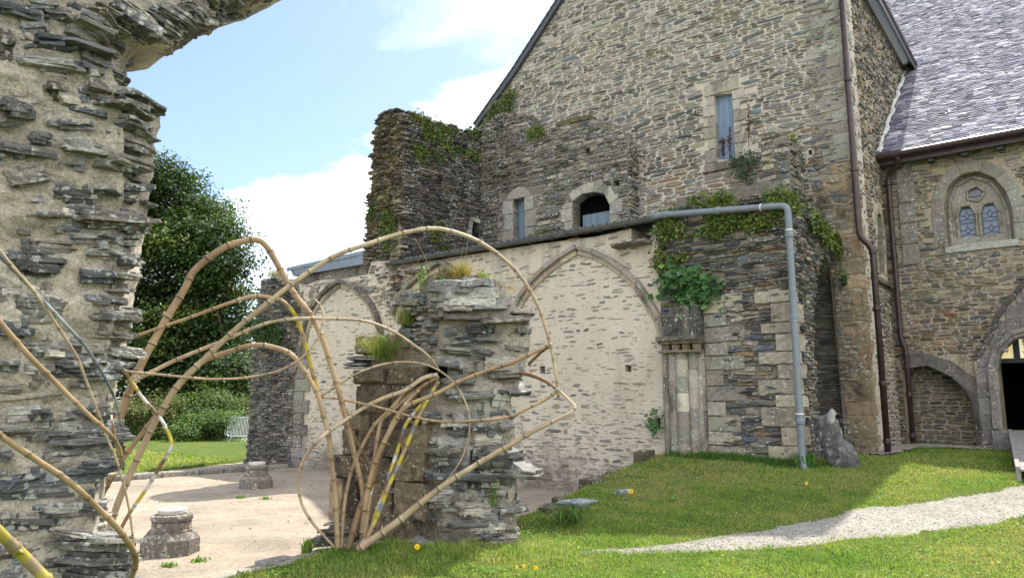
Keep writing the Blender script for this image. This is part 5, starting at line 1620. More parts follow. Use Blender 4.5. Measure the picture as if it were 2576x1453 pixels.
def jslab(acc, fr, x0, x1, y0, y1, t, out=None, seed=0, dark=1.0, K=18, emb=0.34, nl=None, taper=0.75):
    g = np.random.default_rng(seed)
    p, q = fr.px(x0, y0), fr.px(x1, y1)
    L = math.hypot(q[0]-p[0], q[1]-p[1]); 
    mid = ((p[0]+q[0])/2, (p[1]+q[1])/2)
    Hh = abs(fr.px((x0+x1)/2, (y0+y1)/2-t/2)[1]-fr.px((x0+x1)/2, (y0+y1)/2+t/2)[1])
    ax = fr.u*(q[0]-p[0])/L+ZV*(q[1]-p[1])/L
    an = fr.n*0.98+ZV*g.normal(-0.05, 0.12); az = np.cross(ax, an); az = az if az[2] > 0 else -az
    az /= np.linalg.norm(az)
    if out is None: out = g.uniform(0.025, 0.11)
    D = emb+out
    pal = [(0.085, 0.092, 0.10), (0.14, 0.14, 0.135), (0.20, 0.19, 0.17), (0.11, 0.105, 0.10), (0.16, 0.14, 0.12), (0.24, 0.22, 0.185)]
    c = np.array(pal[g.integers(len(pal))])*dark
    slab(acc, fr.p(mid[0], mid[1], out-D/2), ax, an, az, L*1.04, D, Hh, (nl if nl else max(2, min(6, int(Hh/0.026)))), seed, c, np.array([0.30, 0.31, 0.30]), K=K, taper=taper)
Z1 = [(0,240,10,70,40),(340,560,30,110,45),(220,560,60,150,34),(560,940,90,190,70),(720,940,50,150,90),(900,1070,60,100,80),(90,250,160,170,90),(0,60,230,250,110),(100,380,240,270,40),(60,430,320,370,60),(410,540,300,350,55),(210,340,440,450,80),(0,180,520,550,50),(430,580,460,490,55),(350,550,540,590,35),(270,480,640,660,50),(140,270,680,700,36),(520,610,650,660,40),(300,520,730,760,52),(0,270,720,770,26),(290,450,810,820,22),(520,730,810,860,52),(250,490,940,950,76),(30,240,900,870,70),(100,370,1070,1070,22),(310,520,1010,1030,26),(370,750,1100,1120,50),(480,740,1160,1165,36),(140,410,1220,1240,50),(70,170,1150,1160,26),(440,730,1270,1310,50),(80,350,1310,1330,80),(360,600,1390,1400,36),(200,330,590,600,24),(0,120,620,610,30),(540,700,980,1000,30),(240,420,1130,1140,24)]
Z2 = [(0,120,45,50,50),(60,350,90,100,100),(450,560,45,50,36),(420,690,130,130,44),(480,550,185,190,30),(310,430,180,185,30),(0,140,185,200,44),(560,680,240,245,26),(230,440,245,240,26),(440,745,300,322,32),(280,650,355,365,38),(0,330,280,290,20),(260,610,430,430,62),(0,100,390,390,26),(140,250,440,430,38),(0,130,480,485,26),(340,430,500,500,14),(0,330,570,530,36),(140,250,630,625,42),(360,400,610,605,26),(0,170,690,690,26),(220,400,680,670,38),(260,650,760,725,72),(20,580,960,900,95),(170,560,890,865,40),(0,510,1035,1010,34),(200,530,1100,1095,44),(300,420,1130,1130,26),(0,330,1190,1200,44),(160,330,1230,1230,34),(0,140,1330,1320,50),(200,380,1375,1350,60),(0,120,1440,1430,44),(0,60,830,820,40),(430,560,640,620,50)]
a = Acc(); k = 0
# rough lumps of stone bedded in the mortar between the slates
gq = np.random.default_rng(55)
for j in range(150):
    x = gq.uniform(-30, 300); y = gq.uniform(-10, 1450); w_ = gq.uniform(25, 90); t = gq.uniform(14, 40)
    tl = (726-y)/726*14*gq.uniform(.4, 1.2)*w_/95
    if x+w_ > np.interp(y, [0, 85, 200, 700, 1100, 1200, 1300, 1400], [520, 216, 290, 290, 250, 236, 240, 290])-4: continue
    jslab(a, FJ, x, x+w_, y-tl/2, y+tl/2, t, out=gq.uniform(-.01, .05), seed=5000+j, dark=gq.uniform(1.3, 2.6), K=14, nl=2, taper=.5)
for (x0, x1, y0, y1, t) in Z1:
    t = t*1.6
    edge = x1 > 600
    jslab(a, FJ, x0*.5-(14 if x0 == 0 else 0), x1*.5-(8 if edge else 0), y0*.5, y1*.5, t*.5, seed=100+k, dark=0.95 if k % 3 else 1.3); k += 1
for (x0, x1, y0, y1, t) in Z2:
    t = t*1.5
    jslab(a, FJ, x0*.5-(14 if x0 == 0 else 0), x1*.5, 726.5+y0*.5, 726.5+y1*.5, t*.5, seed=100+k, dark=0.95 if k % 3 else 1.3); k += 1
# thin slates of the splayed edge
FS = Frame(i1[12], (R2[len(R2)//2]-R1[len(R1)//2])/np.linalg.norm(R2[len(R2)//2]-R1[len(R1)//2]), np.array([0.9, -0.35, 0]))
az2 = R(8); FS = Frame((-3.22, 6.2, 0), np.array([math.sin(az2), math.cos(az2), 0]), np.array([math.cos(az2), -math.sin(az2), 0]))
for (x0, x1, y0, y1, t, o) in [(322,418,232,284,17,.06),(305,392,255,308,9,.05),(320,388,310,340,16,.04),(330,388,362,382,13,.04),(300,390,400,432,14,.04),(330,388,470,474,18,.05),(320,374,560,562,22,.05),(318,366,582,584,16,.03),(330,362,612,613,13,.04),(310,368,655,662,18,.05),(300,356,690,700,14,.04),(300,350,725,728,12,.03),(280,344,790,792,20,.05),(300,340,842,846,14,.03),(290,372,880,886,13,.10),(280,330,905,908,16,.03),(250,305,940,944,32,.03),(268,322,1095,1088,34,.06),(240,288,1175,1165,40,.05),(236,270,1272,1270,18,.05),(200,322,1362,1360,40,.16),(205,326,1408,1405,36,.14),(220,330,1450,1448,34,.16),(195,312,1342,1340,10,.14)]:
    jslab(a, FS, x0, x1, y0, y1, t, out=o, seed=300+k, emb=0.3); k += 1
# underside slabs of the broken arch
g = np.random.default_rng(12)
FU = FJ.off(-0.38)
for (x0, x1, y0, y1, t) in [(300,460,100,108,26),(420,500,86,70,30),(480,560,66,46,26),(540,640,40,16,22),(600,690,12,-6,22),(300,345,150,152,22),(296,330,180,184,18),(240,330,110,130,26),(640,760,-10,-50,30)]:
    jslab(a, FU, x0, x1, y0, y1, t, out=g.uniform(-.02, .06), seed=400+k, emb=.4, dark=1.1); k += 1
o = a.build('slate_slabs', M['slate_rock'], JW)
ES.build('edge_slates', M['slate_rock'], JW)

# ------------------------------------------------------------------ broken pillar in the middle
NP = at_depth(1095, 1390, 8.50); NP[2] = 0
uL = np.array([0.79, -0.613, 0]); nL = np.array([-0.613, -0.79, 0])
FL = Frame(NP, uL, nL)
Rp = at_depth(1325, 1380, 8.78); Rp[2] = 0
uR = (Rp-NP); uR /= np.linalg.norm(uR); nR = np.array([uR[1], -uR[0], 0])
FR = Frame(NP, uR, nR)
PI_ = thing('broken_pillar', 'broken stone pillar of layered slate and brown blocks with grass on top, beside the bamboo', 'pillar', (NP[0], NP[1]+.5, 0.0))
rows = [(1400, 850, 1322), (1340, 852, 1300), (1300, 852, 1286), (1240, 852, 1288), (1190, 852, 1300), (1150, 856, 1284), (1100, 880, 1290), (1055, 900, 1290), (1000, 908, 1284), (940, 912, 1318), (900, 930, 1326), (860, 985, 1330), (800, 1012, 1336), (785, 1030, 1338), (762, 1045, 1284), (735, 1050, 1278), (712, 1062, 1262), (698, 1085, 1215)]
Lz = [FL.px(x, y) for y, x, _ in rows]; Rz = [FR.px(x, y) for y, _, x in rows]
zs = np.arange(-0.35, min(Lz[-1][1], Rz[-1][1])+0.02, 0.045)
lu = np.interp(zs, [p[1] for p in Lz], [p[0] for p in Lz]); ru = np.interp(zs, [p[1] for p in Rz], [p[0] for p in Rz])
back = np.array([-0.03, 0.95, 0]); back /= np.linalg.norm(back)
V = []; Cc = []
NA, NB = 16, 16
for z, l, r in zip(zs, lu, ru):
    topf = np.clip((z-(zs[-1]-0.35))/0.35, 0, 1)
    L = FL.p(l, z); N0 = FL.p(0, z, -0.10); Rr = FR.p(r, z)
    RB = Rr+back*(0.95-0.4*topf); LB = L+back*(0.55)
    if topf > 0:
        N0 = N0+back*0.22*topf
    loop = [L, N0, Rr, RB, LB]
    cnt = [NA, NB, 10, 14, 8]
    for q in range(5):
        p0, p1 = loop[q], loop[(q+1) % 5]
        for k in range(cnt[q]): V.append(p0+(p1-p0)*k/cnt[q])
V = np.array(V); K = sum([NA, NB, 10, 14, 8]); m = len(zs)
ctr = np.repeat(V.reshape(m, K, 3).mean(1), K, axis=0)
rad = V-ctr; rad[:, 2] = 0; rad /= np.linalg.norm(rad, axis=1)[:, None]+1e-9
d = 0.10*fbm(V[:, 0]*2.6, V[:, 2]*3.4, V[:, 1]*2.6, 3, 3)+0.035*fbm(V[:, 0]*10, V[:, 2]*13, V[:, 1]*10, 6, 3)
V = V+rad*d[:, None]; V[:, 2] += 0.03*vnoise(V[:, 0]*7, V[:, 1]*7, V[:, 2]*5, 2)
I = np.arange(m*K).reshape(m, K); F = []
F = np.stack([I[:-1], np.roll(I, -1, 1)[:-1], np.roll(I, -1, 1)[1:], I[1:]], -1).reshape(-1, 4)
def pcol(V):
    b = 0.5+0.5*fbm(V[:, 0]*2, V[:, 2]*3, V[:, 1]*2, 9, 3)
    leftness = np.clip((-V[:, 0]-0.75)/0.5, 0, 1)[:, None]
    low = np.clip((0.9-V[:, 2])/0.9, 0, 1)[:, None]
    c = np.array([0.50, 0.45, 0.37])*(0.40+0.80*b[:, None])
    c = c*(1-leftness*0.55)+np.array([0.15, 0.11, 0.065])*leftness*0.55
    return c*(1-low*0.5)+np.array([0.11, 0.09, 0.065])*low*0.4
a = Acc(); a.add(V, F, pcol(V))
# lumpy top
tr_ = V.reshape(m, K, 3)[-1]; c0 = tr_.mean(0)
ringv = [tr_]; 
for t, hgt in ((0.75, 0.05), (0.45, 0.09), (0.15, 0.11)):
    q = c0+(tr_-c0)*t; q[:, 2] += hgt+0.05*vnoise(q[:, 0]*8, q[:, 1]*8, 0, 3); ringv.append(q)
TV = np.concatenate(ringv+[c0[None]+np.array([[0, 0, .12]])]); F = []
for r_ in range(3):
    for k in range(K): F.append((r_*K+k, r_*K+(k+1) % K, (r_+1)*K+(k+1) % K, (r_+1)*K+k))
for k in range(K): F.append((3*K+k, 3*K+(k+1) % K, 4*K))
a.add(TV, F, np.tile((0.20, 0.16, 0.10), (len(TV), 1)))
o = a.build('mortar_core', M['old_mortar'], PI_, smooth=True); fix_normals(o)
def px_block(acc, fr, x0, x1, y0, y1, n1, col, n0=-0.25, **kw):
    p, q = fr.px(x0, y1), fr.px(x1, y0)
    block(acc, fr, p[0], q[0], p[1], q[1], n0, n1, col, **kw)
a = Acc()
gb = lambda k=1.0: np.array([0.12, 0.095, 0.062])*RNG.uniform(.6, 1.5)*k
for (x0, x1, y0, y1, n_, k) in [(897, 1000, 836, 890, .05, 1.3), (902, 976, 928, 964, .10, 1.2), (980, 1072, 922, 968, .06, .8), (904, 986, 968, 1036, .08, .9), (989, 1046, 968, 1028, .05, 1), (876, 936, 1040, 1078, .08, 1), (939, 1040, 1034, 1078, .05, .9), (872, 906, 1080, 1142, .08, 1.1), (909, 1012, 1080, 1146, .06, .85), (1015, 1075, 1070, 1140, .04, 1.6), (842, 900, 1144, 1196, .09, 1.15), (903, 988, 1150, 1212, .06, .9), (991, 1068, 1144, 1210, .04, 1.5), (840, 872, 1199, 1304, .10, 1.9), (875, 908, 1199, 1304, .06, .6), (911, 990, 1216, 1304, .05, 1.0), (993, 1075, 1214, 1294, .04, 1.9), (860, 935, 1307, 1345, .08, .8), (938, 1040, 1300, 1372, .06, .9)]:
    px_block(a, FL, x0, x1, y0, y1, n_, gb(k), bev=0.02, jit=0.012, rough=0.012)
o = a.build('brown_ashlar', M['granite_brown'], PI_); fix_normals(o)
# mossy spreading foot on the left
a = Acc()
for j, (x0, x1, y, t, o_) in enumerate([(800, 905, 1352, 24, .24), (815, 960, 1335, 18, .18), (830, 900, 1318, 16, .14), (880, 1060, 1366, 26, .2), (1040, 1200, 1376, 30, .14), (1180, 1320, 1378, 26, .12)]):
    jslab(a, FL if x1 < 1100 else FR, x0, x1, y, y, t, out=o_, seed=600+j, emb=.5, dark=1.1)
o = a.build('mossy_foot', M['granite_brown'], PI_)
a = Acc(); k = 0
pa = lambda v: 805+.257*v
S1 = [(1145,1400,440,415,35,.10),(1120,1590,548,560,56,.20),(1590,2070,560,530,66,.18),(1850,2110,505,520,34,.13),(1600,1790,465,440,40,.10),(1180,1490,870,910,48,.12),(1500,1720,860,900,42,.08),(1510,1720,760,770,32,.09),(1900,2060,680,690,46,.10),(1780,2040,830,860,56,.08),(1110,1410,960,1010,46,.08),(1640,2020,1085,1065,170,.07),(1140,1550,1160,1140,38,.05),(1730,2085,1250,1250,46,.16),(1280,1710,1340,1320,100,.10),(1150,1700,1280,1275,28,.08),(1560,1680,950,960,30,.05),(1200,1520,820,790,50,.03),(1750,2050,600,605,40,.06),(1850,2050,745,750,30,.08),(1320,1560,700,700,90,.0),(1250,1500,1050,1060,70,.02),(930,1120,640,650,60,.06),(740,1010,385,395,60,.18),(830,960,470,480,40,.1)]
for (x0, x1, y0, y1, t, o_) in S1:
    jslab(a, FR if x0 > 1050 else FL, pa(x0), pa(x1), 657+.257*y0, 657+.257*y1, t*.257, out=o_, seed=700+k, dark=.85 if k % 2 else 1.15, emb=.4); k += 1
S2 = [(1080,1500,130,130,54,.10),(1520,1690,110,90,54,.10),(1120,1290,230,240,44,.06),(1530,1620,180,180,30,.08),(760,1170,350,350,100,.03),(990,1170,490,480,60,.06),(1580,1770,400,390,74,.14),(900,1600,550,545,60,.14),(1560,1915,535,530,70,.22),(1100,1450,640,640,50,.02),(980,1290,800,790,100,.04),(1490,1780,865,825,56,.14),(1120,1550,960,950,100,.06),(1370,1560,1060,1040,80,.08),(1010,1200,1000,1000,80,.03),(560,820,700,700,150,.02),(1600,1720,720,740,110,.04),(1300,1560,300,300,60,.04),(1180,1330,900,905,40,.08),(1560,1720,1010,1020,80,.06),(700,960,900,910,90,.03)]
for (x0, x1, y0, y1, t, o_) in S2:
    x0, x1 = 805+.2907*x0, 805+.2907*x1
    jslab(a, FR if x0 > 1060 else FL, x0, x1, 1030+.2907*y0, 1030+.2907*y1, t*.2907, out=o_, seed=700+k, dark=.85 if k % 2 else 1.15, emb=.4); k += 1
g = np.random.default_rng(78)
for j in range(52):    # squat lumps of stone bedded in the rubble face
    y = g.uniform(790, 1380); x = g.uniform(1085, 1290); w_ = g.uniform(30, 110); t = g.uniform(16, 50)
    if x+w_ > np.interp(y, [785, 960, 1000, 1290, 1380], [1338, 1325, 1290, 1292, 1320]): x = 1290-w_
    jslab(a, FR, x, x+w_, y+g.normal(0, 3), y+g.normal(0, 3), t, out=g.uniform(-.01, .07), seed=6000+j, K=13, dark=g.choice([.6, .9, 1.3, 1.7, 2.4]), nl=2, taper=.45)
for j in range(34):
    y = g.uniform(735, 1060); x = g.uniform(1000, 1075); w_ = g.uniform(20, 50); t = g.uniform(10, 26)
    if 890 < y < 1035: continue
    jslab(a, FL, x, min(x+w_, 1092), y, y+g.normal(0, 3), t, out=g.uniform(-.02, .05), seed=6200+j, K=13, dark=g.uniform(.9, 1.8), nl=2, taper=.5)
g = np.random.default_rng(77)
for j in range(24):     # small slates wedged between
    x = g.uniform(1105, 1300); y = g.uniform(770, 1360); w_ = g.uniform(14, 46)
    jslab(a, FR, x, x+w_, y, y+g.normal(0, 3), g.uniform(4, 11), out=g.uniform(.01, .07), seed=900+j, K=11, dark=g.uniform(.8, 1.5))
for j in range(26):
    x = g.uniform(1010, 1080); y = g.choice([g.uniform(740, 900), g.uniform(1040, 1060)]); w_ = g.uniform(14, 40)
    jslab(a, FL, x, x+w_, y, y+g.normal(0, 3), g.uniform(4, 11), out=g.uniform(.0, .06), seed=1000+j, K=11, dark=g.uniform(.9, 1.6))
for j in range(7):      # thin layer under the upper brown block
    jslab(a, FL, 868+g.uniform(0, 12), 925+g.uniform(0, 60), 893+j*4.5, 894+j*4.5, 5, out=.10, seed=1100+j, K=11, dark=1.5)
o = a.build('slate_slabs', M['pillar_rock'], PI_)
# pale lumpy cap
a = Acc()
for j, (x0, x1, y, t, o_) in enumerate([(1105, 1270, 748, 48, .15), (1130, 1250, 722, 34, .10), (1170, 1285, 768, 26, .14), (1060, 1170, 712, 26, .06), (1110, 1180, 770, 30, .17)]):
    jslab(a, FR if x0 > 1090 else FL, x0, x1, y, y, t, out=o_, seed=1200+j, emb=.5, dark=2.4, nl=2, taper=.9)
o = a.build('mortar_cap', M['slate_rock'], PI_)
a = Acc(); box(a, FL, *(lambda p, q: (p[0], q[0], p[1], q[1]))(FL.px(1094, 950), FL.px(1113, 922)), -.08, .11); 
o = a.build('socket_shade_box', M['black'], PI_)  # black box in place of the shade inside the cane hole

# ------------------------------------------------------------------ two column bases on the gravel
def zhit(x, y, z): return hit(x, y, np.array([0, 0, z]), ZV)
def column_base(x, y, scale, rot, label):
    c = zhit(x, y, -0.25); 
    root = thing('column_base', label, 'column base', (c[0], c[1], -0.26), 'column bases standing on the gravel')
    a = Acc()
    prof = [(0.345, 0.0), (0.342, 0.10), (0.338, 0.185), (0.325, 0.20), (0.262, 0.28)]
    g = np.random.default_rng(int(x))
    K = 32
    def rr(r, t, octo):   # octagon radius
        s = math.pi/4; tt_ = (t % s)-s/2
        return r*(math.cos(s/2)/math.cos(tt_))*1.03 if octo else r
    V = []; 
    for (r, z) in prof:
        for k in range(K):
            t = k*2*math.pi/K+rot; q = rr(r, k*2*math.pi/K, True)*(1+g.normal(0, .004)); V.append((q*math.cos(t), q*math.sin(t), z+g.normal(0, .002)))
    F = [(i*K+k, i*K+(k+1) % K, (i+1)*K+(k+1) % K, (i+1)*K+k) for i in range(len(prof)-1) for k in range(K)]
    V = np.array(V)*scale+full_loc(root); a.add(V, F+[tuple(range((len(prof)-1)*K, len(prof)*K))]); o = a.build('octagonal_plinth', M['column_stone'], root); fix_normals(o)
    a = Acc()
    prof = [(0.262, 0.28), (0.262, 0.295), (0.238, 0.30), (0.236, 0.385), (0.238, 0.395), (0.226, 0.40), (0.226, 0.41), (0.250, 0.415), (0.254, 0.45), (0.246, 0.475), (0.20, 0.485)]
    V = []
    for (r, z) in prof:
        for k in range(K):
            t = k*2*math.pi/K; q = r*(1+g.normal(0, .004)); V.append((q*math.cos(t), q*math.sin(t), z+g.normal(0, .0015)))
    F = [(i*K+k, i*K+(k+1) % K, (i+1)*K+(k+1) % K, (i+1)*K+k) for i in range(len(prof)-1) for k in range(K)]
    a.add(np.array(V)*scale+full_loc(root), F+[tuple(range((len(prof)-1)*K, len(prof)*K))]); o = a.build('moulded_drum', M['column_stone'], root); fix_normals(o)
    a = Acc()
    prof = [(0.170, 0.49), (0.172, 0.505), (0.180, 0.515), (0.174, 0.525), (0.178, 0.54), (0.165, 0.553), (0.10, 0.556)]
    V = []
    for (r, z) in prof:
        for k in range(K):
            t = k*2*math.pi/K; V.append((r*math.cos(t), r*math.sin(t), z+g.normal(0, .001)))
    F = [(i*K+k, i*K+(k+1) % K, (i+1)*K+(k+1) % K, (i+1)*K+k) for i in range(len(prof)-1) for k in range(K)]
    a.add(np.array(V)*scale+full_loc(root), F+[tuple(range((len(prof)-1)*K, len(prof)*K))]); o = a.build('shaft_disc', flat('pale_disc', (0.50, 0.47, 0.42), .9, 0, .25, 30, .3) if 'pale_disc' not in bpy.data.materials else bpy.data.materials['pale_disc'], root); fix_normals(o)
column_base(427, 1388, 0.98, 0.3, 'lichen-spotted octagonal column base nearer the camera, in full sun')
column_base(644, 1226, 1.02, 0.5, 'grey octagonal column base farther off in the shade near the pillared wall')

# kerb along the far edge of the gravel
a = Acc(); k0 = zhit(250, 1212, -0.25); k1 = zhit(660, 1183, -0.25); dd = (k1-k0); Lk = np.linalg.norm(dd); dd /= Lk; nk = np.array([dd[1], -dd[0], 0]); FK = Frame(k0*np.array([1, 1, 0]), dd, nk)
x = -3.0; j = 0
while x < Lk+.4:
    l = RNG.uniform(.5, 1.1)
    block(a, FK, x, x+l-.02, -.3, -.13+RNG.normal(0, .012), -.36+RNG.normal(0, .02), RNG.normal(0, .02), np.array((.20, .185, .16))*RNG.uniform(.7, 1.3), bev=.02, jit=.01, rough=.01); x += l
o = a.build('stone_kerb', M['ashlar'], None); fix_normals(o); o['kind'] = 'structure'
# worn sill of the arcade between ruin and pillar, level with the gravel
a = Acc(); s0 = np.array([-3.15, 6.9, 0]); s1 = np.array([-2.15, 8.5, 0]); dd = s1-s0; Ls = np.linalg.norm(dd); dd /= Ls; nn_ = np.array([dd[1], -dd[0], 0])
g = np.random.default_rng(3)
for j in range(9):
    t = -0.5+j*0.33; 
    for q in range(2):
        slab(a, s0+dd*t+nn_*(-.05+q*.34+g.normal(0, .03))+ZV*(-.14+q*.05), dd, nn_, ZV, g.uniform(.34, .48), g.uniform(.34, .44), .12, 2, 1300+j*2+q, (.20, .18, .15), (.34, .31, .26), K=12, taper=.3)
o = a.build('arcade_sill', M['ashlar'], None); tag(o, 'worn flat stone sill running between the archway ruin and the pillar', 'stone sill')
# turf bank and slates where the lawn ends by the gravel
TB = thing('turf_bank', 'cut turf bank with blue slate slabs at the corner of the lawn beside the pillar', 'turf bank', (0.7, 10.8, -0.2))
a = Acc()
bankp = [(0.42, 10.35), (0.50, 10.75), (1.15, 12.0), (1.7, 12.9), (2.3, 13.9), (2.7, 14.6)]
for j, (p, q) in enumerate(zip(bankp[:-1], bankp[1:])):
    p, q = np.array(p), np.array(q); n_ = max(1, int(np.linalg.norm(q-p)/.35))
    for i in range(n_):
        c = p+(q-p)*(i+.5)/n_; d3 = np.array([*(q-p), 0])/np.linalg.norm(q-p)
        h_ = float(lawn_h(c[0]+.2, c[1]))
        slab(a, np.array([c[0]+.06, c[1], (-.3+h_)/2-.05]), d3, np.array([d3[1], -d3[0], 0]), ZV, .58, .30, h_+.26, 4, 1500+j*9+i, (.09, .07, .045), (.12, .11, .06), K=12, taper=.2)
o = a.build('turf_edge', M['granite_brown'], TB)
a = Acc()
for j, (x, y, L_, D_) in enumerate([(1455, 1272, .60, .40), (1570, 1232, .4, .12)]):
    c = ghit(x, y); slab(a, np.array([c[0], c[1], float(lawn_h(c[0], c[1]))+.015]), np.array([.75, .66, 0]), np.array([.66, -.75, 0]), ZV, L_, D_, .05, 2, 1600+j, (.20, .22, .24), (.30, .34, .37), K=11, taper=.3)
o = a.build('slate_slabs', M['slate_rock'], TB)

# leaning weathered block against the buttress
LS = thing('leaning_stone', 'tall eroded grey lichened stone slab leaning on the foot of the grey drainpipe corner', 'carved stone', loc(0.35, -.25, .5))
bs = ghit(2124, 1166); tp = at_depth(2058, 1040, 12.8)
a = Acc(); axis = tp-bs; Lh = np.linalg.norm(axis); axis /= Lh
sx = np.array([.80, -.60, 0]); sx -= axis*np.dot(sx, axis); sx /= np.linalg.norm(sx); sy = np.cross(axis, sx)
K = 40; m = 46; V = []
for i in range(m):
    t = i/(m-1); W_ = np.interp(t, [0, .15, .45, .7, .85, 1], [.25, .26, .245, .23, .21, .13]); D_ = np.interp(t, [0, .5, 1], [.20, .17, .07])
    for k in range(K):
        th_ = 2*math.pi*k/K; c_, s_ = math.cos(th_), math.sin(th_)
        V.append(bs+axis*(t*Lh-.05)+sx*(np.sign(c_)*abs(c_)**.7*W_+.05*math.sin(t*9))+sy*np.sign(s_)*abs(s_)**.7*D_)
V = np.array(V); ctr = np.repeat(V.reshape(m, K, 3).mean(1), K, axis=0); rad = V-ctr; rad /= np.linalg.norm(rad, axis=1)[:, None]+1e-9
al = (V-bs)@axis; ac_ = (V-bs)@sx; ad = (V-bs)@sy
d = .09*fbm(ac_*7, al*2.2, ad*7, 3, 3)+.05*np.abs(vnoise(ac_*16, al*4, ad*12, 5))-.03+.02*vnoise(ac_*30, al*18, ad*30, 7)
V = V+rad*d[:, None]
I = np.arange(m*K).reshape(m, K); F = [tuple(x) for x in np.stack([I[:-1], np.roll(I, -1, 1)[:-1], np.roll(I, -1, 1)[1:], I[1:]], -1).reshape(-1, 4)]+[tuple(I[-1]), tuple(I[0][::-1])]
a.add(V, F, np.tile((.13, .128, .125), (len(V), 1)))
# a knob sticking up on its right side
kc = at_depth(2092, 1046, 12.7); V = []
for i in range(9):
    ph = math.pi*i/8
    for k in range(14):
        t = 2*math.pi*k/14; V.append(kc+np.array([.075*math.sin(ph)*math.cos(t), .07*math.sin(ph)*math.sin(t), .16*math.cos(ph)-.03]))
V = np.array(V); V += .03*np.stack([vnoise(V[:, 0]*18, V[:, 2]*18, 0, s_) for s_ in (1, 2, 3)], -1)
I = np.arange(9*14).reshape(9, 14); F = np.stack([I[:-1], np.roll(I, -1, 1)[:-1], np.roll(I, -1, 1)[1:], I[1:]], -1).reshape(-1, 4)
a.add(V, F, np.tile((.36, .35, .33), (len(V), 1)))
o = a.build('weathered_slab', rock('weathered', var=.5, strat=.5, fine=22, lichen=.58, lcol=(.36, .37, .38), lscale=9, bump=1.0, bdist=.04), LS, smooth=True); fix_normals(o)

# little wooden ramp at the church door
RM = thing('wooden_ramp', 'grey timber ramp leading up to the church doorway at the right edge', 'ramp', loc(5.9, 4.6, .6))
a = Acc(); p0 = zhit(2556, 1188, .55); c0_, c1_ = C.p(dl+.12, dth, -.0), C.p(dl+1.4, dth, -.0)
e0 = np.array([p0[0]+.05, p0[1], .60]); e1 = e0+DV*1.25
for i in range(14):
    t0, t1 = i/14, (i+.93)/14
    A_, B_ = e0+(c0_-e0)*t0, e1+(c1_-e1)*t0; Cq, Dq = e1+(c1_-e1)*t1, e0+(c0_-e0)*t1
    q = [A_, B_, Cq, Dq]; a.add(np.array([v-ZV*.03 for v in q]+q), BOXF)
for (s_, e_) in ((e0, c0_), (e1, c1_)):
    q = [s_-DV*.04-ZV*.28, s_+DV*.02-ZV*.28, e_+DV*.02-ZV*.3, e_-DV*.04-ZV*.3]; a.add(np.array(q+[q[0]+ZV*.32, q[1]+ZV*.32, q[2]+ZV*.34, q[3]+ZV*.34]), BOXF)
o = a.build('ramp_boards', M['wood'], RM); fix_normals(o)

# crowd barriers and a low railing beyond the far lawn
def barrier(px, pyb, Y, label, lean=.06):
    c = at_depth(px, pyb, Y); c[2] = float(lawn_h(c[0], c[1]))
    r = thing('crowd_barrier', label, 'barrier', c, 'steel crowd barriers on the far lawn')
    ux = np.array([.98, -.2, 0]); ux /= np.linalg.norm(ux); up = np.array([.2*lean, .98*lean, 1.0]); up /= np.linalg.norm(up)
    W_, z0_, z1_ = 1.35, .22, 1.10
    a = Acc(); P = [c+ux*x+up*z for x, z in ((-W_/2+.08, z0_), (W_/2-.08, z0_), (W_/2, z0_+.08), (W_/2, z1_-.08), (W_/2-.08, z1_), (-W_/2+.08, z1_), (-W_/2, z1_-.08), (-W_/2, z0_+.08), (-W_/2+.08, z0_))]
    tube(a, P, .028, 8); a.build('frame', M['steel'], r)
    a = Acc()
    for k in range(17):
        x = -W_/2+W_*(k+1)/18; bar(a, c+ux*x+up*z0_, c+ux*x+up*z1_, .013, 5)
    o = a.build('rails', M['steel'], r)
    for x in (-W_*.3, W_*.3):
        a = Acc(); fw = np.array([.2, .98, 0]); bar(a, c+ux*x+up*z0_, c+ux*x-fw*.3, .02, 6); bar(a, c+ux*x+up*z0_, c+ux*x+fw*.3, .02, 6); a.build('foot', M['steel'], r)
barrier(604, 1092, 35.0, 'front steel crowd barrier standing on the far lawn beside the wall end')
barrier(597, 1091, 35.6, 'second steel crowd barrier leaning close behind the front one')
RL = thing('dark_railing', 'low dark iron railing between the barriers and the broken wall end', 'railing', at_depth(640, 1090, 38)*np.array([1, 1, 0]))
a = Acc(); A_ = at_depth(612, 1092, 38); B_ = at_depth(700, 1092, 36); A_[2] = B_[2] = -.17
bar(a, A_+ZV*1.0, B_+ZV*1.0, .03); bar(a, A_+ZV*.12, B_+ZV*.12, .02)
a.build('rail', M['darkiron'], RL)
a = Acc()
for k in range(13): q = A_+(B_-A_)*k/12; bar(a, q, q+ZV*1.0, .016, 5)
a.build('uprights', M['darkiron'], RL)
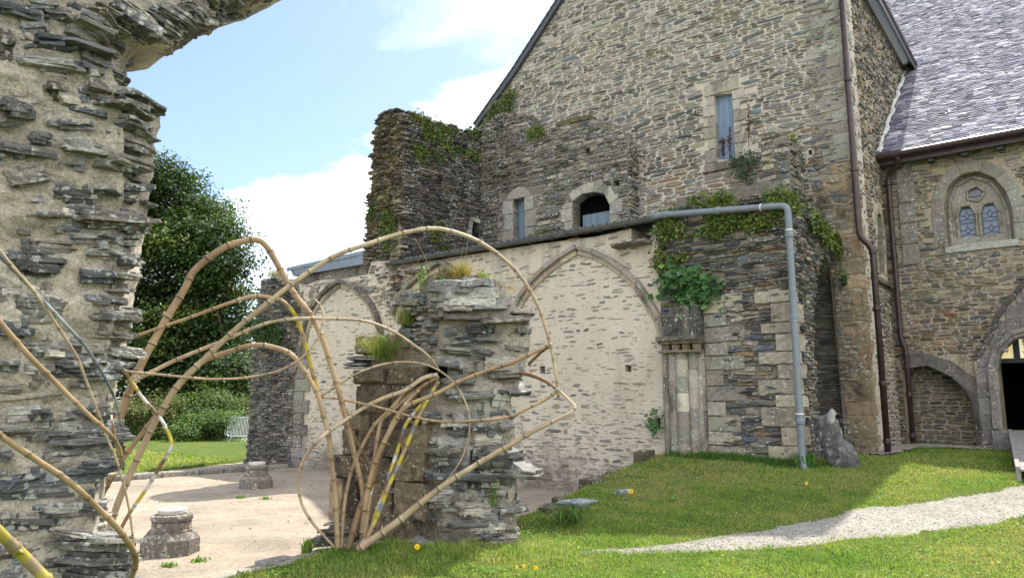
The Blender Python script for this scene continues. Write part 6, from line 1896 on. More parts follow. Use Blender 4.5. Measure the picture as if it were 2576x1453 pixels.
# ------------------------------------------------------------------ plants
def mixcol(g, n, pal, var=.2):
    pal = np.array(pal, float); w = pal[:, 3]/pal[:, 3].sum()
    return np.clip(pal[g.choice(len(pal), n, p=w), :3]*g.uniform(1-var, 1+var, (n, 1)), 0, 1)
GREEN = [(.055, .115, .025, 4), (.085, .16, .03, 3), (.12, .20, .035, 2), (.04, .085, .022, 2)]
def clump_tree(root, crown, n_leaf, leaf, seed, pal, blobs, trunkpts=None, tr=.3, shell=.55):
    """blobs: list of (centre, radii); leaves sit on many small sprays over each blob"""
    g = np.random.default_rng(seed)
    vol = np.array([b[1][0]*b[1][1]+b[1][1]*b[1][2] for b in blobs]); cnt = (n_leaf*vol/vol.sum()).astype(int)
    a = Acc()
    for (c, r), n in zip(blobs, cnt):
        c, r = np.array(c), np.array(r)
        ns = max(5, n//80)
        d = g.normal(0, 1, (ns, 3)); d /= np.linalg.norm(d, axis=1)[:, None]
        rad = g.uniform(shell, 1.12, ns)**.7
        lump = 1+.38*vnoise(d[:, 0]*2.5, d[:, 1]*2.5, d[:, 2]*2.5, seed)
        sp = c+d*r*(rad*lump)[:, None]
        per = n//ns
        P = np.repeat(sp, per, axis=0)+g.normal(0, 1, (ns*per, 3))*np.array([1, 1, .38])*leaf*3.4
        N = np.repeat(d*.55+np.array([0, 0, .75]), per, axis=0)+g.normal(0, .38, (ns*per, 3))
        ct = mixcol(g, ns, pal, .25); col = np.clip(np.repeat(ct, per, axis=0)*g.uniform(.75, 1.25, (ns*per, 1)), 0, 1)
        leaf_mesh(a, P, N, leaf*g.uniform(.6, 1.25, ns*per), col, g, asp=.85, fold=.2)
    cr = a.build(crown, M['leaf'], root)
    if trunkpts is not None:
        a = Acc(); P = arc_pts(trunkpts, 6); tube(a, P, np.linspace(tr, tr*.25, len(P)), 10)
        for (c, r) in blobs[::2]:
            b0 = P[int(len(P)*g.uniform(.35, .8))]; mid = (b0+np.array(c))/2+g.normal(0, .3, 3)
            q = arc_pts([b0, mid, np.array(c)], 5); tube(a, q, np.linspace(tr*.35, tr*.08, len(q)), 6)
        a.build('trunk', M['bark'], root, smooth=True)
    return cr
# the big maple on the left
g = np.random.default_rng(1)
TY = 44.0
tb_ = at_depth(490, 1060, TY); tb_[2] = -.2
TR = thing('maple_tree', 'tall dense dark green broadleaf tree behind the far lawn', 'tree', tb_)
outline = [(385, 500), (415, 395), (455, 400), (500, 425), (530, 470), (560, 500), (545, 560), (585, 600), (600, 640), (560, 660), (590, 705), (600, 760), (615, 800), (600, 860), (610, 920), (590, 980), (420, 470), (450, 540), (480, 600), (430, 620), (400, 700), (470, 700), (520, 720), (380, 800), (450, 820), (530, 830), (360, 900), (420, 920), (500, 930), (560, 960), (340, 700), (320, 820), (300, 900), (320, 600), (340, 480), (280, 700), (260, 850)]
blobs = []
for (x, y) in outline:
    c = at_depth(x-36, y+(48 if y < 560 else 16), TY+g.uniform(-2.6, 2.6)); s = g.uniform(.9, 1.9)*(1.0 if y > 470 else .75)
    blobs.append((c, (s, s*1.1, s*.85)))
clump_tree(TR, 'crown', 120000, .20, 4, [(.018, .042, .010, 4), (.028, .062, .012, 3), (.055, .095, .014, 2.0), (.10, .14, .018, 1.2)], blobs, [tb_, tb_+np.array([.2, 0, 4]), tb_+np.array([-.3, 0, 9]), tb_+np.array([.1, 0, 13.5])], .45)
# wood behind it
def mound(name, label, cat, px0, px1, ytop, ybase, Y, leaf, n, pal, seed, rows=2):
    g = np.random.default_rng(seed)
    b = at_depth((px0+px1)/2, ybase, Y); b[2] = -.18
    r = thing(name, label, cat, b)
    bl = []; k = max(2, int((px1-px0)/34))
    A_, B_ = at_depth(px0, ybase, Y), at_depth(px1, ybase, Y)
    top = at_depth((px0+px1)/2, ytop, Y)[2]; H_ = top+.18
    for i in range(k):
        for j in range(rows):
            t = (i+.5)/k; c = A_+(B_-A_)*t; s = H_/rows*.62*g.uniform(.85, 1.2); w_ = np.linalg.norm(B_-A_)/k*.75
            bl.append((np.array([c[0]+g.normal(0, .2), Y+g.normal(0, .5), -.18+H_*(j+.5)/rows*g.uniform(.85, 1.05)]), (w_, w_, s)))
    st = b+np.array([0, 0, H_*.6])
    clump_tree(r, 'foliage', n, leaf, seed, pal, bl, [b, (b+st)/2, st], .06, shell=.4)
    return r
mound('dark_evergreen', 'dark mass of trees low behind the far shrubs', 'tree', 300, 660, 830, 1060, 50, .2, 26000, [(.02, .045, .014, 3), (.03, .06, .018, 2)], 11, 3)
mound('bramble_thicket', 'pale tangled bramble thicket at the edge of the far lawn', 'bush', 300, 430, 1000, 1098, 36.5, .10, 11000, [(.14, .17, .05, 3), (.18, .16, .07, 2), (.09, .12, .035, 2)], 12)
mound('round_shrub', 'dark green round shrub at the foot of the big tree', 'bush', 400, 560, 985, 1095, 37.0, .12, 15000, [(.08, .13, .03, 3), (.12, .17, .04, 2), (.05, .09, .02, 2)], 13)
mound('laurel_shrub', 'small dense green shrub left of the steel barriers', 'bush', 470, 555, 1035, 1098, 35.5, .09, 8000, [(.07, .13, .03, 3), (.10, .18, .04, 2)], 14)
mound('feathery_shrub', 'feathery light green shrub behind the steel barriers', 'bush', 560, 660, 1010, 1088, 40, .10, 9000, [(.12, .16, .06, 3), (.16, .18, .08, 2)], 15)
# dry stalks in the thicket
# ---- ivy and wall plants
def ivy(name, label, fr, poly, n, seed, size=.075, off=(.02, .12), pal=GREEN, cat='ivy', thr=-.15, sc=1.2, droop=.6, stems=True):
    g = np.random.default_rng(seed)
    P = np.array(poly); lo, hi = P.min(0), P.max(0)
    q = g.uniform(lo, hi, (n*4, 2)); q = q[inside([poly], q)]
    d = fbm(q[:, 0]*sc, q[:, 1]*sc, 0, seed, 3)+g.normal(0, .10, len(q))
    q = q[d > thr][:n]
    # small sprays
    k = 5
    q = np.repeat(q, k, axis=0)+g.normal(0, size*1.0, (len(q)*k, 2))
    bulge = .5+.5*vnoise(q[:, 0]*3, q[:, 1]*3, 0, seed)
    nn = off[0]+(off[1]-off[0])*bulge*g.uniform(.3, 1, len(q))
    W = fr.pts(np.stack([q[:, 0], q[:, 1], nn], -1))
    N = fr.n*.8+np.array([0, 0, .45])+g.normal(0, .38, (len(q), 3))
    c = mixcol(g, len(q)//k+1, pal, .25); c = np.repeat(c, k, axis=0)[:len(q)]*g.uniform(.8, 1.2, (len(q), 1))
    a = Acc(); leaf_mesh(a, W, N, size*g.uniform(.6, 1.3, len(q)), np.clip(c, 0, 1), g, asp=.95, fold=.15, droop=droop)
    r = thing(name, label, cat, W.mean(0))
    a.build('leaves', M['ivy'], r)
    if stems:
        a = Acc()
        for i in range(14):
            s0 = q[g.integers(len(q))]; pts = [s0]
            for j in range(5): pts.append(pts[-1]+np.array([g.normal(0, .10), -g.uniform(.08, .2)]))
            pts = [p for p in pts if inside([poly], [p])[0]]
            if len(pts) > 2: tube(a, [fr.p(p[0], p[1], .05) for p in pts], .008, 4)
        if a.n: a.build('stems', M['bark'], r)
    return r
T = lambda fr, pts: [fr.px(*p) for p in pts]
BF = A0.off(.05)
YG = [(.10, .15, .025, 3), (.15, .19, .03, 2), (.06, .10, .02, 3), (.22, .22, .04, .6)]
ivy('ivy', 'thick ivy mat over the top of the buttress around the grey pipe', BF, T(BF, [(1652, 560), (1700, 512), (1800, 492), (1900, 484), (1992, 488), (2018, 520), (1995, 560), (1930, 580), (1850, 570), (1800, 600), (1740, 600), (1720, 660), (1668, 700), (1648, 660)]), 850, 31, .065, (.02, .16), YG, thr=-.08, sc=1.7)
ivy('ivy', 'ivy sprawling down the upper face of the ruined wall fragment', Fw, T(Fw, [(1030, 285), (1110, 300), (1200, 325), (1240, 330), (1245, 420), (1200, 410), (1160, 380), (1120, 400), (1090, 430), (1050, 400), (1030, 350)]), 760, 32, .06, (.02, .11), YG, thr=.06, sc=2.2)
ivy('ivy', 'ivy in the corner between wall fragment and gable, reaching the roof edge', G.off(.08), T(G.off(.08), [(1212, 330), (1240, 275), (1275, 230), (1300, 222), (1302, 262), (1280, 300), (1262, 330), (1262, 400), (1250, 430), (1215, 420)]), 620, 33, .065, (.03, .16), YG, thr=-.25)
ivy('ivy', 'ragged ivy on the broken end of the wall fragment above the gutter end', ee, T(ee, [(935, 500), (990, 490), (1005, 560), (1005, 650), (960, 655), (950, 600), (930, 560)]), 420, 34, .06, (.05, .22), YG, thr=-.05, sc=2)
ivy('ivy', 'small ivy strand hanging low on the wall fragment face', Fw, T(Fw, [(1075, 560), (1120, 560), (1110, 620), (1080, 615)]), 60, 36, .05, (.03, .1), YG, thr=-.1, sc=2, stems=False)
ivy('ivy', 'ivy tumbling down the sloping top of the return wall to the brown downpipe', RR.off(.05), T(RR.off(.05), [(2015, 520), (2045, 540), (2085, 582), (2128, 630), (2150, 690), (2140, 730), (2110, 700), (2100, 650), (2070, 610), (2035, 575)]), 620, 37, .06, (.03, .22), YG, thr=-.2, sc=1.5)
ivy('ivy', 'narrow strip of ivy climbing beside the broken stub on the gable', G.off(.05), T(G.off(.05), [(1982, 345), (1998, 340), (2006, 400), (2010, 480), (2030, 530), (2000, 540), (1985, 480)]), 330, 38, .06, (.03, .14), YG, thr=-.25)
ivy('ivy', 'dark ivy tuft below the tall blue plank door', G.off(.1), T(G.off(.1), [(1820, 410), (1850, 400), (1905, 375), (1915, 420), (1880, 440), (1900, 470), (1850, 460), (1830, 440)]), 75, 39, .055, (.02, .14), [(.03, .06, .025, 3), (.05, .085, .03, 2)], thr=-.05, sc=2)
ivy('ivy', 'low ivy patch on the mossy top of the upper wall remains', H.off(.05), T(H.off(.05), [(1330, 350), (1335, 325), (1365, 318), (1372, 335), (1345, 345)]), 90, 40, .055, (.03, .12), YG, thr=-.3, stems=False)
ivy('wall_shrub', 'dark leafy shrub on the rough pier at the left end of the rendered wall', A0.off(.1), T(A0.off(.1), [(645, 815), (690, 800), (720, 830), (715, 870), (670, 860), (640, 850)]), 330, 41, .07, (.05, .4), [(.04, .08, .02, 3), (.07, .12, .03, 1)], 'bush', thr=-.2)
FIG = [(.05, .13, .045, 3), (.07, .16, .05, 2), (.11, .20, .05, 1)]
ivy('wall_shrub', 'broad-leaved green shrub growing out of the buttress above the column', A0.off(.08), T(A0.off(.08), [(1680, 700), (1720, 685), (1760, 700), (1800, 705), (1805, 745), (1770, 760), (1740, 770), (1725, 740), (1690, 725)]), 85, 42, .13, (.05, .32), FIG, 'bush', thr=-.6, droop=.9)
ivy('wall_shrub', 'small leafy tuft in the square hole low beside the column', A0.off(.05), T(A0.off(.05), [(1640, 1045), (1660, 1040), (1662, 1080), (1648, 1078)]), 22, 43, .07, (.05, .2), FIG, 'plant', thr=-.9, stems=False)
ivy('wall_shrub', 'leafy shrub under the pointed opening beside the brown downpipe', RR.off(.05), T(RR.off(.05), [(2095, 690), (2130, 680), (2148, 700), (2140, 720), (2105, 725)]), 110, 44, .08, (.05, .35), FIG, 'bush', thr=-.6)
def red_stalk(x, y0, y1, fr, label, s=1):
    g = np.random.default_rng(int(x)+s)
    r = thing('dry_dock_stalk', label, 'dried plant', fr.p(*fr.px(x, y1), .1), 'rusty dried stalks on the gable')
    a = Acc(); p, q = fr.px(x, y1), fr.px(x+4, y0)
    P = arc_pts([fr.p(p[0], p[1], .05), fr.p((p[0]+q[0])/2, (p[1]+q[1])/2, .12), fr.p(q[0], q[1], .15)], 8)
    tube(a, P, .01, 5, (.13, .05, .035)); 
    n = 160; t = g.integers(4, len(P), n); W = P[t]+g.normal(0, .03, (n, 3))
    leaf_mesh(a, W, g.normal(0, 1, (n, 3)), .04, mixcol(g, n, [(.14, .045, .03, 1), (.09, .035, .03, 1)]), g)
    a.build('seed_head', M['dry'], r)
red_stalk(1886, 268, 372, G.off(.1), 'tall rusty red dried stalk right of the blue plank door')
red_stalk(1838, 330, 404, G.off(.1), 'rusty dried stalk in front of the right edge of the blue door')
red_stalk(1822, 356, 400, G.off(.1), 'short dark dried stalk in front of the middle of the blue door', 2)
# ---- tufts
def tuft(c, n, h, w, label, seed, pal, lean=.7, spread=.08, name='grass_tuft', cat='grass tuft', group='grass tufts growing on the ruins', mat='grassblade'):
    g = np.random.default_rng(seed)
    P = np.array(c)+np.stack([g.normal(0, spread*.6, n), g.normal(0, spread*.5, n), g.normal(0, .01, n)], -1)
    a = Acc(); blades(a, P, h*g.uniform(.5, 1.15, n), w, lean, mixcol(g, n, pal, .25), g)
    o = a.build(name, M[mat]); return tag(o, label, cat, group)
TG = [(.12, .20, .04, 3), (.20, .26, .06, 2), (.30, .24, .10, 1.5)]
tuft(at_depth(965, 902, 8.75), 300, .40, .007, 'large arching grass tuft on the ledge left of the pillar', 1, TG, 1.9, .10)
tuft(at_depth(1020, 815, 8.75), 200, .24, .008, 'yellowish grass tuft on the sloping left shoulder of the pillar', 2, TG, .6, .08)
tuft(at_depth(1075, 775, 8.8), 110, .20, .008, 'dry grass tuft under the leafy weeds on the pillar', 3, [(.30, .22, .08, 2), (.18, .20, .05, 1)], .6, .08)
tuft(at_depth(1160, 706, 8.8), 230, .26, .008, 'orange-green grass tuft on the very top of the pillar', 4, [(.22, .25, .05, 2), (.36, .16, .06, 1.2)], .7, .08)
tuft(at_depth(1212, 716, 8.8), 170, .20, .008, 'bright green grass tuft at the right of the pillar top', 5, TG, .8, .06)
tuft(at_depth(1430, 1345, 9.6)*np.array([1, 1, 0])+ZV*.12, 260, .30, .009, 'lush drooping grass tuft on the cut corner of the lawn', 6, [(.05, .13, .025, 3), (.09, .18, .04, 2), (.2, .18, .07, 1)], 1.5, .13)
tuft(at_depth(1372, 592, 19), 120, .22, .012, 'small grass tuft growing in the gutter near the arched window', 7, YG, .7, .12)
tuft(at_depth(1345, 600, 19), 90, .18, .012, 'second grass tuft in the gutter right of the small doorway', 8, YG, .7, .12)
tuft(at_depth(1120, 632, 20), 120, .25, .012, 'grass tuft at the gutter below the wall fragment', 9, YG, .7, .15)
tuft(at_depth(700, 698, 23), 200, .35, .012, 'dry pale grass on top of the broken left end of the wall', 10, [(.30, .25, .14, 3), (.15, .18, .06, 1)], .5, .3, mat='dry')
tuft(at_depth(775, 1345, 9.2)*np.array([1, 1, 0])+ZV*-.2, 70, .22, .02, 'small light green weed at the foot of the pillar by the gravel', 11, [(.22, .32, .07, 1)], .6, .05, 'weed', 'weed', 'weeds at the gravel edge')
tuft(at_depth(2024, 1175, 12.9)*np.array([1, 1, 0])+ZV*.5, 260, .30, .022, 'leafy weed clump at the foot of the buttress beside the leaning stone', 12, [(.08, .20, .04, 2), (.12, .24, .05, 1)], .8, .14, 'weed', 'weed', 'weeds at the buttress foot')
def stalk_weed(x, y0, y1, Y, label, seed):
    g = np.random.default_rng(seed); A_, B_ = at_depth(x, y1, Y), at_depth(x, y0, Y)
    r = thing('leafy_weed', label, 'weed', A_, 'upright leafy weeds on the pillar')
    a = Acc(); tube(a, arc_pts([A_, (A_+B_)/2+np.array([.01, 0, 0]), B_], 6), .006, 5, (.14, .2, .06)); n = 150
    t = g.uniform(0, 1, n); W = A_+(B_-A_)*t[:, None]+g.normal(0, 1, (n, 3))*np.array([.035, .035, .015])*(1.2-t[:, None]*.6)
    leaf_mesh(a, W, g.normal(0, .6, (n, 3))+np.array([0, -.4, .8]), .055, mixcol(g, n, [(.12, .24, .06, 2), (.20, .30, .09, 1), (.3, .28, .08, .6)]), g, asp=.35)
    a.build('stem_and_leaves', M['ivy'], r)
stalk_weed(1064, 672, 750, 8.75, 'taller leafy weed on the left of the pillar top', 1)
stalk_weed(1110, 693, 755, 8.7, 'shorter leafy weed nearer the middle of the pillar top', 2)
stalk_weed(1240, 1190, 1275, 8.62, 'dark green weed hanging below the long slab low on the pillar', 3)
# thin dry stalks rising left of the pillar
g = np.random.default_rng(4)
DS = thing('dry_grass_stalks', 'thin dry grass stalks rising from the left shoulder of the pillar', 'dry grass', at_depth(990, 860, 8.9))
a = Acc()
for (x0, y0, xm, ym, x1, y1) in [(990, 862, 975, 780, 941, 696), (985, 862, 970, 790, 962, 708), (980, 870, 960, 830, 893, 745), (985, 860, 1000, 770, 1060, 640), (1090, 720, 1075, 660, 1045, 600), (1150, 710, 1158, 660, 1166, 620), (1165, 712, 1172, 640, 1180, 590), (990, 870, 940, 752, 905, 742)]:
    P = arc_pts([at_depth(x0, y0, 8.9), at_depth(xm, ym, 8.85), at_depth(x1, y1, 8.8)], 8); tube(a, P, np.linspace(.0035, .0018, len(P)), 4, (.42, .34, .2))
a.build('stalks', M['dry'], DS)
# orange moss on the pillar top
a = Acc(); g = np.random.default_rng(8); c = at_depth(1205, 727, 8.85); n = 900
P = c+np.stack([g.normal(0, .17, n), g.normal(0, .08, n), g.normal(0, .012, n)-.0], -1)
leaf_mesh(a, P, g.normal(0, 1, (n, 3)), .03, mixcol(g, n, [(.42, .17, .05, 2), (.30, .18, .07, 1), (.2, .2, .07, .6)]), g)
o = a.build('moss', M['dry']); tag(o, 'orange and brown moss on the top of the pillar', 'moss', None, 'stuff')

# ---- lawn grass
def scatter(n, x0, x1, y0, y1, g): return g.uniform(x0, x1, n), g.uniform(y0, y1, n)
PILL = [tuple(FL.p(FL.px(850, 1390)[0], 0)[:2]), tuple(NP[:2]), tuple(Rp[:2]), (Rp[0]+.3, Rp[1]+.9), (NP[0]-.4, NP[1]+1.6)]
def lawn_grass(name, label, n, box_, dens, hgt, wid, seed, lean=.8):
    g = np.random.default_rng(seed)
    x, y = scatter(n, *box_, g)
    ok = ~court_in(x, y) & ~on_path(x, y, -.05+.07*g.normal(0, 1, n)) & ~inside([PILL], np.stack([x, y], -1))
    s_ = (x-ORG[0])*DV[0]+(y-ORG[1])*DV[1]; w_ = (x-ORG[0])*WV[0]+(y-ORG[1])*WV[1]
    ok &= ~((w_ > -.05) & (s_ < .1)) & ~((w_ > 2.2) & (s_ < 1.0)) & ~((w_ > 5.1))
    ok &= (g.uniform(0, 1, n) < dens(x, y))
    x, y = x[ok], y[ok]; n = len(x)
    z = lawn_h(x, y)
    dry = 0.5+0.5*fbm(x*.9, y*.9, 0, 21, 3)*1.6+.42*fbm(x*5, y*5, 0, 22, 3)+g.normal(0, .24, n)
    # mid lawn leans browner, the front is a fresher yellow green
    mid = smooth(.1, .9, (y-(9.6+.30*(x-1.0)))/1.2)*(x > .6)*(1-smooth(12.0, 13.6, y+.3*x-1))
    dry = dry+.28*mid
    cA = np.array([.13, .235, .04]); cB = np.array([.27, .35, .085]); cC = np.array([.38, .33, .16])
    t = np.clip(dry, 0, 1)[:, None]
    col = np.where(t < .5, cA+(cB-cA)*t*2, cB+(cC-cB)*(t-.5)*1.6)*g.uniform(.55, 1.35, (n, 1))
    h = hgt(x, y, g)*(1+.55*np.clip(fbm(x*4, y*4, 0, 25, 3)*2, -.7, 1.2))
    a = Acc(); blades(a, np.stack([x, y, z-.005], -1), h, wid, lean, np.clip(col, 0, 1), g)
    o = a.build(name, M['grassblade']); return tag(o, label, 'grass', None, 'stuff')
def h_near(x, y, g):
    b = np.array([-1.2, 8.1]); d = np.hypot((x+.6)*.45, (y-8.15)*1.3)
    lush = np.exp(-(d/.55)**2)
    return (.022+.022*(.5+.5*vnoise(x*2, y*2, 0, 3))+.11*lush)*g.uniform(.5, 1.4, len(x))
lawn_grass('short_grass', 'short sunlit lawn grass in the foreground and round the pillar', 430000, (-4.2, 9.5, 5.9, 12.2), lambda x, y: np.clip(1.15-.07*(y-6), .5, 1), h_near, .0085, 51)
lawn_grass('short_grass', 'shaded lawn grass between the footpath and the buttress', 200000, (0.3, 12.5, 12.0, 19.5), lambda x, y: np.full(len(x), .8), lambda x, y, g: .045*g.uniform(.5, 1.5, len(x)), .009, 52)
lawn_grass('short_grass', 'bright lawn beyond the kerb on the far left', 150000, (-27, -5, 16.5, 42), lambda x, y: ((x < -9.4+.40*(y-18.6))*1.0), lambda x, y, g: (.06+.0025*(y-18))*g.uniform(.5, 1.6, len(x)), .026, 53)
g = np.random.default_rng(64); a = Acc(); PP_ = []
for i in range(260):     # clover and plantain patches in the mown grass
    cx_, cy_ = g.uniform(-2.5, 9), g.uniform(6.2, 13.5)
    if court_in(np.array([cx_]), np.array([cy_]))[0] or on_path(np.array([cx_]), np.array([cy_]), .05)[0]: continue
    s_ = (cx_-ORG[0])*DV[0]+(cy_-ORG[1])*DV[1]; w_ = (cx_-ORG[0])*WV[0]+(cy_-ORG[1])*WV[1]
    if w_ > -.1 and s_ < .1: continue
    m_ = g.integers(20, 90); sp_ = g.uniform(.05, .22)
    q = np.stack([cx_+g.normal(0, sp_, m_), cy_+g.normal(0, sp_, m_)], -1); z_ = lawn_h(q[:, 0], q[:, 1])
    PP_.append(np.column_stack([q, z_+.02+g.uniform(0, .02, m_)]))
PP_ = np.concatenate(PP_); PP_ = PP_[~court_in(PP_[:, 0], PP_[:, 1])]
leaf_mesh(a, PP_, np.array([0, -.2, 1.0])+g.normal(0, .35, PP_.shape), .026*g.uniform(.6, 1.5, len(PP_)), mixcol(g, len(PP_), [(.12, .24, .035, 3), (.20, .31, .06, 2), (.5, .5, .4, .08)], .2), g, asp=.95)
o = a.build('clover', M['grassblade']); tag(o, 'clover and small weeds spread through the lawn', 'clover', None, 'stuff')
# longer blades along walls
g = np.random.default_rng(60); a = Acc(); P = []
for i in range(5200):
    s_ = g.uniform(-2.4, .1); w_ = -abs(g.normal(0, .14)); p = loc(s_, w_); P.append((p[0], p[1], float(lawn_h(p[0], p[1]))))
P = np.array(P); blades(a, P, g.uniform(.05, .20, len(P)), .009, .7, mixcol(g, len(P), [(.08, .18, .03, 2), (.14, .24, .05, 1)]), g)
o = a.build('long_grass', M['grassblade']); tag(o, 'longer green grass along the foot of the buttress', 'grass', None, 'stuff')
# flowers
def dandelion(x, y, z, label, r=.022):
    c = ghit(x, y+12)
    rt = thing('yellow_flower', label, 'flower', c, 'yellow dandelion flowers in the grass')
    h = .12; a = Acc(); tube(a, [c, c+ZV*h], .003, 5, (.15, .25, .06)); a.build('stem', M['ivy'], rt)
    a = Acc(); g = np.random.default_rng(int(x)); n = 46; th_ = np.linspace(0, 2*math.pi*5, n)
    hd = c+ZV*h+np.array([0, -.012, 0]); P = hd+np.stack([np.cos(th_)*r*.6, -.004*np.ones(n), np.sin(th_)*r*.6], -1)
    leaf_mesh(a, P, np.tile([0, -1.0, .5], (n, 1))+g.normal(0, .3, (n, 3)), r*.9, np.tile((.8, .5, .02), (n, 1)), g); a.build('petals', M['flower'], rt)
for (x, y, z, l, r) in [(1049, 1392, .02, 'yellow dandelion in the shade at the foot of the pillar', .030), (1588, 1244, .25, 'yellow dandelion beside the slate slabs at the gravel edge', .035), (2026, 1170, .5, 'yellow dandelion at the foot of the grey drainpipe', .026), (1318, 1444, .0, 'middle of three small yellow flowers at the bottom edge', .02), (1348, 1448, .0, 'rightmost of three small yellow flowers at the bottom edge', .02), (1300, 1446, .0, 'leftmost of three small yellow flowers at the bottom edge', .016)]: dandelion(x, y, z, l, r)
for j, (x, y, l) in enumerate([(425, 1425, 'green weed at the front foot of the nearer column base'), (500, 1412, 'green weed right of the nearer column base'), (668, 1255, 'sprig beside the farther column base'), (605, 1252, 'low weed left of the farther column base'), (1200, 1216, 'weed at the foot of the rendered wall')]):
    c = zhit(x, y, -.25); tuft(c, 60, .07, .018, l, 200+j, [(.12, .22, .05, 1), (.18, .28, .06, 1)], .9, .07, 'weed', 'weed', 'weeds at the gravel edge')
# loose gravel, twigs on the court
g = np.random.default_rng(70); n = 1600; x = g.uniform(-14, 2.5, n); y = g.uniform(6, 20, n); ok = court_in(x, y); x, y = x[ok], y[ok]; n = len(x)
a = Acc(); 
for i in range(n):
    r = g.uniform(.006, .022); c = np.array([x[i], y[i], -.245]); q = g.normal(0, 1, (6, 3)); q = np.array([(1, 0, 0), (-.9, .1, 0), (0, 1, 0), (0, -1, .1), (0, .1, .7), (0, 0, -.5)])+g.normal(0, .2, (6, 3))
    a.add(c+q*r, [(0, 2, 4), (2, 1, 4), (1, 3, 4), (3, 0, 4), (2, 0, 5), (1, 2, 5), (3, 1, 5), (0, 3, 5)], np.array((.30, .26, .21))*g.uniform(.4, 1.5))
o = a.build('loose_pebbles', M['paint']); tag(o, 'loose pebbles and bits scattered over the gravel', 'pebbles', None, 'stuff')
g = np.random.default_rng(71); n = 2600; a = Acc()
ii = g.integers(0, len(PATHC), n)
for i in range(n if False else 1500):
    k = ii[i]; p = PATHC[k]+g.uniform(-.9, .9)*PATHW[k]*np.array([-T2[k][1], T2[k][0]]) if False else PATHC[k]+g.uniform(-1, 1, 2)*PATHW[k]*.66
    r = g.uniform(.004, .013); c = np.array([p[0], p[1], float(0)])
    q = np.array([(1, 0, 0), (-.9, .1, 0), (0, 1, 0), (0, -1, .1), (0, .1, .6), (0, 0, -.5)])+g.normal(0, .2, (6, 3))
    c[2] = lawn_h(p[0], p[1])+.014
    a.add(c+q*r, [(0, 2, 4), (2, 1, 4), (1, 3, 4), (3, 0, 4), (2, 0, 5), (1, 2, 5), (3, 1, 5), (0, 3, 5)], np.array((.22, .21, .195))*g.uniform(.4, 1.6))
o = a.build('path_stones', M['paint']); tag(o, 'loose grey stones on the footpath', 'pebbles', None, 'stuff')
# ------------------------------------------------------------------ bamboo installation
TAN = (0.34, 0.245, 0.145); PALE = (0.42, 0.335, 0.225); BROWN = (0.21, 0.135, 0.075); YEL = (0.48, 0.38, 0.05); GREY = (0.19, 0.20, 0.21); WHITE = (0.60, 0.58, 0.54)
SR = thing('bamboo_sculpture', 'bent bamboo canes with yellow bands fanning up in front of the broken pillar', 'bamboo sculpture', (-1.9, 8.0, 0), 'bent bamboo sculptures')
SL = thing('bamboo_sculpture', 'bent bamboo canes lashed together in front of the archway ruin', 'bamboo sculpture', (-3.1, 6.6, 0), 'bent bamboo sculptures')
def cane(root, pts, w0, w1, col=TAN, bands=None, seed=0, label=None, node=.26, smoothn=5, K=9):
    """pts: (x, y, depth); w0,w1: widths in picture pixels at the two ends"""
    P = []; 
    for p in pts: P.append(at_depth(p[0], p[1], p[2]))
    Y0, Y1 = pts[0][2], pts[-1][2]
    C_ = arc_pts(P, smoothn); C_ = resample(C_, .035)
    n = len(C_); t = np.linspace(0, 1, n)
    r = (w0*Y0*(1-t)+w1*Y1*t)/1880/2
    g = np.random.default_rng(seed+900)
    L = .035*np.arange(n)
    dirt = np.clip(.5+.9*fbm(L*2.2, seed, 0, 4, 4), 0, 1)[:, None]
    col_ = np.tile(np.array(col, float), (n, 1))*(1-.34*dirt*np.array([.8, 1.0, 1.1]))*(1+.16*vnoise(L*9, seed, 0, 6))[:, None]
    s = g.uniform(0, node)
    nodes = []
    x = s
    while x < L[-1]:
        nodes.append(x); x += node*g.uniform(.8, 1.2)*(1.0 if L[-1] > 1 else .6)
    # insert fine rings at nodes
    pos = list(L)
    for q in nodes: pos += [q-.024, q-.016, q-.008, q, q+.008, q+.016]
    pos = np.unique(np.clip(np.array(pos), 0, L[-1]))
    CC = np.stack([np.interp(pos, L, C_[:, k]) for k in range(3)], -1); rr = np.interp(pos, L, r)
    cl = np.stack([np.interp(pos, L, col_[:, k]) for k in range(3)], -1)
    if bands:
        bl, bc, t0, t1 = bands
        tt_ = pos/L[-1]; m = (tt_ > t0) & (tt_ < t1)
        ph = (pos/bl).astype(int) % len(bc)
        for k, b in enumerate(bc):
            if b is not None: cl[m & (ph == k)] = np.array(b)*.9
    for q in nodes:
        d = np.abs(pos-q); rr = rr*(1+.30*np.exp(-(d/.009)**2)); cl = cl*(1-.60*np.exp(-((pos-q+.008)/.010)**2))[:, None]
    a = Acc(); tube(a, CC, rr, K, cl)
    # short broken side shoots at some nodes
    for q in nodes[1::3]:
        k = int(np.argmin(np.abs(pos-q))); k = min(max(k, 1), len(pos)-2); d = CC[k+1]-CC[k-1]; d /= np.linalg.norm(d)+1e-9
        s_ = np.cross(d, g.normal(0, 1, 3)); s_ /= np.linalg.norm(s_)
        if rr[k] > .007: tube(a, [CC[k]+s_*rr[k]*.7, CC[k]+s_*(rr[k]+.012)+d*.03], [rr[k]*.28, rr[k]*.15], 5, np.array(col)*.9)
    o = a.build('cane', M['bamboo'], root, smooth=True)
    if label: o['label'] = label
    return o
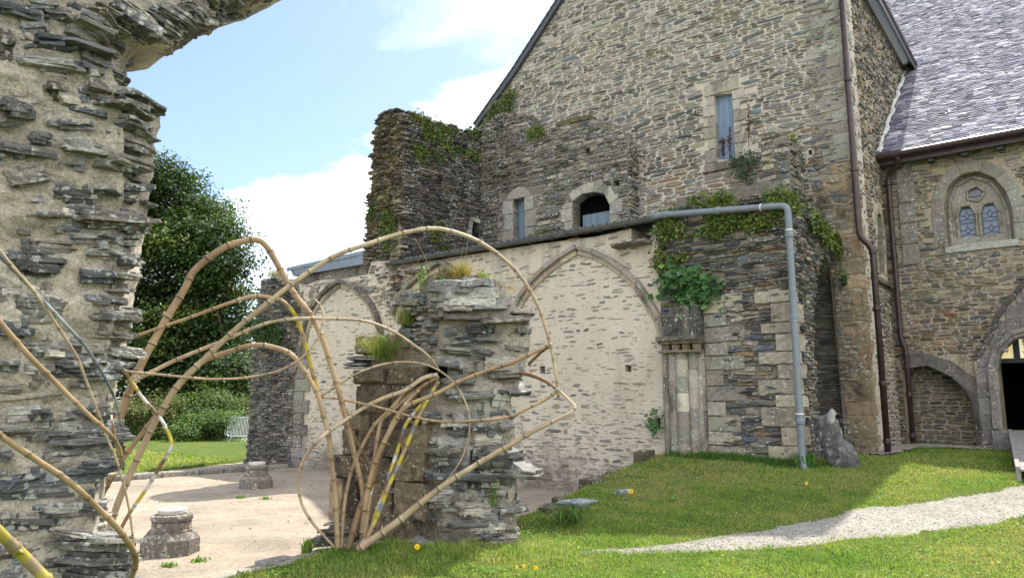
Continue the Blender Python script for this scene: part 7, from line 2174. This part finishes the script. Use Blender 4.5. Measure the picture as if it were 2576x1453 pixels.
def tie(root, x, y, Y, r=.022, col=None):
    c = at_depth(x, y, Y); a = Acc(); g = np.random.default_rng(int(x+y))
    for k in range(4):
        th_ = np.linspace(0, 2*math.pi, 14); A_ = np.array([math.cos(k*.8), .2, math.sin(k*.8)]); A_ /= np.linalg.norm(A_); B_ = np.cross(A_, [0, 1.0, .2]); B_ /= np.linalg.norm(B_)
        Cx = np.cross(A_, B_)
        tube(a, [c+B_*r*math.cos(t)*1.1+Cx*r*math.sin(t)*1.3+A_*.006*k for t in th_], .0035, 5)
    for k in range(2): tube(a, [c+np.array([.01, -.02, 0]), c+np.array([g.normal(0, .03), -.04, g.uniform(-.05, .03)])], .003, 4)
    a.build('tie', M['rope'], root)
def D(pts, y0, y1, mid=None):
    """spread depth from y0 at the first point to y1 at the last, optionally through mid"""
    n = len(pts); out = []
    for i, p in enumerate(pts):
        t = i/(n-1); Y = y0+(y1-y0)*t if mid is None else (y0+(mid-y0)*t*2 if t < .5 else mid+(y1-mid)*(t*2-1)); out.append((p[0], p[1], Y))
    return out
# --- right-hand fan, rooted at the foot of the pillar
cane(SR, D([(272, 1339), (300, 1256), (340, 1165), (385, 1071), (445, 971), (505, 911), (595, 826), (644, 786), (740, 710), (840, 645), (930, 612), (1000, 590), (1075, 575), (1130, 580), (1200, 605), (1260, 645), (1310, 695), (1350, 760), (1375, 830), (1390, 890), (1400, 950), (1406, 1000)], 7.5, 7.9, 7.5), 17, 8, PALE, label='longest thick cane arching over the whole view', seed=1)
cane(SR, D([(265, 1215), (300, 1172), (325, 1131), (400, 1036), (445, 978), (505, 914), (570, 886), (644, 867), (709, 879), (744, 901), (774, 946), (799, 991), (814, 1046), (829, 1106), (836, 1176), (844, 1251), (850, 1380)], 7.6, 8.15), 12, 13, TAN, seed=2)
cane(SR, D([(292, 1070), (325, 986), (350, 926), (410, 816), (465, 726), (485, 685), (530, 645), (570, 620), (610, 607), (644, 603), (668, 616), (700, 668), (740, 738), (779, 789), (809, 846), (834, 921), (854, 991), (874, 1066), (894, 1151), (909, 1216), (918, 1301), (920, 1380)], 7.5, 8.2), 21, 11, TAN, seed=3, label='tall cane with a narrow bend above the tree and sky')
cane(SR, D([(332, 849), (400, 824), (470, 801), (580, 761), (644, 744), (704, 754), (729, 774), (746, 801), (764, 851), (776, 896), (789, 946), (804, 998)], 7.5, 8.1), 8, 11, TAN, (.14, [YEL, YEL, None], .62, .97), 4)
cane(SR, D([(318, 959), (345, 953), (440, 906), (555, 859), (644, 822), (694, 807), (759, 800), (814, 801), (894, 804), (944, 814), (994, 836), (1044, 869), (1074, 891), (1094, 914), (1106, 934)], 7.4, 8.4), 11, 6, PALE, seed=5)
cane(SR, D([(305, 931), (375, 939), (450, 946), (530, 953), (600, 951), (644, 945), (694, 934), (729, 919), (759, 899), (789, 866), (806, 831), (814, 801), (809, 776), (794, 754), (782, 752), (776, 772)], 7.4, 7.8), 7, 4, PALE, seed=6)
cane(SR, D([(804, 998), (854, 966), (894, 941), (944, 921), (994, 911), (1044, 911), (1084, 921), (1119, 941), (1149, 971), (1171, 1011), (1181, 1046), (1179, 1096), (1164, 1146), (1144, 1181), (1119, 1211)], 8.1, 8.0), 6, 3, PALE, seed=7)
cane(SR, D([(809, 1000), (849, 1002), (894, 1011), (944, 1021), (1014, 1041), (1069, 1054), (1119, 1060), (1174, 1059), (1244, 1054), (1288, 1046), (1328, 1026), (1368, 1006), (1398, 986), (1405, 979)], 8.1, 7.8), 5, 9, TAN, seed=8)
cane(SR, D([(912, 1378), (912, 1330), (920, 1256), (939, 1176), (964, 1116), (994, 1060), (1024, 1021), (1094, 991), (1164, 956), (1244, 926), (1288, 912), (1340, 888), (1386, 866)], 8.2, 7.8), 14, 9, TAN, seed=9)
cane(SR, D([(1100, 942), (1064, 951), (1019, 981), (964, 1001), (914, 1026), (869, 1056), (834, 1079), (809, 1099), (779, 1131), (759, 1166), (751, 1211), (759, 1266), (784, 1311), (814, 1346), (844, 1378)], 8.35, 8.15, 7.9), 12, 6, PALE, seed=10)
cane(SR, D([(1090, 944), (1049, 961), (1014, 991), (989, 1021), (944, 1066), (914, 1116), (889, 1171), (874, 1226), (864, 1291), (860, 1380)], 8.35, 8.15), 9, 9, TAN, seed=11)
cane(SR, D([(1096, 951), (1069, 966), (1034, 991), (994, 1026), (964, 1051), (954, 1076), (944, 1141), (931, 1216), (921, 1291), (914, 1378)], 8.35, 8.2), 10, 11, TAN, seed=12)
cane(SR, D([(1090, 950), (1044, 990), (1014, 1034), (989, 1071), (969, 1106), (949, 1166), (934, 1216), (904, 1281), (876, 1382)], 8.35, 8.1), 11, 16, BROWN, seed=13)
cane(SR, D([(1099, 961), (1074, 1001), (1044, 1036), (1019, 1071), (999, 1136), (979, 1196), (964, 1246), (944, 1296), (922, 1355)], 8.35, 8.1), 9, 11, BROWN, (.10, [YEL, GREY, None, YEL, WHITE], .1, .95), 14, 'cane banded yellow and grey in the middle of the fan')
cane(SR, D([(1103, 959), (1081, 996), (1061, 1031), (1041, 1076), (1018, 1131), (996, 1181), (976, 1226), (956, 1281), (936, 1326), (918, 1365)], 8.33, 8.05), 10, 11, TAN, (.11, [YEL, GREY, YEL, None], .05, .95), 15, 'rightmost cane banded yellow and grey')
cane(SR, D([(1054, 980), (1029, 1005), (994, 1054), (974, 1096), (954, 1151), (944, 1186), (930, 1250), (915, 1372)], 8.3, 8.15), 10, 13, TAN, (.12, [YEL, WHITE, None], .1, .7), 16)
cane(SR, D([(900, 1381), (994, 1316), (1069, 1256), (1144, 1201), (1219, 1156), (1288, 1116), (1338, 1086), (1388, 1061), (1423, 1043), (1443, 1030), (1446, 1020), (1436, 1010), (1405, 980)], 8.0, 7.8, 7.7), 20, 7, PALE, seed=17, label='long thick straight cane running low to the right')
cane(SR, D([(1262, 928), (1325, 940), (1353, 949), (1383, 964), (1402, 980)], 8.9, 7.8), 12, 8, BROWN, seed=18)
cane(SR, D([(1330, 915), (1350, 896), (1368, 880), (1386, 870)], 7.95, 7.8), 9, 6, BROWN, seed=19)
cane(SR, D([(872, 1060), (900, 1112), (936, 1178)], 8.3, 8.3), 6, 6, BROWN, seed=20)
cane(SR, D([(305, 921), (330, 956), (360, 1001), (395, 1041), (415, 1071), (431, 1119), (400, 1176), (370, 1226), (325, 1291), (293, 1350)], 7.4, 7.4), 8, 9, BROWN, (.16, [WHITE, YEL, WHITE, None], .08, .85), 21, 'sharply bent thin cane with white and yellow bands by the lawn')
cane(SR, D([(258, 1246), (285, 1196), (305, 1150), (312, 1118)], 7.7, 7.6), 9, 8, BROWN, seed=22)
for (x, y, Y, r) in [(802, 996, 8.05, .030), (813, 1047, 8.1, .026), (1386, 870, 7.78, .026), (1403, 982, 7.78, .028), (342, 953, 7.35, .036), (918, 1362, 8.05, .04), (1098, 950, 8.35, .03)]: tie(SR, x, y, Y, r)
# --- left-hand group in front of the archway ruin
cane(SL, D([(-60, 742), (0, 811), (70, 891), (135, 956), (200, 1021), (255, 1071), (282, 1097), (300, 1126), (307, 1156), (303, 1176)], 4.3, 5.7), 17, 7, TAN, seed=31)
cane(SL, D([(-60, 1048), (0, 1094), (85, 1151), (175, 1211), (240, 1271), (295, 1326), (330, 1376), (342, 1411), (330, 1450)], 4.3, 6.1), 16, 14, TAN, seed=32)
cane(SL, D([(-40, 585), (0, 632), (40, 680), (85, 731), (125, 791), (165, 851), (195, 901), (220, 966), (250, 1046), (270, 1101), (300, 1176), (320, 1256), (330, 1316), (337, 1380)], 4.5, 6.1), 9, 5, PALE, seed=33)
cane(SL, D([(-40, 600), (0, 643), (40, 683), (85, 731), (170, 821), (215, 871), (250, 926), (275, 971), (295, 1021), (304, 1071)], 4.5, 5.7), 12, 6, (.17, .19, .21), (.30, [None, (.12, .15, .17), (.24, .25, .25)], 0, 1), 34, 'grey painted cane crossing the top of the archway ruin')
cane(SL, D([(-60, 1275), (0, 1340), (60, 1398), (150, 1492)], 3.6, 4.2), 27, 27, (.40, .34, .10), (.10, [(.42, .35, .07), (.28, .22, .14)], 0, 1), 35, 'thick yellow and brown banded cane in the bottom left corner', node=.5)
cane(SL, D([(283, 1060), (288, 1100), (300, 1150)], 5.75, 5.8), 7, 5, BROWN, seed=36)
for (x, y, Y, r) in [(85, 731, 4.95, .024), (268, 1088, 5.6, .026), (340, 1398, 6.1, .035)]: tie(SL, x, y, Y, r)
